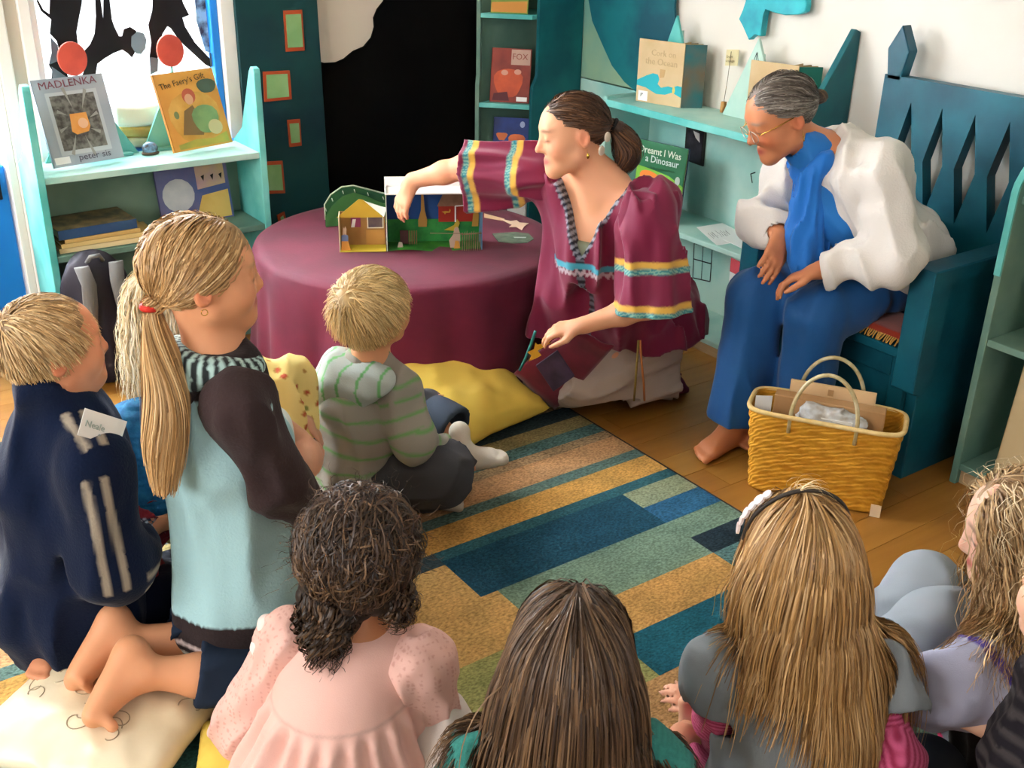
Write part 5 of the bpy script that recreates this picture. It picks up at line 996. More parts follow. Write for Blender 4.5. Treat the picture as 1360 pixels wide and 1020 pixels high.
# ================================================================== people: the boy in the navy fleece
at = atD
def boy():
    rs = np.random.RandomState(11); F = Frame(at(68, 462, 2.2), 52, 2, 0, 0.93)
    yaw = 50; fb = heading(yaw); rb = np.cross(fb, UPV)
    nb = at(86, 556, 2.2); ch = at(88, 640, 2.22); pel = at(100, 800, 2.25)
    shR, shL = nb + rb * 0.125 - UPV * 0.055, nb - rb * 0.125 - UPV * 0.055
    elR, elL = at(150, 755, 2.06), at(150, 735, 2.40); wrR, wrL = at(200, 700, 2.22), at(206, 690, 2.30)
    kneR, kneL = at(250, 800, 2.24), at(250, 775, 2.42); anR, anL = at(72, 848, 2.22), at(112, 838, 2.36)
    body = head_prims(F) + [cap(F(0, -0.02, -0.06), nb, 0.045, 0.05, 0.03)] + [cap(nb, ch, 0.06, 0.10, 0.06), cap(ch, pel, 0.10, 0.11, 0.06), cap(shR, shL, 0.04, 0.04, 0.05)]
    for s, e, w_ in ((shR, elR, wrR), (shL, elL, wrL)): body += chain([s, e, w_], [0.042, 0.034, 0.024])
    for kn, an in ((kneR, anR), (kneL, anL)): body += chain([pel, kn, an], [0.075, 0.055, 0.032])
    hd = norm(fb + UPV * 0.05)
    body += hand_prims(wrR, norm(at(232, 690, 2.26) - wrR), -rb + UPV * 0.3, 1, 0.72, 0.55) + hand_prims(wrL, norm(at(232, 680, 2.30) - wrL), rb + UPV * 0.2, -1, 0.72, 0.55)
    body += foot_prims(anR, norm(at(48, 842, 2.14) - anR + [0, 0, -0.05]), UPV, 0.72, -1) + foot_prims(anL, -fb - UPV * 0.3, UPV, 0.72, 1)
    o = person('boy in navy striped fleece kneeling with hands clasped, name sticker on shoulder', body, face_colour(F, '#cc8a66', brow='#8a6a48'))
    G = Garment(); G.add(cap(nb + [0, 0, 0.0], nb - UPV * 0.03, 0.060, 0.075, 0.03), cap(nb - UPV * 0.04, ch, 0.088, 0.122, 0.06), cap(ch, pel, 0.122, 0.142, 0.06), cap(shR, shL, 0.058, 0.058, 0.05), cap(pel, pel - UPV * 0.10 + fb * 0.02, 0.142, 0.14, 0.05), cap(pel, pel + fb * 0.10 - UPV * 0.05, 0.14, 0.12, 0.06))
    G.add(chain([shR, elR, wrR], [0.064, 0.062, 0.044], 0.04)).add(chain([shL, elL, wrL], [0.064, 0.062, 0.044], 0.04))
    G.add(cap(F(0, -0.03, -0.085), nb + UPV * 0.005, 0.055, 0.066, 0.02)); G.sub.append(cap(F(0, -0.012, -0.02), F(0, -0.018, -0.10), 0.052, 0.050, 0.004, -1))
    G.folds = [((0.2, 0.1, 1), 11, 0.014, 4, 0.4)]; G.end(wrR, wrR - elR, 0.06, 0.034).end(wrL, wrL - elL, 0.06, 0.034)
    G.cuts.append((np.array([pel[0], pel[1], 0.055]), np.array([0, 0, -1.0]), 0.6))
    navy, grey, red, dk = lin('#0b1730'), lin('#9a8f80'), lin('#7d1d25'), lin('#0a1124')
    def col(v):
        c = np.tile(navy, (len(v), 1)); 
        out1 = norm(rb * 0.9 - fb * 0.3 + UPV * 0.25)
        for a, b, ov in ((nb + rb * 0.045, shR, UPV), (shR, elR, rb - fb * 0.25), (elR, wrR, rb - fb * 0.1 - UPV * 0.2)):
            t, dd = seg_t(v, a, b); ax = norm(b - a); ov = norm(ov - ax * (np.array(ov) @ ax)); lat = np.cross(ax, ov); rel = v - np.array(a) - t[:, None] * (np.array(b) - a); s = rel @ norm(lat); o_ = rel @ ov
            m = ((t > -0.02) & (t < 1.1) & (o_ > 0.015) & (dd < 0.10))[:, None]; k_ = np.maximum(soft(s - 0.019, 0.0075), soft(s + 0.017, 0.0075)) * m; c = c * (1 - k_) + grey * k_
        for w_, e in ((wrR, elR), (wrL, elL)):
            t, dd = seg_t(v, e, w_); L = np.linalg.norm(w_ - e); m = (t * L > L - 0.05) & (dd < 0.06); st = (np.floor(t * L / 0.008) % 2 == 0); c[m & st] = lin('#c9ccd2'); c[m & ~st] = navy
        q = v - ch; m = (q @ fb > 0.075) & (np.abs(q @ rb - 0.02) < 0.05) & (v[:, 2] < nb[2] - 0.05) & (v[:, 2] > pel[2]); c[m] = red
        return c
    G.build('fleece_jacket', m_fleece, o, 0.006, col)
    T = Garment(); 
    for kn, an in ((kneR, anR), (kneL, anL)): T.add(chain([pel - UPV * 0.02, kn, an], [0.10, 0.08, 0.055], 0.04))
    T.end(anR, anR - kneR, 0.07, 0.04).end(anL, anL - kneL, 0.07, 0.04)
    def colT(v):
        c = np.tile(lin('#0d1326'), (len(v), 1))
        for kn, an in ((kneR, anR), (kneL, anL)):
            t, dd = seg_t(v, kn, an); L = np.linalg.norm(an - kn); x = (1 - t) * L; m = (x < 0.045) & (dd < 0.075); c[m] = lin('#3c3f45'); c[m & (np.abs(x - 0.032) < 0.007)] = lin('#d5d7da')
        return c
    T.folds = [(fb, 14, 0.008, 2)]; T.build('trousers', m_fleece, o, 0.007, colT)
    scalp_cap('hair_base', F, '#8f7350', o, 0.004, 0.004); short_hair('hair', F, rs, 4200, ['#c9a878', '#b08c5c', '#8f6f48', '#a98758', '#d8bd90'], o, 0.05, (0.012, -0.08, 0.075), 0.7, 0.006, 0.008, 0.0014, 0.15, 0.32)
    # white name sticker standing off the shoulder
    hp_ = G.p; st = thing('name_sticker', 'white paper name sticker stuck on the navy fleece shoulder', 'sticker', at(137, 567, 2.06)); q0 = hit(110, 580, G.p, 0.035); D0 = math.hypot(q0[0], q0[1]); P = [at(x, y, D0 + 0.0006 * (x - 110)) for x, y in ((113, 542), (169, 560), (158, 593), (103, 578))]
    n = norm(np.cross(P[1] - P[0], P[3] - P[0])); sh = prism('sticker_sheet', P, n * 0.0012, m_white, st); u = norm(P[1] - P[0]); v = norm(P[0] - P[3]); nn = np.cross(u, v); off = -nn * 0.0 + nn * 0.002
    text('sticker_lettering', 'Neale', P[3] * 0.6 + P[0] * 0.4 + u * 0.008 + nn * 0.0022, u, v, 0.019, fl_('#9fb0a8'), st); text('sticker_lettering', '9', P[3] * 0.9 + P[0] * 0.1 + u * 0.042 + nn * 0.0022, u, v, 0.014, fl_('#8a9a9c'), st)
boy()
def pony_girl():
    rs = np.random.RandomState(12); F = Frame(at(268, 366, 2.1), 66, -2, 0, 1.0); yaw = 62; fb = heading(yaw); rb = np.cross(fb, UPV)
    nb = at(290, 482, 2.1); ch = at(300, 590, 2.1); pel = at(322, 795, 2.08)
    shR, shL = nb + rb * 0.125 - UPV * 0.05 + fb * 0.01, nb - rb * 0.125 - UPV * 0.05 + fb * 0.01
    elR, elL = at(365, 640, 2.0), at(380, 640, 2.25); wrR, wrL = at(425, 700, 2.12), at(430, 690, 2.25)
    kR, kL = at(430, 905, 1.92), at(415, 860, 2.05); anR, anL = at(192, 893, 1.94), at(168, 850, 2.05)
    body = head_prims(F) + [cap(F(0, -0.02, -0.06), nb, 0.042, 0.046, 0.03), cap(nb, ch, 0.06, 0.095, 0.06), cap(ch, pel, 0.095, 0.105, 0.06), cap(shR, shL, 0.038, 0.038, 0.05)]
    for s, e, w_ in ((shR, elR, wrR), (shL, elL, wrL)): body += chain([s, e, w_], [0.038, 0.03, 0.022])
    for q, (kn, an) in enumerate(((kR, anR), (kL, anL))): body += chain([pel - UPV * 0.02, kn, an * 0.7 + kn * 0.3, an], [0.085, 0.055, 0.045, 0.031])
    body += hand_prims(wrR, fb - UPV * 0.3, -rb, 1, 0.75, 0.4) + hand_prims(wrL, fb - UPV * 0.3, rb, -1, 0.75, 0.4)
    t1 = norm(at(158, 965, 1.87) - anR); t2 = norm(at(128, 925, 1.99) - anL); sh1 = norm(kR - anR); body += foot_prims(anR, t1, sh1, 0.92, 1, 1.25) + foot_prims(anL, t2, sh1, 0.92, -1, 1.25)
    o = person('girl with long ponytail in aqua and brown hooded top kneeling with bare feet behind', body, face_colour(F, '#d6976f', brow='#a98a60'))
    # aqua body of the top
    G = Garment(); G.add(cap(nb - UPV * 0.02, ch, 0.085, 0.118, 0.06), cap(ch, pel, 0.118, 0.135, 0.06), cap(pel, pel - UPV * 0.03, 0.138, 0.15, 0.05), cap(shR, shL, 0.052, 0.052, 0.05))
    G.sub.append(cap(F(0, -0.01, -0.05), nb + UPV * 0.01, 0.046, 0.05, 0.004, -1)); G.folds = [((0.1, 0.1, 1), 12, 0.013, 9, 0.25)]; G.cuts.append((pel - UPV * 0.055, norm(-UPV + fb * 0.1), 0.4))
    aq, dk, wh = lin('#a0c6cc'), lin('#2e2526'), lin('#d6dedb')
    def col(v):
        c = np.tile(aq, (len(v), 1)); hgt = (v - (pel - UPV * 0.055)) @ UPV; c[(hgt < 0.085) & (hgt > -0.03)] = dk; c[np.abs(hgt - 0.03) < 0.006] = lin('#b9a9a6'); c[(hgt < 0.012)] = wh; c[(hgt < 0.002)] = dk
        yk = (v - nb) @ UPV; c[yk > -0.035] = dk; front = ((v - ch) @ fb > 0.085) & ((v - ch) @ rb < 0.03); c[front] = wh; return c
    G.build('hooded_top', m_fleece, o, 0.006, col)
    S = Garment(); S.add(cap(nb - UPV * 0.03 + rb * 0.04, shR, 0.062, 0.060, 0.03)).add(chain([shR, elR, wrR], [0.064, 0.055, 0.042], 0.04)); S.folds = [(norm(elR - shR), 16, 0.009, 3, 0.5)]; S.end(wrR, wrR - elR, 0.06, 0.03); S.build('sleeve', m_fleece, o, 0.006, flat('#372a2b'))
    S = Garment(); S.add(cap(nb - UPV * 0.03 - rb * 0.04, shL, 0.058, 0.060, 0.03)).add(chain([shL, elL, wrL], [0.062, 0.053, 0.04], 0.04)); S.end(wrL, wrL - elL, 0.06, 0.03); S.build('sleeve', m_fleece, o, 0.007, flat('#372a2b'))
    # striped collar and hood roll lying round the neck
    H = Garment(); ring = [nb + UPV * 0.012 + (rb * math.cos(a) * 0.082 - fb * math.sin(a) * 0.075) + UPV * (0.012 * math.sin(a)) for a in np.linspace(-0.9, math.pi + 0.9, 14)]; H.add(chain(ring, [0.02] + [0.026] * 12 + [0.018], 0.01))
    H.add(ell(nb - fb * 0.085 - UPV * 0.025, (0.085, 0.035, 0.05), np.stack([rb, fb, UPV]), 0.03)); H.folds = [(rb, 18, 0.006, 6)]
    def colh(v):
        a = np.arctan2((v - nb) @ -fb, (v - nb) @ rb); s = np.floor(a / 0.10) % 2 == 0; c = np.where(s[:, None], lin('#2e3234'), lin('#a9c6c2')); hid = ((v - nb) @ UPV < -0.012); return np.where(hid[:, None], lin('#2e2627'), c)
    H.build('hood', m_fleece, o, 0.005, colh)
    T = Garment(); T.add(cap(pel - UPV * 0.01, pel - UPV * 0.08, 0.115, 0.10, 0.04))
    cR, cL = at(262, 893, 1.93), at(222, 846, 2.05)
    for kn, an, cf in ((kR, anR, cR), (kL, anL, cL)): T.add(chain([pel - UPV * 0.05, kn, cf], [0.10, 0.075, 0.062], 0.04))
    T.end(cR, anR - kR, 0.09, 0.048).end(cL, anL - kL, 0.09, 0.048); T.folds = [(norm(kR - anR), 14, 0.010, 5, 0.5)]; T.build('cropped_trousers', m_cotton, o, 0.006, flat('#1f2a3c'))
    tie = (-0.0, -0.118, -0.012); tw = F(*tie)
    tw = at(211, 424, 2.1) * 0.6 + tw * 0.4; tl = F.local(tw[None])[0]
    scalp_cap('hair_base', F, '#9c7a50', o, 0.009); sh = ['#c29a68', '#a8814f', '#8c683f', '#d3b383', '#b48c5a']
    tied_hair('combed_hair', F, rs, 4200, sh, o, tuple(tl), None, 0.012, 0.0014)
    path = [tw, tw + at(213, 440, 2.1) - at(211, 424, 2.1), at(218, 490, 2.03), at(222, 540, 1.99), at(217, 590, 1.97), at(219, 655, 1.96)]
    tail_hair('ponytail', path, [0.014, 0.022, 0.042, 0.045, 0.042, 0.02], rs, 2600, sh, o, 0.0014, 14, frizz=0.004, ragged=0.22); G2 = [cap(path[i], path[i + 1], (0.012, 0.018, 0.034, 0.036, 0.03)[i], (0.018, 0.034, 0.036, 0.03, 0.01)[i], 0.02) for i in range(5)]
    sdf('ponytail_core', G2, m_hair, o, 0.006, None, flat('#8c683f'))
    a = np.linspace(0, 6.28, 18, endpoint=False); tt = norm(path[1] - path[0]); x = norm(np.cross(tt, UPV + fb)); y = np.cross(tt, x); bm = bmesh.new(); tube('', [tw + (x * math.cos(q) + y * math.sin(q)) * 0.017 for q in a], 0.0065, closed=True, bm=bm, sides=7); from_bm('hair_tie', bm, mat('red_elastic', '#c22b20', 0.7), o, True)
    e = F(0.086, -0.012, -0.045); bm = bmesh.new(); tube('', [e + (F.f * math.cos(q) + F.u * math.sin(q)) * 0.006 for q in a], 0.001, closed=True, bm=bm, sides=5); from_bm('earring', bm, mat('gold', '#c9a24a', 0.25, metal=1.0), o, True)
pony_girl()
def toddler():
    rs = np.random.RandomState(13); F = Frame(at(494, 414, 2.75), 38, 4, 0, 0.98); yaw = 38; fb = heading(yaw); rb = np.cross(fb, UPV)
    nb = at(492, 486, 2.76); ch = at(484, 545, 2.76); pel = at(480, 628, 2.78); shR, shL = nb + rb * 0.10 - UPV * 0.05, nb - rb * 0.10 - UPV * 0.05
    elR, elL = at(548, 585, 2.64), at(520, 570, 2.95); wrR, wrL = at(600, 604, 2.72), at(548, 540, 2.95)
    kR, kL = at(588, 628, 2.64), at(560, 548, 2.98); anR, anL = at(560, 652, 2.76), at(612, 600, 2.82); cufL = at(604, 572, 2.90)
    body = head_prims(F) + [cap(F(0, -0.02, -0.06), nb, 0.042, 0.045, 0.03), cap(nb, ch, 0.055, 0.09, 0.05), cap(ch, pel, 0.09, 0.10, 0.05), cap(shR, shL, 0.035, 0.035, 0.04)]
    for s, e, w_ in ((shR, elR, wrR), (shL, elL, wrL)): body += chain([s, e, w_], [0.034, 0.028, 0.021])
    body += chain([pel, kR, anR], [0.075, 0.05, 0.03]) + chain([pel, kL, anL], [0.075, 0.05, 0.03])
    body += hand_prims(wrR, norm(at(625, 612, 2.74) - wrR), -UPV, -1, 0.62, 0.4) + hand_prims(wrL, norm(at(575, 524, 2.98) - wrL), -UPV + fb * 0.3, 1, 0.62, 0.25)
    body += foot_prims(anR, norm(at(608, 655, 2.72) - anR), UPV + rb, 0.65, 1) + foot_prims(anL, norm(at(655, 590, 2.80) - anL), UPV, 0.65, 1)
    o = person('small blond boy in grey hooded top with green stripes sitting beside yellow cushion', body, face_colour(F, '#d6996f', brow='#b8976a'))
    G = Garment(); G.add(cap(nb - UPV * 0.02, ch, 0.08, 0.112, 0.05), cap(ch, pel, 0.115, 0.13, 0.05), cap(shR, shL, 0.05, 0.05, 0.04), cap(pel, pel - UPV * 0.03, 0.13, 0.13, 0.04)).add(chain([shR, elR, wrR], [0.058, 0.052, 0.036], 0.035)).add(chain([shL, elL, wrL], [0.056, 0.05, 0.036], 0.035))
    G.sub.append(cap(F(0, -0.01, -0.05), nb + UPV * 0.02, 0.046, 0.05, 0.004, -1)); G.folds = [((0.3, 0.2, 0.8), 15, 0.010, 21, 0.5)]; G.end(wrR, wrR - elR, 0.05, 0.026).end(wrL, wrL - elL, 0.05, 0.026); G.cuts.append((pel - UPV * 0.075, -UPV, 0.35))
    gy, gn = lin('#8f8a80'), lin('#6a955a')
    def col(v):
        c = np.tile(gy, (len(v), 1)); z = (v - pel) @ UPV + 0.05 * ((v - pel) @ rb) + 0.006 * vnoise(v * 18, 2); k_ = soft(np.mod(z + 0.01, 0.055) - 0.027, 0.0045, 0.005); c = c * (1 - k_) + gn * k_
        for a, b in ((shR, elR), (elR, wrR), (shL, elL), (elL, wrL)):
            t, dd = seg_t(v, a, b); L = np.linalg.norm(np.array(b) - a); m = (t > 0.05) & (t < 1.0) & (dd < 0.064); c[m] = gy; k_ = soft(np.mod(t * L + 0.004 * vnoise(v * 18, 2), 0.045) - 0.022, 0.0045, 0.005) * m[:, None]; c = c * (1 - k_) + gn * k_
        return c
    G.build('striped_top', m_knit, o, 0.0055, col)
    H = Garment(); H.add(ell(nb - fb * 0.075 - UPV * 0.035 - rb * 0.035, (0.105, 0.055, 0.065), np.stack([rb, fb, UPV]), 0.03), cap(nb - fb * 0.03 - rb * 0.085 - UPV * 0.01, nb - fb * 0.05 + rb * 0.09 - UPV * 0.0, 0.035, 0.03, 0.04), ell(nb - fb * 0.09 - UPV * 0.07 - rb * 0.07, (0.07, 0.04, 0.05), np.stack([rb, fb, UPV]), 0.03)); H.sub.append(cap(F(0, -0.01, -0.06), nb, 0.052, 0.055, 0.004, -1)); H.folds = [(rb, 14, 0.012, 8, 0.4)]
    def colh(v): c = np.tile(lin('#a9b3ae'), (len(v), 1)); s = (v - nb) @ rb; c[np.mod(s + 0.008 * vnoise(v * 12, 1), 0.05) < 0.008] = lin('#6aa86a'); return c
    H.build('hood', m_knit, o, 0.005, colh)
    T = Garment(); T.add(chain([pel - UPV * 0.01, kR, anR], [0.10, 0.080, 0.06], 0.04)).add(chain([pel, kL], [0.09, 0.07], 0.04)); T.end(anR, anR - kR, 0.07, 0.035); T.folds = [(norm(kR - pel), 15, 0.010, 4)]; T.build('trousers', m_cotton, o, 0.0055, flat('#3f3f42'))
    T = Garment(); T.add(chain([kL, kL * 0.45 + cufL * 0.55, cufL], [0.072, 0.070, 0.078], 0.03)); T.end(cufL, cufL - kL, 0.12, 0.055); T.build('trouser_leg', m_cotton, o, 0.005, flat('#39424e'))
    K = Garment(); K.add([p for p in inflate(foot_prims(anL, norm(at(655, 590, 2.80) - anL), UPV, 0.72, 1), 0.006)]).add(cap(anL, anL + UPV * 0.05 + norm(cufL - anL) * 0.02, 0.03, 0.032, 0.02)); K.build('sock', m_knit, o, 0.004, flat('#c9c2b4'))
    K = Garment(); K.add([p for p in inflate(foot_prims(anR, norm(at(608, 655, 2.72) - anR), UPV + rb, 0.65, 1), 0.006)]); K.build('sock', m_knit, o, 0.0045, flat('#a59c8e'))
    scalp_cap('hair_base', F, '#b0925f', o, 0.013); short_hair('hair', F, rs, 4200, ['#e0c792', '#cdae74', '#b08f58', '#d8ba82', '#a3834f'], o, 0.062, (0.0, -0.09, 0.075), 0.5, -0.008, 0.018, 0.0014, 0.3)
toddler()
def curly_girl():
    rs = np.random.RandomState(14); F = Frame(at(484, 735, 1.7), 14, -4, 0, 1.0); fb = heading(10); rb = np.cross(fb, UPV)
    nb = at(476, 850, 1.66); ch = at(455, 940, 1.63); pel = at(445, 1060, 1.6); shR, shL = nb + rb * 0.115 - UPV * 0.04, nb - rb * 0.13 - UPV * 0.03
    elR, elL = at(585, 985, 1.64), at(318, 965, 1.74); wrR, wrL = at(600, 1010, 1.8), at(350, 1010, 1.85); kR, kL = at(640, 1020, 1.72), at(330, 1010, 1.82); anR, anL = at(540, 1060, 1.78), at(420, 1060, 1.8)
    body = head_prims(F) + [cap(F(0, -0.02, -0.06), nb, 0.042, 0.045, 0.03), cap(nb, ch, 0.06, 0.09, 0.05), cap(ch, pel, 0.09, 0.10, 0.05), cap(shR, shL, 0.036, 0.036, 0.04)]
    for s, e, w_ in ((shR, elR, wrR), (shL, elL, wrL)): body += chain([s, e, w_], [0.036, 0.03, 0.022])
    body += chain([pel, kR, anR], [0.075, 0.05, 0.03]) + chain([pel, kL, anL], [0.075, 0.05, 0.03]) + hand_prims(wrR, fb, -UPV, 1, 0.7, 0.4) + hand_prims(wrL, fb, -UPV, -1, 0.7, 0.4) + foot_prims(anR, fb - rb, UPV, 0.7, 1) + foot_prims(anL, fb + rb, UPV, 0.7, 1)
    o = person('girl with dark curly hair in pale pink gathered dress sitting on rug', body, face_colour(F, '#c08058'), 0.0055)
    pk = lin('#e3b7ad'); dt = lin('#d29f95')
    G = Garment(); G.add(cap(nb - UPV * 0.02, ch, 0.08, 0.112, 0.05), cap(ch, pel, 0.13, 0.185, 0.06), cap(shR, shL, 0.05, 0.05, 0.04), cap(pel, pel - UPV * 0.03, 0.19, 0.20, 0.05)); G.sub.append(cap(F(0, -0.01, -0.05), nb + UPV * 0.02, 0.046, 0.048, 0.004, -1)); G.cuts.append((np.array([0, 0, 0.013]) + pel * [1, 1, 0], -UPV, 0.5))
    def gath(P, d):
        z = (nb - UPV * 0.085 - P) @ UPV; w_ = np.clip(z / 0.03, 0, 1); a = np.arctan2((P - ch) @ rb, -((P - ch) @ fb)); return d + w_ * (0.010 * np.sin(a * 22 + 2.5 * vnoise(P * 7, 3)) + 0.012 * vnoise(np.stack([a * 4, a * 0, P[:, 2] * 3], -1), 4)) - 0.008 * w_
    base = G.build
    def post(P, d):
        d = gath(P, d)
        for p in G.sub: d = -smin(-d, pdist(p, P), 0.003)
        for o_, n, R in G.cuts: d = np.where(((P - o_) ** 2).sum(1) < R * R, np.maximum(d, (P - o_) @ n), d)
        return d
    def col(v): return pk * (1 - 0.25 * soft((v - (nb - UPV * 0.085)) @ UPV, 0.002, 0.006))
    sdf('dress', G.p, m_cotton, o, 0.005, post, col)
    for nm, s, e, w_ in (('sleeve', shR, elR, wrR), ('sleeve', shL, elL, wrL)):
        S = Garment(); S.add(sph(s, 0.062, 0.02)).add(chain([s, e, w_], [0.060, 0.050, 0.036], 0.03)); S.folds = [(norm(e - s), 22, 0.007, 5, 0.4)]; S.end(w_, w_ - e, 0.05, 0.027)
        def cs(v):
            q = v / 0.011; f = q - np.floor(q); m = (np.abs(f - 0.5).max(1) < 0.24); c = np.tile(pk, (len(v), 1)); c[m] = dt; return c
        S.build(nm, m_cotton, o, 0.004, cs)
    # white ruffle on the left shoulder, legs under the skirt
    R = Garment(); R.add(chain([shL + UPV * 0.055 - rb * 0.0, shL + UPV * 0.04 - rb * 0.05, shL - UPV * 0.02 - rb * 0.07, shL - UPV * 0.10 - rb * 0.055], [0.012, 0.016, 0.016, 0.010], 0.01)); R.build('shoulder_ruffle', m_cotton, o, 0.004, flat('#ecd9d4'))
    T = Garment(); T.add(chain([pel, kR, anR], [0.09, 0.066, 0.045], 0.03)).add(chain([pel, kL, anL], [0.09, 0.066, 0.045], 0.03)); T.build('leggings', m_cotton, o, 0.006, flat('#e6dcd6'))
    sh = ['#241710', '#34231a', '#46321f', '#1c120c', '#5f4732']
    ex = [ell(F(0, -0.028, 0.035), np.array([0.094, 0.097, 0.092]) * F.s, F.M, 0.03), ell(F(-0.04, -0.085, -0.075), np.array([0.055, 0.045, 0.075]) * F.s, F.M, 0.04), ell(F(0.03, -0.06, -0.03), np.array([0.066, 0.055, 0.055]) * F.s, F.M, 0.03)]
    scalp_cap('hair_base', F, '#20150f', o, 0.010, 0, 0.006, ex, lambda Q, d: d + 0.012 * vnoise(Q * 38, 7) + 0.006 * vnoise(Q * 80, 8))
    n = 4600; q = rs.randn(n, 3); q /= np.linalg.norm(q, axis=1, keepdims=True); q = q[((q[:, 1] < 0.45) | (q[:, 2] > 0.35)) & (q[:, 2] > -0.6)]; n = len(q); Rr = np.array([0.100, 0.103, 0.098]); c0 = np.array([0, -0.028, 0.035]); W = q * Rr + c0
    k = 13; t = np.linspace(0, 1, k)[None, :, None]; tgt = np.array([-0.05, -0.11, -0.07]); d0 = tgt - W; d0 /= np.linalg.norm(d0, axis=1, keepdims=True); d0 = d0 + rs.randn(n, 3) * 0.45; d0 -= q * (d0 * q).sum(1, keepdims=True); d0 /= np.linalg.norm(d0, axis=1, keepdims=True)
    a = np.cross(d0, q); ph = rs.rand(n, 1, 1) * 6.28; om = rs.uniform(5, 11, (n, 1, 1)); am = rs.uniform(0.003, 0.011, (n, 1, 1)); L = rs.uniform(0.06, 0.14, (n, 1, 1))
    P = W[:, None] + d0[:, None] * L * t; v = (P - c0) / Rr; rr = np.linalg.norm(v, axis=2, keepdims=True); lift = 1 + rs.uniform(0.0, 0.2, (n, 1, 1)) * np.sin(np.pi * (0.15 + 0.7 * t)); P = v / rr * lift * Rr + c0 - np.array([0, 0, 0.02]) * t ** 2
    P = P + am * (np.cos(om * t + ph) * a[:, None] + 0.7 * np.sin(om * t + ph) * q[:, None]); ribbon_mesh('curls', F.c + F.s * (P @ F.M), rs.uniform(0.6, 1.3, n) * 0.0015, palette(rs, n, sh, 1.6), o, F.c)
    n = 260; P = W[:n, None] + (q[:n] * 0.6 + rs.randn(n, 3) * 0.5)[:, None] * 0.045 * t + 0.006 * (np.cos(14 * t + ph[:n]) * a[:n, None] + np.sin(14 * t + ph[:n]) * q[:n, None]); ribbon_mesh('frizz', F.c + F.s * (P @ F.M), 0.0007, palette(rs, n, sh, 1.6), o, F.c)
    tail_hair('side_curls', [F(-0.03, -0.09, -0.04), F(-0.04, -0.10, -0.09), F(-0.035, -0.11, -0.14), F(-0.02, -0.115, -0.19)], [0.055, 0.055, 0.04, 0.015], rs, 420, sh, o, 0.0019, 26, 0.009, 0.01, 1.5, 0.6); tail_hair('loose_curls', [F(0.07, -0.05, -0.02), F(0.088, -0.055, -0.07), F(0.075, -0.06, -0.11)], [0.04, 0.035, 0.01], rs, 150, sh, o, 0.0018, 22, 0.009, 0.008, 1.5, 0.6)
curly_girl()
# ================================================================== more children
def sitting_child(label, F, yaw, nb, ch, pel, shR, shL, elR, elL, wrR, wrL, kR, kL, anR, anL, skin, hs=0.72, h=0.0055, hands=(None, None)):
    fb = heading(yaw); rb = np.cross(fb, UPV)
    body = head_prims(F) + [cap(F(0, -0.02, -0.06), nb, 0.042, 0.046, 0.03), cap(nb, ch, 0.06, 0.092, 0.05), cap(ch, pel, 0.092, 0.10, 0.05), cap(shR, shL, 0.036, 0.036, 0.04)]
    for s, e, w_ in ((shR, elR, wrR), (shL, elL, wrL)): body += chain([s, e, w_], [0.037, 0.030, 0.022])
    body += chain([pel, kR, anR], [0.078, 0.052, 0.031]) + chain([pel, kL, anL], [0.078, 0.052, 0.031])
    body += hands[0] if hands[0] is not None else hand_prims(wrR, fb - rb * 0.4, -UPV, 1, hs, 0.45)
    body += hands[1] if hands[1] is not None else hand_prims(wrL, fb + rb * 0.4, -UPV, -1, hs, 0.45)
    body += foot_prims(anR, norm(fb - rb * 0.5), UPV, hs, -1) + foot_prims(anL, norm(fb + rb * 0.5), UPV, hs, 1)
    o = person(label, body, face_colour(F, skin), max(h, 0.0066)); return o, body, fb, rb
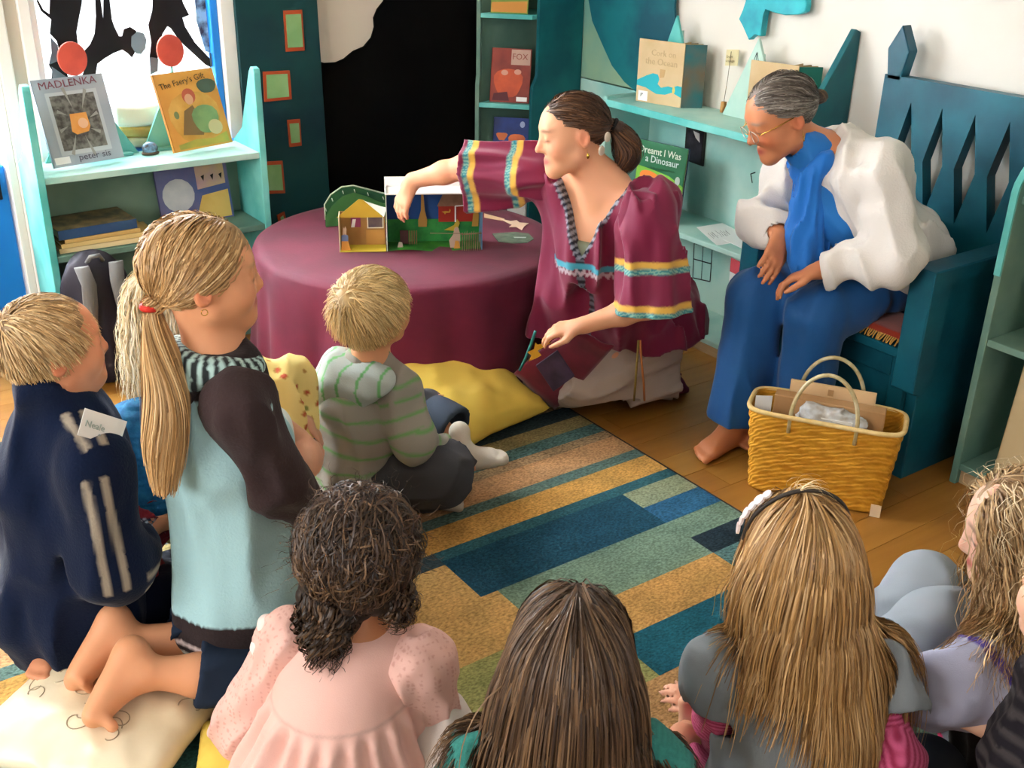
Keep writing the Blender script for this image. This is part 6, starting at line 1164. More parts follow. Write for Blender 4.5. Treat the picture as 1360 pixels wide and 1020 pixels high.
def dark_girl():
    rs = np.random.RandomState(15); F = Frame(at(758, 882, 1.36), 6, -8, 0, 1.10); fb = heading(4); rb = np.cross(fb, UPV)
    nb = at(758, 985, 1.335); ch = nb - UPV * 0.16 - fb * 0.02; pel = nb * [1, 1, 0] + UPV * 0.10 - fb * 0.03; shR, shL = nb + rb * 0.125 - UPV * 0.05, nb - rb * 0.125 - UPV * 0.045
    elR, elL = at(862, 1035, 1.42), at(625, 1060, 1.40); wrR, wrL = at(905, 975, 1.58), at(640, 1070, 1.6); kR, kL = at(900, 1040, 1.62), at(585, 975, 1.62); anR, anL = at(800, 1090, 1.6), at(700, 1090, 1.6)
    o, body, fb, rb = sitting_child('girl with straight dark brown hair in teal knit top, between pink and grey girls', F, 4, nb, ch, pel, shR, shL, elR, elL, wrR, wrL, kR, kL, anR, anL, '#cf9678', hands=(hand_prims(wrR, norm(at(930, 960, 1.66) - wrR), -UPV, 1, 0.7, 0.4), None))
    G = Garment(); G.add(cap(nb - UPV * 0.02, ch, 0.085, 0.115, 0.05), cap(ch, pel, 0.118, 0.135, 0.05), cap(shR, shL, 0.054, 0.054, 0.04)).add(chain([shL, elL, wrL], [0.06, 0.052, 0.036], 0.03), cap(shR, shR * 0.45 + elR * 0.55, 0.06, 0.052, 0.03)); G.sub.append(cap(F(0, -0.01, -0.05), nb + UPV * 0.02, 0.046, 0.05, 0.004, -1)); G.folds = [(UPV, 14, 0.016, 3, 0.3)]; G.cuts.append((np.array([pel[0], pel[1], 0.013]), -UPV, 0.4)); G.end(shR * 0.45 + elR * 0.55, elR - shR, 0.075, 0.04)
    body_c = lin('#367a72')
    G.build('knit_top', m_knit, o, 0.0055, lambda v: body_c * (0.9 + 0.2 * (np.mod(v @ rb, 0.008) < 0.004))[:, None])
    bm = bmesh.new(); s = shL + UPV * 0.05; tube('', [s - rb * 0.05 - UPV * 0.03 + fb * 0.01, s - rb * 0.03 + UPV * 0.004 - fb * 0.02, s + rb * 0.02 + UPV * 0.012 - fb * 0.03, s + rb * 0.07 + UPV * 0.02 - fb * 0.02], 0.004, bm=bm, sides=6); from_bm('shoulder_strap', bm, mat('brown_cord', '#5c4526', 0.7), o, True)
    T = Garment(); T.add(chain([pel, kL, anL], [0.10, 0.066, 0.045], 0.03)).add(chain([pel, kR, anR], [0.10, 0.07, 0.045], 0.03)); T.folds = [(fb, 14, 0.012, 3)]
    T.build('leggings', m_cotton, o, 0.006, lambda v: np.where(((v - pel) @ rb < 0)[:, None], lin('#d8cfca'), lin('#1c2026')))
    sh = ['#4a3524', '#3a2819', '#5d452f', '#2b1c12', '#6e543a']; col = inflate(head_prims(F)[:3], 0) + [cap(nb, ch, 0.10, 0.125, 0.05), cap(shR, shL, 0.06, 0.06, 0.05), cap(F(0, -0.02, -0.06), nb, 0.05, 0.05, 0.03)]
    ex = [cap(F(-0.02, -0.06, 0.02), F(-0.03, -0.068, -0.26), 0.05, 0.055, 0.04), cap(F(0.02, -0.06, 0.02), F(0.03, -0.068, -0.26), 0.05, 0.055, 0.04), cap(F(-0.05, -0.03, 0), F(-0.055, -0.03, -0.2), 0.032, 0.036, 0.04), cap(F(0.05, -0.03, 0), F(0.052, -0.03, -0.18), 0.032, 0.034, 0.04)]
    scalp_cap('hair_base', F, '#3a2819', o, 0.0035, 0, 0.006, ex, lambda Q, d: fold(Q, d, UPV, 45, 0.002, 5, 0.08))
    long_hair('hair', F, rs, 5200, sh, o, 0.36, 0.006, col + ex, 14, 0.0014, 0.0065, 0.003, 0.5, tip=1.25, stiff=0.72, g=0.38, spread=0.12)
    tail_hair('loose_lock', [F(0.085, -0.01, -0.04), F(0.10, 0.0, -0.10), F(0.125, 0.0, -0.15), F(0.135, -0.01, -0.20)], [0.008, 0.014, 0.012, 0.006], rs, 30, sh, o, 0.0014, 14, 0, 0.006); tail_hair('loose_lock', [F(-0.08, -0.05, -0.08), F(-0.095, -0.06, -0.18), F(-0.10, -0.07, -0.28)], [0.012, 0.018, 0.01], rs, 60, sh, o, 0.0018, 14, 0, 0.006)
dark_girl()
def long_girl():
    rs = np.random.RandomState(16); F = Frame(at(1062, 742, 1.6), -4, -4, 0, 1.0); fb = heading(-6); rb = np.cross(fb, UPV)
    nb = at(1072, 852, 1.575); ch = nb - UPV * 0.16 - fb * 0.015; pel = nb * [1, 1, 0] + UPV * 0.115 - fb * 0.02; shR, shL = nb + rb * 0.125 - UPV * 0.045, nb - rb * 0.125 - UPV * 0.045
    elR, elL = at(1185, 1010, 1.56), at(948, 1018, 1.64); wrR, wrL = at(1100, 1040, 1.8), at(916, 968, 1.72); kR, kL = at(1230, 1030, 1.75), at(900, 1050, 1.75); anR, anL = at(1130, 1080, 1.8), at(1010, 1080, 1.8)
    hl = hand_prims(wrL, norm(at(915, 905, 1.74) - wrL), rb * 0.5 - fb * 0.6, -1, 0.86, 0.5, (0.08, 0.95, 1.1, 1.15), 1.0, 0.8)
    w2 = at(948, 952, 1.78); h2 = hand_prims(w2, norm(at(905, 925, 1.76) - w2), fb * 0.4 - UPV, 1, 0.8, 0.55)
    o, body, fb, rb = sitting_child('girl with long honey hair and headband in grey dress over pink sleeves', F, -6, nb, ch, pel, shR, shL, elR, elL, wrR, wrL, kR, kL, anR, anL, '#dba58a', hands=(None, hl + h2))
    G = Garment(); G.add(cap(nb - UPV * 0.02, ch, 0.085, 0.112, 0.05), cap(ch, pel, 0.118, 0.15, 0.05), cap(shR, shL, 0.052, 0.052, 0.04), sph(shL - UPV * 0.02 - rb * 0.01, 0.060, 0.02), sph(shR - UPV * 0.02 + rb * 0.01, 0.060, 0.02), cap(pel, pel - UPV * 0.03, 0.16, 0.18, 0.05)); G.sub.append(cap(F(0, -0.01, -0.05), nb + UPV * 0.02, 0.046, 0.05, 0.004, -1)); G.folds = [(UPV, 16, 0.014, 3, 0.25)]
    G.cuts.append((np.array([pel[0], pel[1], 0.013]), -UPV, 0.4))
    for s, e, q in ((shL, elL, 0.05), (shR, elR, 0.05)): G.add(cap(s, s + norm(e - s) * 0.06, 0.062, 0.066, 0.02)); G.end(s + norm(e - s) * 0.085, e - s, 0.075, 0.045)
    G.build('grey_dress', m_cotton, o, 0.0055, flat('#7d8489'))
    for s, e, w_ in ((shL, elL, wrL), (shR, elR, wrR)):
        S = Garment(); S.add(chain([s, e, w_], [0.048, 0.044, 0.032], 0.03)); S.folds = [(norm(w_ - e), 18, 0.008, 4, 0.5)]; S.end(w_, w_ - e, 0.05, 0.024)
        def cs(v, s=s, e=e, w_=w_):
            t1, d1 = seg_t(v, s, e); t2, d2 = seg_t(v, e, w_); x = np.where(d1 < d2, t1 * np.linalg.norm(e - s), t2 * np.linalg.norm(w_ - e)); m = np.clip(0.5 + 0.6 * np.sin(x * 2 * math.pi / 0.0085), 0, 1)[:, None]; return lin('#c25a80') * (1 - m) + lin('#8f2c4c') * m
        S.build('pink_sleeve', m_knit, o, 0.0038, cs)
    T = Garment(); T.add(chain([pel, kL, anL], [0.10, 0.066, 0.045], 0.03)).add(chain([pel, kR, anR], [0.10, 0.07, 0.045], 0.03)); T.build('leggings', m_cotton, o, 0.006, flat('#2c3038'))
    sh = ['#b08a58', '#96703f', '#c7a373', '#7a5730', '#a67c46']; ex = [cap(F(0, -0.052, 0.02), F(0.0, -0.06, -0.12), 0.05, 0.058, 0.04), cap(F(0.015, -0.06, -0.12), F(0.04, -0.085, -0.25), 0.056, 0.035, 0.04), cap(F(-0.05, -0.03, 0), F(-0.056, -0.03, -0.12), 0.031, 0.028, 0.04), cap(F(0.05, -0.03, 0), F(0.052, -0.035, -0.14), 0.031, 0.028, 0.04)]
    col = inflate(head_prims(F)[:3], 0) + [cap(nb, ch, 0.10, 0.12, 0.05), cap(ch, pel, 0.125, 0.15, 0.05), cap(shR, shL, 0.06, 0.06, 0.05), cap(F(0, -0.02, -0.06), nb, 0.05, 0.05, 0.03)] + ex
    scalp_cap('hair_base', F, '#8a6438', o, 0.0035, 0, 0.006, ex, lambda Q, d: fold(Q, d, UPV, 45, 0.002, 6, 0.08))
    long_hair('hair', F, rs, 5400, sh, o, 0.40, -0.0, col, 15, 0.0013, 0.0065, 0.004, 0.45, tip=1.0, stiff=0.72, g=0.38, spread=0.15, lenfn=lambda q: np.interp(q[:, 0], [-0.05, -0.02, 0.02, 0.08], [0.52, 0.62, 0.95, 0.98]))
    tail_hair('loose_lock', [F(-0.085, -0.0, 0.0), F(-0.105, 0.0, -0.07), F(-0.112, -0.01, -0.13)], [0.012, 0.022, 0.016], rs, 70, sh, o, 0.0013, 14, 0, 0.010); tail_hair('flyaway', [F(-0.02, 0.02, 0.118), F(-0.012, 0.015, 0.135), F(0.01, 0.01, 0.13), F(0.03, 0.0, 0.118)], [0.01, 0.02, 0.02, 0.01], rs, 26, ['#d8c29a', '#c9ad7c'], o, 0.0007, 10, 0, 0.010)
    # headband with shell-like discs
    band = [F(0.0885 * math.cos(a) * 1.0, 0.030 - 0.03 * math.sin(a), 0.03 + 0.0975 * math.sin(a)) for a in np.linspace(-0.1, math.pi + 0.1, 26)]; tube('headband', band, 0.0035, mat('dark_headband', '#3a342f', 0.6), o, 6)
    mp = mat('pearly_shell', '#e9dfdc', 0.3, '#cdb9b4', 40)
    for k, a in enumerate(np.linspace(2.25, 3.05, 6)):
        p = F(0.0965 * math.cos(a), 0.040 - 0.03 * math.sin(a), 0.03 + 0.104 * math.sin(a)); n = norm(p - F(0, 0.02, 0.03)); disc('headband_shell', p, n, 0.0085 + 0.002 * (k % 2), 0.004, mp, o, 10)
long_girl()
def right_girl():
    rs = np.random.RandomState(17); F = Frame(at(1366, 706, 1.92), -74, -12, 0, 1.0); fb = heading(-48); rb = np.cross(fb, UPV)
    nb = at(1392, 830, 1.90); ch = nb - UPV * 0.16; pel = nb * [1, 1, 0] + UPV * 0.115 - fb * 0.03; shR, shL = nb + rb * 0.12 - UPV * 0.05, nb - rb * 0.12 - UPV * 0.05
    shL = at(1352, 862, 1.82); elL = at(1272, 918, 1.70); wrL = at(1182, 922, 1.78); elR, wrR = at(1380, 880, 2.1), at(1290, 850, 2.14); kL, kR = at(1252, 840, 1.94), at(1235, 792, 2.08); anL, anR = at(1150, 880, 2.05), at(1150, 828, 2.22)
    o, body, fb, rb = sitting_child('girl with frizzy light brown hair hugging grey knees, lavender sleeves', F, -48, nb, ch, pel, shR, shL, elR, elL, wrR, wrL, kR, kL, anR, anL, '#e0b39c', hands=(hand_prims(wrR, CAM_R * -1, -UPV, 1, 0.7, 0.4), hand_prims(wrL, norm(at(1150, 915, 1.86) - wrL), fb, -1, 0.7, 0.5)))
    G = Garment(); G.add(cap(nb - UPV * 0.02, ch, 0.085, 0.115, 0.05), cap(ch, pel, 0.118, 0.14, 0.05), cap(shR, shL, 0.05, 0.05, 0.04)); G.folds = [(UPV, 14, 0.014, 3, 0.4)]; G.cuts.append((np.array([pel[0], pel[1], 0.013]), -UPV, 0.4)); G.build('dark_dress', m_cotton, o, 0.006, flat('#2a2422'))
    for s, e, w_ in ((shL, elL, wrL), (shR, elR, wrR)):
        S = Garment(); S.add(chain([s, e, w_], [0.056, 0.060, 0.052], 0.04)); S.folds = [(norm(w_ - e) + UPV * 0.5, 15, 0.012, 4, 0.5)]; S.end(w_, w_ - e, 0.07, 0.03)
        def cs(v, s=s, e=e, w_=w_):
            t1, d1 = seg_t(v, s, e); L = np.linalg.norm(e - s); c = np.tile(lin('#a9acc4'), (len(v), 1))
            for x in (0.045, 0.085): m = (np.abs(t1 * L - x) < 0.009) & (d1 < 0.08) & (t1 < 0.85); c[m] = lin('#5c4fa0')
            return c
        S.build('lavender_sleeve', m_cotton, o, 0.005, cs)
    for kn, an, nm in ((kL, anL, 'legging'), (kR, anR, 'legging')):
        T = Garment(); T.add(chain([pel, kn, an], [0.10, 0.078, 0.052], 0.05)); T.folds = [(norm(kn - an), 12, 0.008, 8)]; T.end(an, an - kn, 0.07, 0.034)
        def ct(v, kn=kn, an=an):
            t, d = seg_t(v, kn, an); lat = np.cross(norm(an - kn), UPV); s = (v - kn) @ norm(lat); c = np.tile(lin('#8f979f'), (len(v), 1)); near = ((v - kn) @ -CAM_F > 0.02) & (t > 0.05)
            c[near & (t > 0.25) & (t < 0.42)] = lin('#c02a5c'); c[near & (t > 0.5) & (t < 0.58)] = lin('#c02a5c'); return c
        T.build(nm, m_cotton, o, 0.0055, ct)
    sh = ['#a08058', '#b8976a', '#876843', '#c9ac82', '#6f5436']; col = inflate(head_prims(F)[:3], 0) + [cap(nb, ch, 0.10, 0.125, 0.05), cap(shR, shL, 0.065, 0.065, 0.05), cap(shL, elL, 0.062, 0.06, 0.04), cap(F(0, -0.02, -0.06), nb, 0.05, 0.05, 0.03)]
    ex = [cap(F(0, -0.05, 0.02), F(-0.02, -0.045, -0.12), 0.06, 0.066, 0.05), cap(F(-0.05, -0.02, -0.02), F(-0.085, 0.0, -0.16), 0.035, 0.045, 0.05)]
    scalp_cap('hair_base', F, '#7d6040', o, 0.004, 0, 0.006, ex, lambda Q, d: fold(Q, d, UPV, 35, 0.003, 5, 0.2))
    long_hair('hair', F, rs, 4200, sh, o, 0.30, 0.0, col + ex, 14, 0.0012, 0.009, 0.0, 0.6, tip=1.2, curl=0.006, spread=0.4, stiff=0.72, g=0.36); long_hair('frizz', F, rs, 160, ['#d5c3a2', '#c7b08a'], o, 0.22, 0.0, col + ex, 16, 0.0006, 0.02, 0, 0.3, tip=1.1, curl=0.012, spread=1.2)
    return pel, fb, rb
right_girl()
def edge_child():
    rs = np.random.RandomState(18); F = Frame(at(1460, 800, 1.55), -30, 0, 0, 1.0); fb = heading(-40); rb = np.cross(fb, UPV)
    nb = at(1462, 920, 1.54); ch = nb - UPV * 0.16; pel = nb * [1, 1, 0] + UPV * 0.115; shR, shL = nb + rb * 0.12 - UPV * 0.05, at(1392, 900, 1.56); elL = at(1372, 1000, 1.60); wrL = at(1300, 1060, 1.72); elR, wrR = nb + rb * 0.18 - UPV * 0.22, nb + rb * 0.1 + fb * 0.18 - UPV * 0.25
    kL, kR = at(1260, 1080, 1.72), nb * [1, 1, 0] + fb * 0.3 + rb * 0.15 + UPV * 0.12; anL, anR = at(1330, 1120, 1.8), nb * [1, 1, 0] + fb * 0.25 + UPV * 0.05
    o, body, fb, rb = sitting_child('bare-armed child in dark striped clothes beside the frizzy-haired girl', F, -40, nb, ch, pel, shR, shL, elR, elL, wrR, wrL, kR, kL, anR, anL, '#dcae94', h=0.007)
    G = Garment(); G.add(cap(nb - UPV * 0.02, ch, 0.085, 0.112, 0.05), cap(ch, pel, 0.118, 0.14, 0.05), cap(shR, shL - fb * 0.01, 0.046, 0.04, 0.04)); G.folds = [(UPV, 14, 0.012, 3, 0.4)]; G.cuts.append((np.array([pel[0], pel[1], 0.013]), -UPV, 0.4))
    G.build('striped_top', m_cotton, o, 0.007, lambda v: np.where((np.mod(v[:, 2], 0.03) < 0.012)[:, None], lin('#3a3638'), lin('#1d1a20')))
    T = Garment(); T.add(chain([pel, kL, anL], [0.10, 0.072, 0.05], 0.04)).add(chain([pel, kR, anR], [0.10, 0.07, 0.05], 0.04)); T.folds = [(fb, 14, 0.01, 3)]; T.build('trousers', m_cotton, o, 0.007, lambda v: np.where((np.mod((v - pel) @ rb, 0.06) < 0.016)[:, None], lin('#8f2630'), lin('#241c1a')))
    scalp_cap('hair_base', F, '#7d6040', o, 0.01, 0, 0.008); short_hair('hair', F, rs, 500, ['#876843', '#a08058'], o, 0.06)
edge_child()
def floral_child():
    rs = np.random.RandomState(19); F = Frame(at(232, 412, 2.52), 62, 0, 0, 0.95); fb = heading(58); rb = np.cross(fb, UPV)
    nb = at(252, 500, 2.52); ch = at(265, 560, 2.50); pel = at(290, 655, 2.50); shR, shL = nb + rb * 0.11 - UPV * 0.045, nb - rb * 0.11 - UPV * 0.045
    elR, elL = at(345, 545, 2.44), at(350, 530, 2.62); wrR, wrL = at(398, 580, 2.52), at(405, 560, 2.62); kR, kL = at(400, 610, 2.5), at(385, 560, 2.70); anR, anL = at(300, 660, 2.45), at(320, 640, 2.62)
    o, body, fb, rb = sitting_child('fair-haired child in yellow floral dress behind the ponytail girl', F, 58, nb, ch, pel, shR, shL, elR, elL, wrR, wrL, kR, kL, anR, anL, '#d9a488', 0.66, 0.0055, (hand_prims(wrR, norm(at(424, 592, 2.56) - wrR), -UPV, 1, 0.68, 0.5), hand_prims(wrL, norm(at(424, 580, 2.62) - wrL), -UPV, -1, 0.66, 0.5)))
    G = Garment(); G.add(cap(nb - UPV * 0.02, ch, 0.085, 0.12, 0.05), cap(ch, pel, 0.125, 0.16, 0.05), cap(shR, shL, 0.055, 0.055, 0.04), cap(pel, at(360, 545, 2.64), 0.13, 0.09, 0.05), cap(at(340, 500, 2.66), at(385, 505, 2.66), 0.05, 0.045, 0.04), cap(at(385, 500, 2.66), at(390, 560, 2.66), 0.04, 0.05, 0.04)); G.folds = [(UPV, 15, 0.016, 3, 0.3)]; G.cuts.append((np.array([pel[0], pel[1], 0.013]), -UPV, 0.5))
    def cf(v):
        c = np.tile(lin('#e3cf86'), (len(v), 1)); q = v / 0.034; I = np.floor(q); f = q - I - 0.5; r1 = hash3(I[:, 0], I[:, 1], I[:, 2], 5); r2 = hash3(I[:, 0], I[:, 1], I[:, 2], 9); off = np.stack([r1 - 0.5, r2 - 0.5, hash3(I[:, 0], I[:, 1], I[:, 2], 2) - 0.5], -1) * 0.45; dd = np.linalg.norm(f - off, axis=1)
        c[(dd < 0.30) & (r1 > 0.30)] = lin('#b98a4a'); c[(dd < 0.24) & (r1 > 0.45)] = lin('#b0503a'); c[(dd < 0.25) & (r1 < 0.2)] = lin('#8a8f4a'); return c
    G.build('floral_dress', m_cotton, o, 0.0045, cf)
    sh = ['#e8dcc0', '#d9c69c', '#c9b080', '#f0e8d4']; col = inflate(head_prims(F)[:3], 0) + [cap(nb, ch, 0.10, 0.13, 0.05), cap(shR, shL, 0.065, 0.065, 0.05)]
    scalp_cap('hair_base', F, '#cdb78a', o, 0.010, 0, 0.007); long_hair('hair', F, rs, 1600, sh, o, 0.25, 0, col, 12, 0.0014, 0.012, 0.004, 0.5, tip=1.1, curl=0.004, spread=0.6)
floral_child()
# ================================================================== the kneeling storyteller
def storyteller():
    FLOOR[0] = 0.001
    rs = np.random.RandomState(21); F = Frame(at(761, 177, 3.28), -104, -10, 6, 0.98); yaw = -148; fb = heading(yaw); rb = np.cross(fb, UPV)
    nb = at(800, 250, 3.32); ch = at(800, 320, 3.36); wa = at(825, 390, 3.45); pel = at(858, 430, 3.55)
    shR, shL = at(722, 228, 3.42), at(862, 278, 3.20)
    elR = at(618, 222, 3.50); wrR = at(548, 240, 3.57); elL = at(862, 405, 3.16); wrL = at(775, 432, 3.14)
    kR, kL = at(715, 500, 3.55), at(770, 500, 3.36); anR, anL = at(880, 492, 3.78), at(880, 490, 3.58)
    body = head_prims(F, False) + [cap(F(0, -0.02, -0.06), nb, 0.052, 0.058, 0.03), cap(nb, ch, 0.075, 0.115, 0.06), cap(ch, wa, 0.115, 0.105, 0.06), cap(wa, pel, 0.105, 0.135, 0.06), cap(shR, nb, 0.048, 0.05, 0.05), cap(nb, shL, 0.05, 0.048, 0.05), cap(shR, ch, 0.05, 0.09, 0.05), cap(shL, ch, 0.05, 0.09, 0.05)]
    body += chain([shR, elR, elR * 0.6 + wrR * 0.4, wrR], [0.05, 0.040, 0.037, 0.026]) + chain([shL, elL, elL * 0.6 + wrL * 0.4, wrL], [0.05, 0.042, 0.038, 0.026])
    body += chain([pel, kR, anR], [0.11, 0.065, 0.04]) + chain([pel, kL, anL], [0.11, 0.065, 0.04])
    hR = norm(at(522, 296, 3.58) - wrR); body += hand_prims(wrR, hR, norm(CAM_R * 0.8 + CAM_F * 0.7), 1, 0.98, 0.35, (0.45, 0.4, 0.35, 0.3), 1.0, 0.9)
    hL = norm(at(722, 440, 3.16) - wrL); body += hand_prims(wrL, hL, norm(-UPV + CAM_F * 0.3), -1, 0.95, 0.45)
    body += foot_prims(anR, norm(at(915, 492, 3.86) - anR), UPV, 0.9, 1) + foot_prims(anL, norm(at(912, 495, 3.68) - anL), UPV, 0.9, -1)
    o = person('woman in maroon tunic kneeling at the table, reaching into the toy theatre', body, face_colour(F, '#dca07c', '#b5605a', '#5f402c', 0.35, False), 0.006)
    mar, gold, tl = lin('#701036'), lin('#d3a545'), lin('#1f7a86')
    # tunic
    G = Garment(); hem = at(880, 445, 3.50)
    G.add(cap(nb - UPV * 0.07, ch, 0.095, 0.135, 0.05), cap(ch, wa, 0.138, 0.14, 0.06), cap(wa, pel, 0.145, 0.175, 0.06), cap(shR, nb - UPV * 0.045, 0.066, 0.07, 0.05), cap(nb - UPV * 0.055, shL, 0.07, 0.066, 0.05), cap(shR, ch, 0.065, 0.11, 0.05), cap(shL, ch, 0.065, 0.11, 0.05), cap(pel, pel - UPV * 0.06, 0.185, 0.19, 0.05), cap(wa, (kR + kL) / 2 + UPV * 0.10, 0.13, 0.105, 0.06), cap(ch + fb * 0.02 + rb * 0.06, (kR * 0.7 + wa * 0.3) + UPV * 0.10, 0.10, 0.10, 0.06))
    neck_lo = at(757, 300, 3.20); front = norm(fb)
    def collar(P, d):
        # V-shaped opening from both shoulders to the breastbone
        q = P - nb; x = q @ rb; z = q @ UPV; y = q @ fb; hw = np.interp(z, [-0.21, -0.19, 0.0, 0.08], [-0.002, 0.004, 0.095, 0.14]); a = np.abs(x - 0.005) - hw; v = np.where((y > -0.03) & (z > -0.215), a, 0.2); top = np.where((y <= -0.03), -(z - 0.035), 0.5); return v, top
    def post(P, d):
        d = fold(P, d, norm(UPV + fb * 0.1), 13, 0.022, 31, 0.25); v, top = collar(P, d); d = np.maximum(d, -v); d = np.maximum(d, np.where((P - nb) @ UPV > 0.0, -top * 0 + ((P - nb) @ UPV - 0.04), -1)); d = np.maximum(d, 0.275 + 0.012 * np.sin(P[:, 0] * 40) - P[:, 2]); return d
    nbk = np.array(nb)
    def colT(v):
        c = np.tile(mar, (len(v), 1)); a, top = collar(v, None); m = np.abs(a) < 0.013; k = np.mod(v @ (UPV + rb * 0.5), 0.022) < 0.011; c[m & k] = lin('#1d2030'); c[m & ~k] = lin('#8d93a0')
        q = v - nb; x = q @ rb; z = q @ UPV; y = q @ fb; plk = (np.abs(x - 0.005) < 0.011) & (z < -0.2) & (y > 0) & (v[:, 2] > 0.3); kk = np.mod(z, 0.022) < 0.011; c[plk & kk] = lin('#14161f'); c[plk & ~kk] = lin('#5f6672')
        em = (y > 0.0) & (np.abs(z + 0.225 + 0.25 * np.abs(x) * 0.4) < 0.011) & (np.abs(x) < 0.14); c[em] = lin('#3f9fb5'); em2 = (y > 0.0) & (np.abs(z + 0.248 + 0.25 * np.abs(x) * 0.4 + 0.006 * np.sin(x * 350)) < 0.008) & (np.abs(x) < 0.14); c[em2] = lin('#b7a6b0'); return c
    sdf('tunic', G.p, m_silky, o, 0.005, post, colT)
    # camisole showing in the neckline
    S = Garment(); S.add(cap(nb - UPV * 0.17 + fb * 0.02, ch + fb * 0.015, 0.085, 0.108, 0.04)); S.cuts.append((nb - UPV * 0.15, UPV, 0.4)); S.build('camisole', m_cotton, o, 0.006, flat('#7f8570'))
    # wide sleeves
    def sleeve(s, e, w_, r0, r1, seed, bands):
        S = Garment(); S.add(cap(s, e, r0, r1, 0.04)); d = norm(e - s); L = np.linalg.norm(e - s); S.folds = [(d, 15, 0.020, seed, 0.25)]; S.end(e - d * 0.01, d, 0.2, r1 * 0.62)
        if s is shR: S.add(cap(s - UPV * 0.02, e - UPV * 0.055, r0, r1 * 0.9, 0.05))
        else: S.add(cap(s, e + CAM_R * 0.03, r0, r1, 0.05))
        def cs(v):
            t, dd = seg_t(v, s, e); x = t * L; c = np.tile(mar, (len(v), 1))
            for b in bands: k_ = soft(x - b, 0.010); c = c * (1 - k_) + gold * k_; k_ = soft(x - b - 0.019, 0.009); tc_ = np.where((np.mod(v @ UPV + v @ CAM_F, 0.012) < 0.006)[:, None], lin('#7fae9c'), tl); c = c * (1 - k_) + tc_ * k_
            return c
        S.build('sleeve', m_silky, o, 0.0045, cs)
    shR2 = shR; sleeve(shR, elR + (elR - shR) * 0.02, wrR, 0.068, 0.076, 41, (0.07, 0.215)); sleeve(shL, elL + (elL - shL) * 0.10, wrL, 0.070, 0.090, 42, (0.155, 0.285))
    # cream skirt over the folded legs
    K = Garment(); fl0 = 0.013
    K.add(cap(pel - UPV * 0.04, (kR + kL) / 2 + UPV * 0.0, 0.14, 0.10, 0.05), cap(kL, at(885, 500, 3.58), 0.085, 0.085, 0.05), cap(kR, at(880, 490, 3.8), 0.085, 0.085, 0.05), cap(pel - UPV * 0.08, at(885, 490, 3.66), 0.13, 0.11, 0.05)); K.folds = [(norm(anL - kL) + UPV * 0.3, 16, 0.020, 51, 0.25)]; K.cuts.append((np.array([pel[0], pel[1], fl0]), -UPV, 0.9)); K.cuts.append((at(888, 500, 3.6), norm(CAM_R + CAM_F * 0.3), 0.4)); K.build('long_skirt', m_cotton, o, 0.0055, flat('#b7a79c'))
    for k, (x, c) in enumerate(((846, '#8a7434'), (852, '#b5713c'))): tube('tie_ribbon', [at(848 + k * 2, 452, 3.30), at(x, 480, 3.30), at(x - 2 + 5 * k, 510, 3.31), at(x - 4 + 8 * k, 532, 3.335)], 0.004, mat('ribbon_' + c[1:], c, 0.7), o, 5)
    # purple socks
    for a_, q_, s_ in ((anR, at(915, 492, 3.86), 1), (anL, at(912, 495, 3.68), -1)): K = Garment(); K.add(inflate(foot_prims(a_, norm(q_ - a_), UPV, 0.9, s_), 0.006)); K.build('sock', m_knit, o, 0.006, flat('#6b2a44'))
    # lap bag: maroon apron with purple diamond, leaf charms
    ap = Garment(); A0, A1, A2, A3 = at(683, 495, 3.34), at(737, 543, 3.38), at(815, 458, 3.18), at(760, 432, 3.20)
    n, V, Fc = 14, [], []
    for i in range(n + 1):
        for j in range(n + 1):
            s, t = i / n, j / n; p = (A0 * (1 - s) + A1 * s) * (1 - t) + (A3 * (1 - s) + A2 * s) * t; p = p + UPV * (0.018 * math.sin(math.pi * s) * math.sin(math.pi * (0.2 + 0.8 * t)) + 0.004 * math.sin(9 * s + 4 * t)) - CAM_F * 0.02 * math.sin(math.pi * s); V.append(p)
    for i in range(n):
        for j in range(n): a = i * (n + 1) + j; Fc.append((a, a + 1, a + n + 2, a + n + 1))
    b = thing('lap_bag', 'maroon velvet story bag with purple diamond patch on kneeling woman’s lap', 'bag', (A0 + A2) / 2)
    g = pyd('bag_flap', V, Fc, mat('crimson_velvet', '#7c1030', 0.7, '#5f0b22', 9, sheen=0.2), b, True); md = g.modifiers.new('t', 'SOLIDIFY'); md.thickness = 0.008
    cen = (A0 + A1 + A2 + A3) / 4 - CAM_F * 0.036 + UPV * 0.010; ex, ey = norm(A1 - A0), norm(A3 - A0); nn = norm(np.cross(ex, ey)); nn = nn if nn @ CAM_F < 0 else -nn
    cen = (A0 * 0.45 + A1 * 0.55) * 0.62 + (A3 * 0.45 + A2 * 0.55) * 0.38 + UPV * 0.016 - CAM_F * 0.03 + nn * 0.008
    dq = [at(740, 466, 3.175), at(763, 500, 3.205), at(735, 520, 3.255), at(712, 486, 3.225)]; prism('diamond_patch', [p - CAM_F * 0.012 + UPV * 0.010 for p in dq], nn * 0.006, mat('purple_velvet', '#2f1c36', 0.8, '#4a3052', 12, sheen=0.2), b, 0.001)
    tube('teal_cord', [at(711, 440, 3.20), at(705, 458, 3.22), at(697, 478, 3.24), at(690, 492, 3.25)], 0.005, mat('teal_cord_m', '#2f7a78', 0.6), b, 6)
    lf = thing('paper_leaf_charm', 'golden yellow leaf-shaped charm in the opening of the lap bag', 'charm', at(708, 470, 3.20)); prism('leaf', [at(x, y, 3.20) for x, y in ((700, 468), (706, 472), (702, 480), (712, 476), (719, 472), (714, 466), (724, 460), (733, 455), (722, 456), (714, 458), (711, 455), (709, 464))], UPV * 0.002 - CAM_F * 0.003, mat('gold_leaf', '#d99f2c', 0.5), lf)
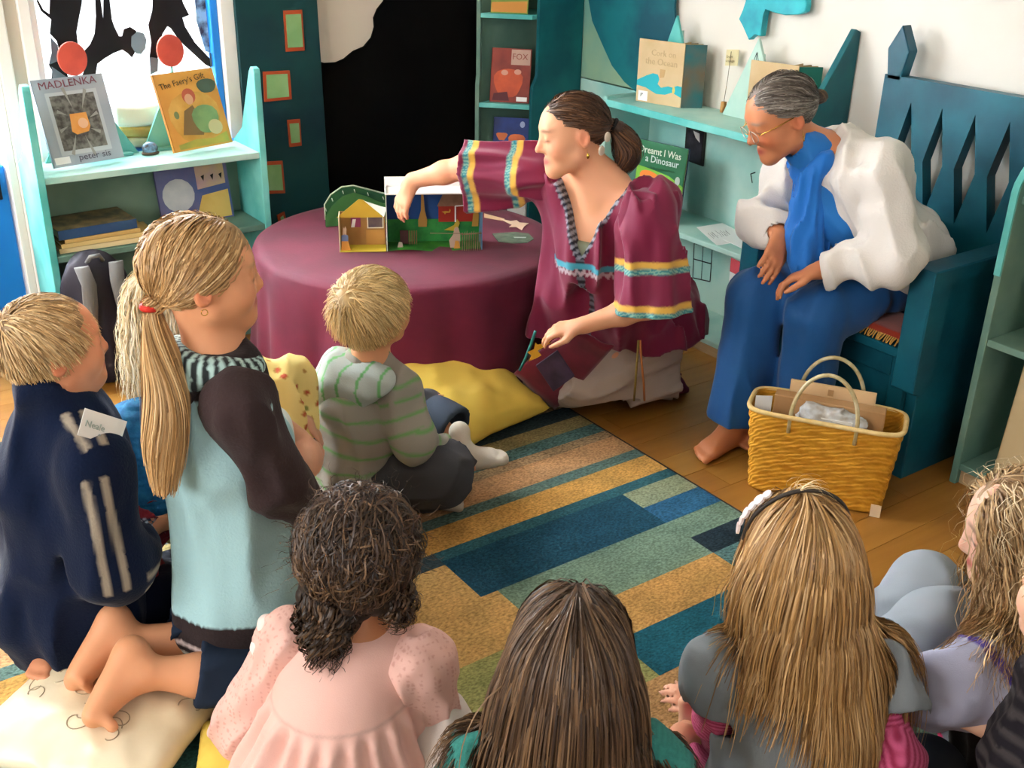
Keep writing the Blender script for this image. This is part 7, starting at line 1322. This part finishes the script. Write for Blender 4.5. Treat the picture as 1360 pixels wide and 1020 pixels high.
    # hair: centre parting, low ponytail with bands
    sh = ['#3f2818', '#54361f', '#2f1d12', '#6a472a', '#4a3020']; tie = (0.0, -0.128, 0.0); tw = F(*tie)
    scalp_cap('hair_base', F, '#38251a', o, 0.007, 0.010, front=0.0); tied_hair('combed_hair', F, rs, 4600, sh, o, tie, None, 0.011, 0.0013, 0.0, lift=0.010)
    path = [tw, tw + (at(822, 172, 3.3) - at(815, 168, 3.3)), at(832, 190, 3.34), at(834, 210, 3.33), at(826, 228, 3.31)]; tail_hair('ponytail', path, [0.014, 0.026, 0.044, 0.042, 0.012], rs, 1400, sh, o, 0.0013, 12, 0, 0.006, 1.3, 0.25); sdf('ponytail_core', [cap(path[i], path[i + 1], (0.012, 0.02, 0.036, 0.034)[i], (0.02, 0.036, 0.034, 0.01)[i], 0.02) for i in range(4)], m_hair, o, 0.006, None, flat('#38251a'))
    a = np.linspace(0, 6.28, 16, endpoint=False); tt = norm(path[1] - path[0]); x = norm(np.cross(tt, UPV)); y = np.cross(tt, x); bm = bmesh.new(); tube('', [tw + tt * 0.004 + (x * math.cos(q) + y * math.sin(q)) * 0.018 for q in a], 0.007, closed=True, bm=bm, sides=7); from_bm('hair_band', bm, mat('black_elastic', '#121014', 0.6), o, True)
    for p in (at(807, 182, 3.20), at(799, 200, 3.19)): sdf('hair_clip', [ell(p, (0.012, 0.006, 0.016), None, 0.004)], mat('pearl_clip', '#b9ab9a', 0.3), o, 0.003)
    e = F(-0.088, -0.012, -0.062); sdf('earring', [ell(e, (0.005, 0.005, 0.009), None, 0.002), cap(e, e + F.u * 0.02, 0.0012, 0.0012, 0.001)], MATS['gold'], o, 0.002)
storyteller()
# ================================================================== the seated older woman
def elder():
    rs = np.random.RandomState(22); F = Frame(at(1038, 153, 3.32), -104, -27, 0, 0.99); fb = heading(-112); rb = np.cross(fb, UPV)
    nb = at(1098, 212, 3.38); ch = at(1130, 275, 3.42); wa = at(1180, 335, 3.50); pel = np.array([2.93, 2.0, 0.565])
    shL, shR = at(1168, 232, 3.24), at(1052, 240, 3.50)
    elL, wrL = at(1190, 345, 3.20), at(1092, 358, 3.20); elR, wrR = at(1014, 290, 3.42), at(1036, 312, 3.30)
    kL, kR = np.array([2.585, 1.985, 0.505]), np.array([2.54, 2.19, 0.505]); anL, anR = np.array([2.60, 2.01, 0.085]), np.array([2.47, 2.16, 0.085])
    body = head_prims(F, False) + [cap(F(0, -0.02, -0.06), nb, 0.05, 0.056, 0.03), cap(nb, ch, 0.075, 0.12, 0.06), cap(ch, wa, 0.12, 0.12, 0.06), cap(wa, pel, 0.12, 0.135, 0.06), cap(shR, nb, 0.048, 0.05, 0.05), cap(nb, shL, 0.05, 0.048, 0.05)]
    body += chain([shL, elL, wrL], [0.05, 0.042, 0.027]) + chain([shR, elR, wrR], [0.05, 0.042, 0.027]) + chain([pel, kL, anL], [0.10, 0.065, 0.04]) + chain([pel, kR, anR], [0.10, 0.065, 0.04])
    hL = norm(at(1018, 378, 3.19) - wrL); body += hand_prims(wrL, hL, norm(-UPV - CAM_F * 0.2), -1, 1.0, 0.5)
    hR = norm(at(1022, 360, 3.19) - wrR); body += hand_prims(wrR, hR, norm(CAM_F * 0.6 - CAM_R * 0.3 - UPV * 0.2), -1, 1.02, 0.25)
    body += foot_prims(anR, norm(at(925, 622, 3.14) - anR) * [1, 1, 0], UPV, 1.0, -1) + foot_prims(anL, norm(at(935, 600, 3.25) - anL) * [1, 1, 0], UPV, 1.0, 1)
    o = person('older woman with glasses in white cardigan and blue scarf seated on the teal bench', body, face_colour(F, '#c07c56', '#9c4f44', '#8a7a70', 0.5, False), 0.006)
    G = Garment(); G.add(cap(nb - UPV * 0.02 - fb * 0.02, ch - fb * 0.02, 0.10, 0.152, 0.06), cap(ch - fb * 0.02, wa - fb * 0.02, 0.155, 0.152, 0.06), cap(wa - fb * 0.02, wa * 0.45 + pel * 0.55 - fb * 0.02, 0.152, 0.160, 0.05), cap(shR, nb, 0.068, 0.075, 0.05), cap(nb, shL, 0.078, 0.072, 0.05), cap(F(0, -0.06, -0.10), nb - fb * 0.03, 0.045, 0.07, 0.03)); G.add(chain([shL, elL, wrL], [0.076, 0.068, 0.045], 0.04)).add(chain([shR, elR, wrR], [0.074, 0.066, 0.046], 0.04))
    axis = norm(nb - wa)
    def post(P, d):
        d = fold(P, d, norm(axis + CAM_R * 0.3), 11, 0.020, 61, 0.4); t1, d1 = seg_t(P, shL, elL); t2, d2 = seg_t(P, elL, wrL); t3, d3 = seg_t(P, elR, wrR)
        arm_ = np.minimum(np.where((t2 > -0.1) & (t2 < 1.2), d2, 9), np.minimum(np.where((t3 > -0.1) & (t3 < 1.2), d3, 9), np.where((t1 > 0) & (t1 < 1.1), d1, 9)))
        q = P - nb; y = q @ fb; h_ = q @ axis; x = q @ rb; hw = np.interp(h_, [-0.45, -0.25, -0.12, 0, 0.06], [0.085, 0.05, 0.065, 0.075, 0.09]); op = np.where((y > 0.0) & (arm_ > 0.085), np.abs(x - 0.02) - hw, 1); d = np.maximum(d, -op)
        d = -smin(-d, pdist(cap(F(0, -0.005, -0.04), nb + axis * 0.01 + fb * 0.02, 0.052, 0.056), P), 0.004); hem = (P - (wa * 0.42 + pel * 0.58)) @ -axis; d = np.where(arm_ > 0.1, np.maximum(d, hem - 0.06), d)
        for w_, e in ((wrL, elL), (wrR, elR)):
            n_ = norm(w_ - e); d = -smin(-d, pdist(cap(w_ - n_ * 0.02, w_ + n_ * 0.08, 0.034, 0.034), P), 0.003); d = np.where(((P - w_) ** 2).sum(1) < 0.07 ** 2, np.maximum(d, (P - w_) @ n_), d)
        return d
    sdf('cardigan', G.p, m_fleece, o, 0.0055, post, flat('#dcd6cf'))
    for i, (x, y) in enumerate(((1077, 263), (1093, 296), (1112, 325), (1172, 375))): sdf('button', [ell(hit(x, y, G.p, 0.002), (0.008, 0.008, 0.008), None, 0.003)], mat('shell_button', '#a89f94', 0.3), o, 0.003)
    B = Garment(); B.add(cap(nb - UPV * 0.01 + fb * 0.01, ch + fb * 0.03, 0.085, 0.125, 0.05), cap(ch + fb * 0.03, wa + fb * 0.03, 0.128, 0.125, 0.05), cap(wa, pel, 0.125, 0.14, 0.05), cap(F(0, -0.02, -0.085), nb, 0.054, 0.07, 0.03)); B.sub.append(cap(F(0, -0.01, -0.03), F(0, -0.01, -0.075), 0.058, 0.058, 0.004, -1)); B.folds = [(axis, 14, 0.010, 5)]; B.build('blue_blouse', m_silky, o, 0.006, lambda v: np.where(((v - ch) @ axis < -0.03)[:, None], lin('#0c2a4a'), lin('#1668b0')))
    S = Garment(); k0 = at(1074, 236, 3.30); S.add(chain([at(1058, 216, 3.42), at(1064, 226, 3.34), k0], [0.02, 0.022, 0.022], 0.02)).add(chain([at(1112, 196, 3.36), at(1098, 216, 3.29), k0], [0.020, 0.022, 0.022], 0.02)).add(chain([k0, at(1069, 268, 3.30), at(1064, 310, 3.28), at(1070, 348, 3.27)], [0.020, 0.030, 0.036, 0.045], 0.03)).add(chain([k0, at(1084, 280, 3.30), at(1088, 335, 3.30)], [0.018, 0.026, 0.03], 0.03)); S.folds = [(UPV, 34, 0.010, 71, 0.1)]; S.build('silk_scarf', m_silky, o, 0.0045, flat('#0f66b8'))
    T = Garment(); hemL, hemR = anL + UPV * 0.03, anR + UPV * 0.03
    T.add(chain([pel, kL, kL * 0.5 + hemL * 0.5, hemL], [0.125, 0.088, 0.078, 0.088], 0.02)).add(chain([pel, kR, kR * 0.5 + hemR * 0.5, hemR], [0.125, 0.088, 0.078, 0.088], 0.02)); T.add(cap(pel, pel + [-0.1, 0.03, 0], 0.135, 0.12, 0.04)); T.folds = [(UPV, 14, 0.012, 81, 0.12)]
    T.cuts.append((np.array([2.5, 2.08, 0.105]), -UPV, 0.6)); T.sub += [cap(hemL - UPV * 0.2, hemL + UPV * 0.02, 0.075, 0.075, 0.003, -1), cap(hemR - UPV * 0.2, hemR + UPV * 0.02, 0.075, 0.075, 0.003, -1)]; T.cuts.append((np.array([2.95, 2.0, 0.492]), -UPV, 0.2)); T.build('blue_trousers', m_silky, o, 0.0055, flat('#0f4f8a'))
    # glasses
    gm = MATS['gold']; gl = mat('lens_rim', '#d8d2c4', 0.2, metal=0.7); a = np.linspace(0, 6.28, 18, endpoint=False)
    for s in (-1, 1):
        c = F(s * 0.033, 0.116, -0.004); bm = bmesh.new(); tube('', [c + F.s * (F.r * 0.024 * math.cos(q) + F.u * 0.019 * math.sin(q) + F.f * (-0.006 * abs(math.cos(q)))) for q in a], 0.0013, closed=True, bm=bm, sides=5); from_bm('glasses_rim', bm, gl, o, True)
        tube('glasses_arm', [F(s * 0.057, 0.106, 0.002), F(s * 0.074, 0.06, 0.006), F(s * 0.084, 0.0, 0.010)], 0.0015, gm, o, 5)
    tube('glasses_bridge', [F(-0.010, 0.116, 0.0), F(0, 0.121, 0.003), F(0.010, 0.116, 0.0)], 0.0013, gm, o, 5)
    e = F(-0.086, -0.012, -0.058); sdf('earring', [cap(e + F.u * 0.02, e - UPV * 0.012, 0.0013, 0.0025, 0.001)], gm, o, 0.002)
    sh = ['#8d847a', '#6f655c', '#a59c92', '#544a42', '#3f362f', '#4a4038']; tie = (0.0, -0.118, -0.005)
    scalp_cap('hair_base', F, '#6a5f57', o, 0.006, 0.0, front=0.15); tied_hair('combed_hair', F, rs, 4200, sh, o, tie, None, 0.010, 0.0012, 0.0)
    bn = F(0, -0.128, -0.008); tail_hair('bun', [bn + (F.r * math.cos(q) + F.u * math.sin(q)) * 0.014 + F.f * -0.0004 * k for k, q in enumerate(np.linspace(0, 12, 30))], [0.010, 0.010, 0.008], rs, 220, ['#5c4634', '#6f5844', '#46352a'], o, 0.0014, 24, 0, 0.0008, 1.1, 0.02); sdf('bun_core', [sph(bn, 0.022, 0.01)], m_hair, o, 0.005, None, flat('#46352a'))
elder()
# ================================================================== cushions on the floor
def pillow(name, label, c, u, w, d, t, m, seed, tilt=0.0, pin=0.16, h=0.006):
    """knife-edge cushion: c centre, u width direction, w x d metres, t thick"""
    c = np.array(c, float); u = norm(u); v = np.cross(UPV, u); v, up = norm(v * math.cos(tilt) + UPV * math.sin(tilt)), norm(UPV * math.cos(tilt) - v * math.sin(tilt)); M = np.stack([u, v, up])
    def post(P, dd):
        q = (P - c) @ M.T; x, y = q[:, 0] / (w / 2), q[:, 1] / (d / 2); ex = 1 - pin * (y ** 2) * 0 - pin * 0.45 * (1 - y ** 2) * 0; bx = 1 - pin * np.cos(np.clip(y, -1, 1) * math.pi / 2) * 0.5; by = 1 - pin * np.cos(np.clip(x, -1, 1) * math.pi / 2) * 0.5
        a, b = np.clip(np.abs(x) / bx, 0, 1.2), np.clip(np.abs(y) / by, 0, 1.2); th = np.sqrt(np.clip(1 - a ** 2.6, 0, 1) * np.clip(1 - b ** 2.6, 0, 1)) * t / 2
        wr = 0.010 * vnoise(q * 11, seed) + 0.006 * vnoise(q * 24, seed + 1); out = np.maximum(a - 1, b - 1) * min(w, d) / 2
        dd = np.maximum(np.abs(q[:, 2]) - th - np.where(th > 0.012, wr, 0) - 0.004, out) * 0.6; return np.maximum(dd, 0.0125 - P[:, 2]) if c[2] < 0.2 else dd
    o = sdf(name, [ell(c, (w * 0.62, d * 0.62, t * 0.62), M, 0.02)], m, None, h, post, pad=0.09); recentre(o); return tag(o, label, 'cushion')
yc = (atZ(708, 540, 0.05) + atZ(540, 495, 0.05) + atZ(600, 600, 0.05)) / 3
pillow('floor_cushion', 'plain yellow floor cushion on the rug edge before the table', np.array([1.755, 2.755, 0.135]), (0.43, 0.10, 0), 0.54, 0.42, 0.16, mat('lemon_cotton', '#e3c65c', 0.85, '#dcbd52', 4, bump=0.08, bscale=120), 3, 0.38)
pillow('floor_cushion', 'cream satin cushion with swirl embroidery under the bare feet', np.array([0.372, 1.96, 0.068]), (0.28, -0.36, 0), 0.46, 0.44, 0.115, mat('cream_satin', '#e9dcc0', 0.35, '#dccba8', 5, bump=0.1, bscale=60, spec=0.5), 8)
pillow('floor_cushion', 'pale yellow cushion under the pink-dressed girl', np.array([0.60, 1.55, 0.055]), (0.5, -0.3, 0), 0.42, 0.40, 0.085, mat('butter_cotton', '#e6c75a', 0.85), 5)
def swirl():
    """stitched swirls lying on the cream cushion"""
    from mathutils.bvhtree import BVHTree
    o = [x for x in bpy.data.objects if x.name.startswith('floor_cushion') and 'cream' in x['label']][0]; me = o.data; L = np.array(o.location)
    tr = BVHTree.FromPolygons([v.co.copy() for v in me.vertices], [tuple(p.vertices) for p in me.polygons]); r = random.Random(5); bm = bmesh.new()
    for k in range(26):
        cx, cy = r.uniform(-0.17, 0.17), r.uniform(-0.17, 0.17); a0 = r.uniform(0, 6.28); sg = r.choice((-1, 1)); pts = []
        for i in range(14):
            t = i / 13; a = a0 + sg * 4.2 * t; rad = 0.030 * (1 - 0.75 * t); h = tr.ray_cast(Vector((cx + rad * math.cos(a), cy + rad * math.sin(a), 0.5)), Vector((0, 0, -1)))
            if h[0] is not None: pts.append(np.array(h[0]) + L + [0, 0, 0.0006])
        if len(pts) > 5: tube('', pts, 0.0012, sides=4, bm=bm)
    e = from_bm('embroidery', bm, mat('taupe_thread', '#a3947a', 0.6), o, True); e['kind'] = 'stuff'
swirl()
def knit_cushion():
    c = atD(195, 600, 2.42); P = [ell(c - UPV * 0.02, (0.14, 0.12, 0.15), None, 0.03), ell(c - UPV * 0.10, (0.16, 0.14, 0.10), None, 0.05)]
    def po(Q, d): return np.maximum(d + 0.003 * np.sin(Q[:, 2] * 420) + 0.008 * vnoise(Q * 9, 2), 0.0125 - Q[:, 2])
    o = sdf('bean_cushion', P, mat('denim_knit', '#1d5a86', 0.95, '#2a78a6', 40, bump=0.4, bscale=160), None, 0.005, po); recentre(o); tag(o, 'rounded blue ribbed knit cushion between the kneeling boy and ponytail girl', 'cushion')
knit_cushion()
def dark_bag():
    c = atZ(-40, 735, 0.0); c = np.array([0.31, 2.92, 0.12]); P = [ell(c, (0.13, 0.11, 0.15), None, 0.03), ell(c + [0.05, 0, 0.02], (0.10, 0.10, 0.14), None, 0.04)]
    def po(Q, d): return np.maximum(fold(Q, d, UPV, 13, 0.02, 4, 0.5), 0.0125 - Q[:, 2])
    t = thing('duffel_bag', 'black cloth bag on the rug behind the boy in navy', 'bag', (c[0], c[1], 0.012)); sdf('bag_body', P, mat('black_cloth', '#14161c', 0.8, '#1d2029', 8), t, 0.007, po); tube('bag_handle', [c + [-0.06, 0, 0.13], c + [-0.03, 0, 0.18], c + [0.03, 0, 0.18], c + [0.06, 0, 0.13]], 0.008, MATS['black_cloth'], t)
dark_bag()
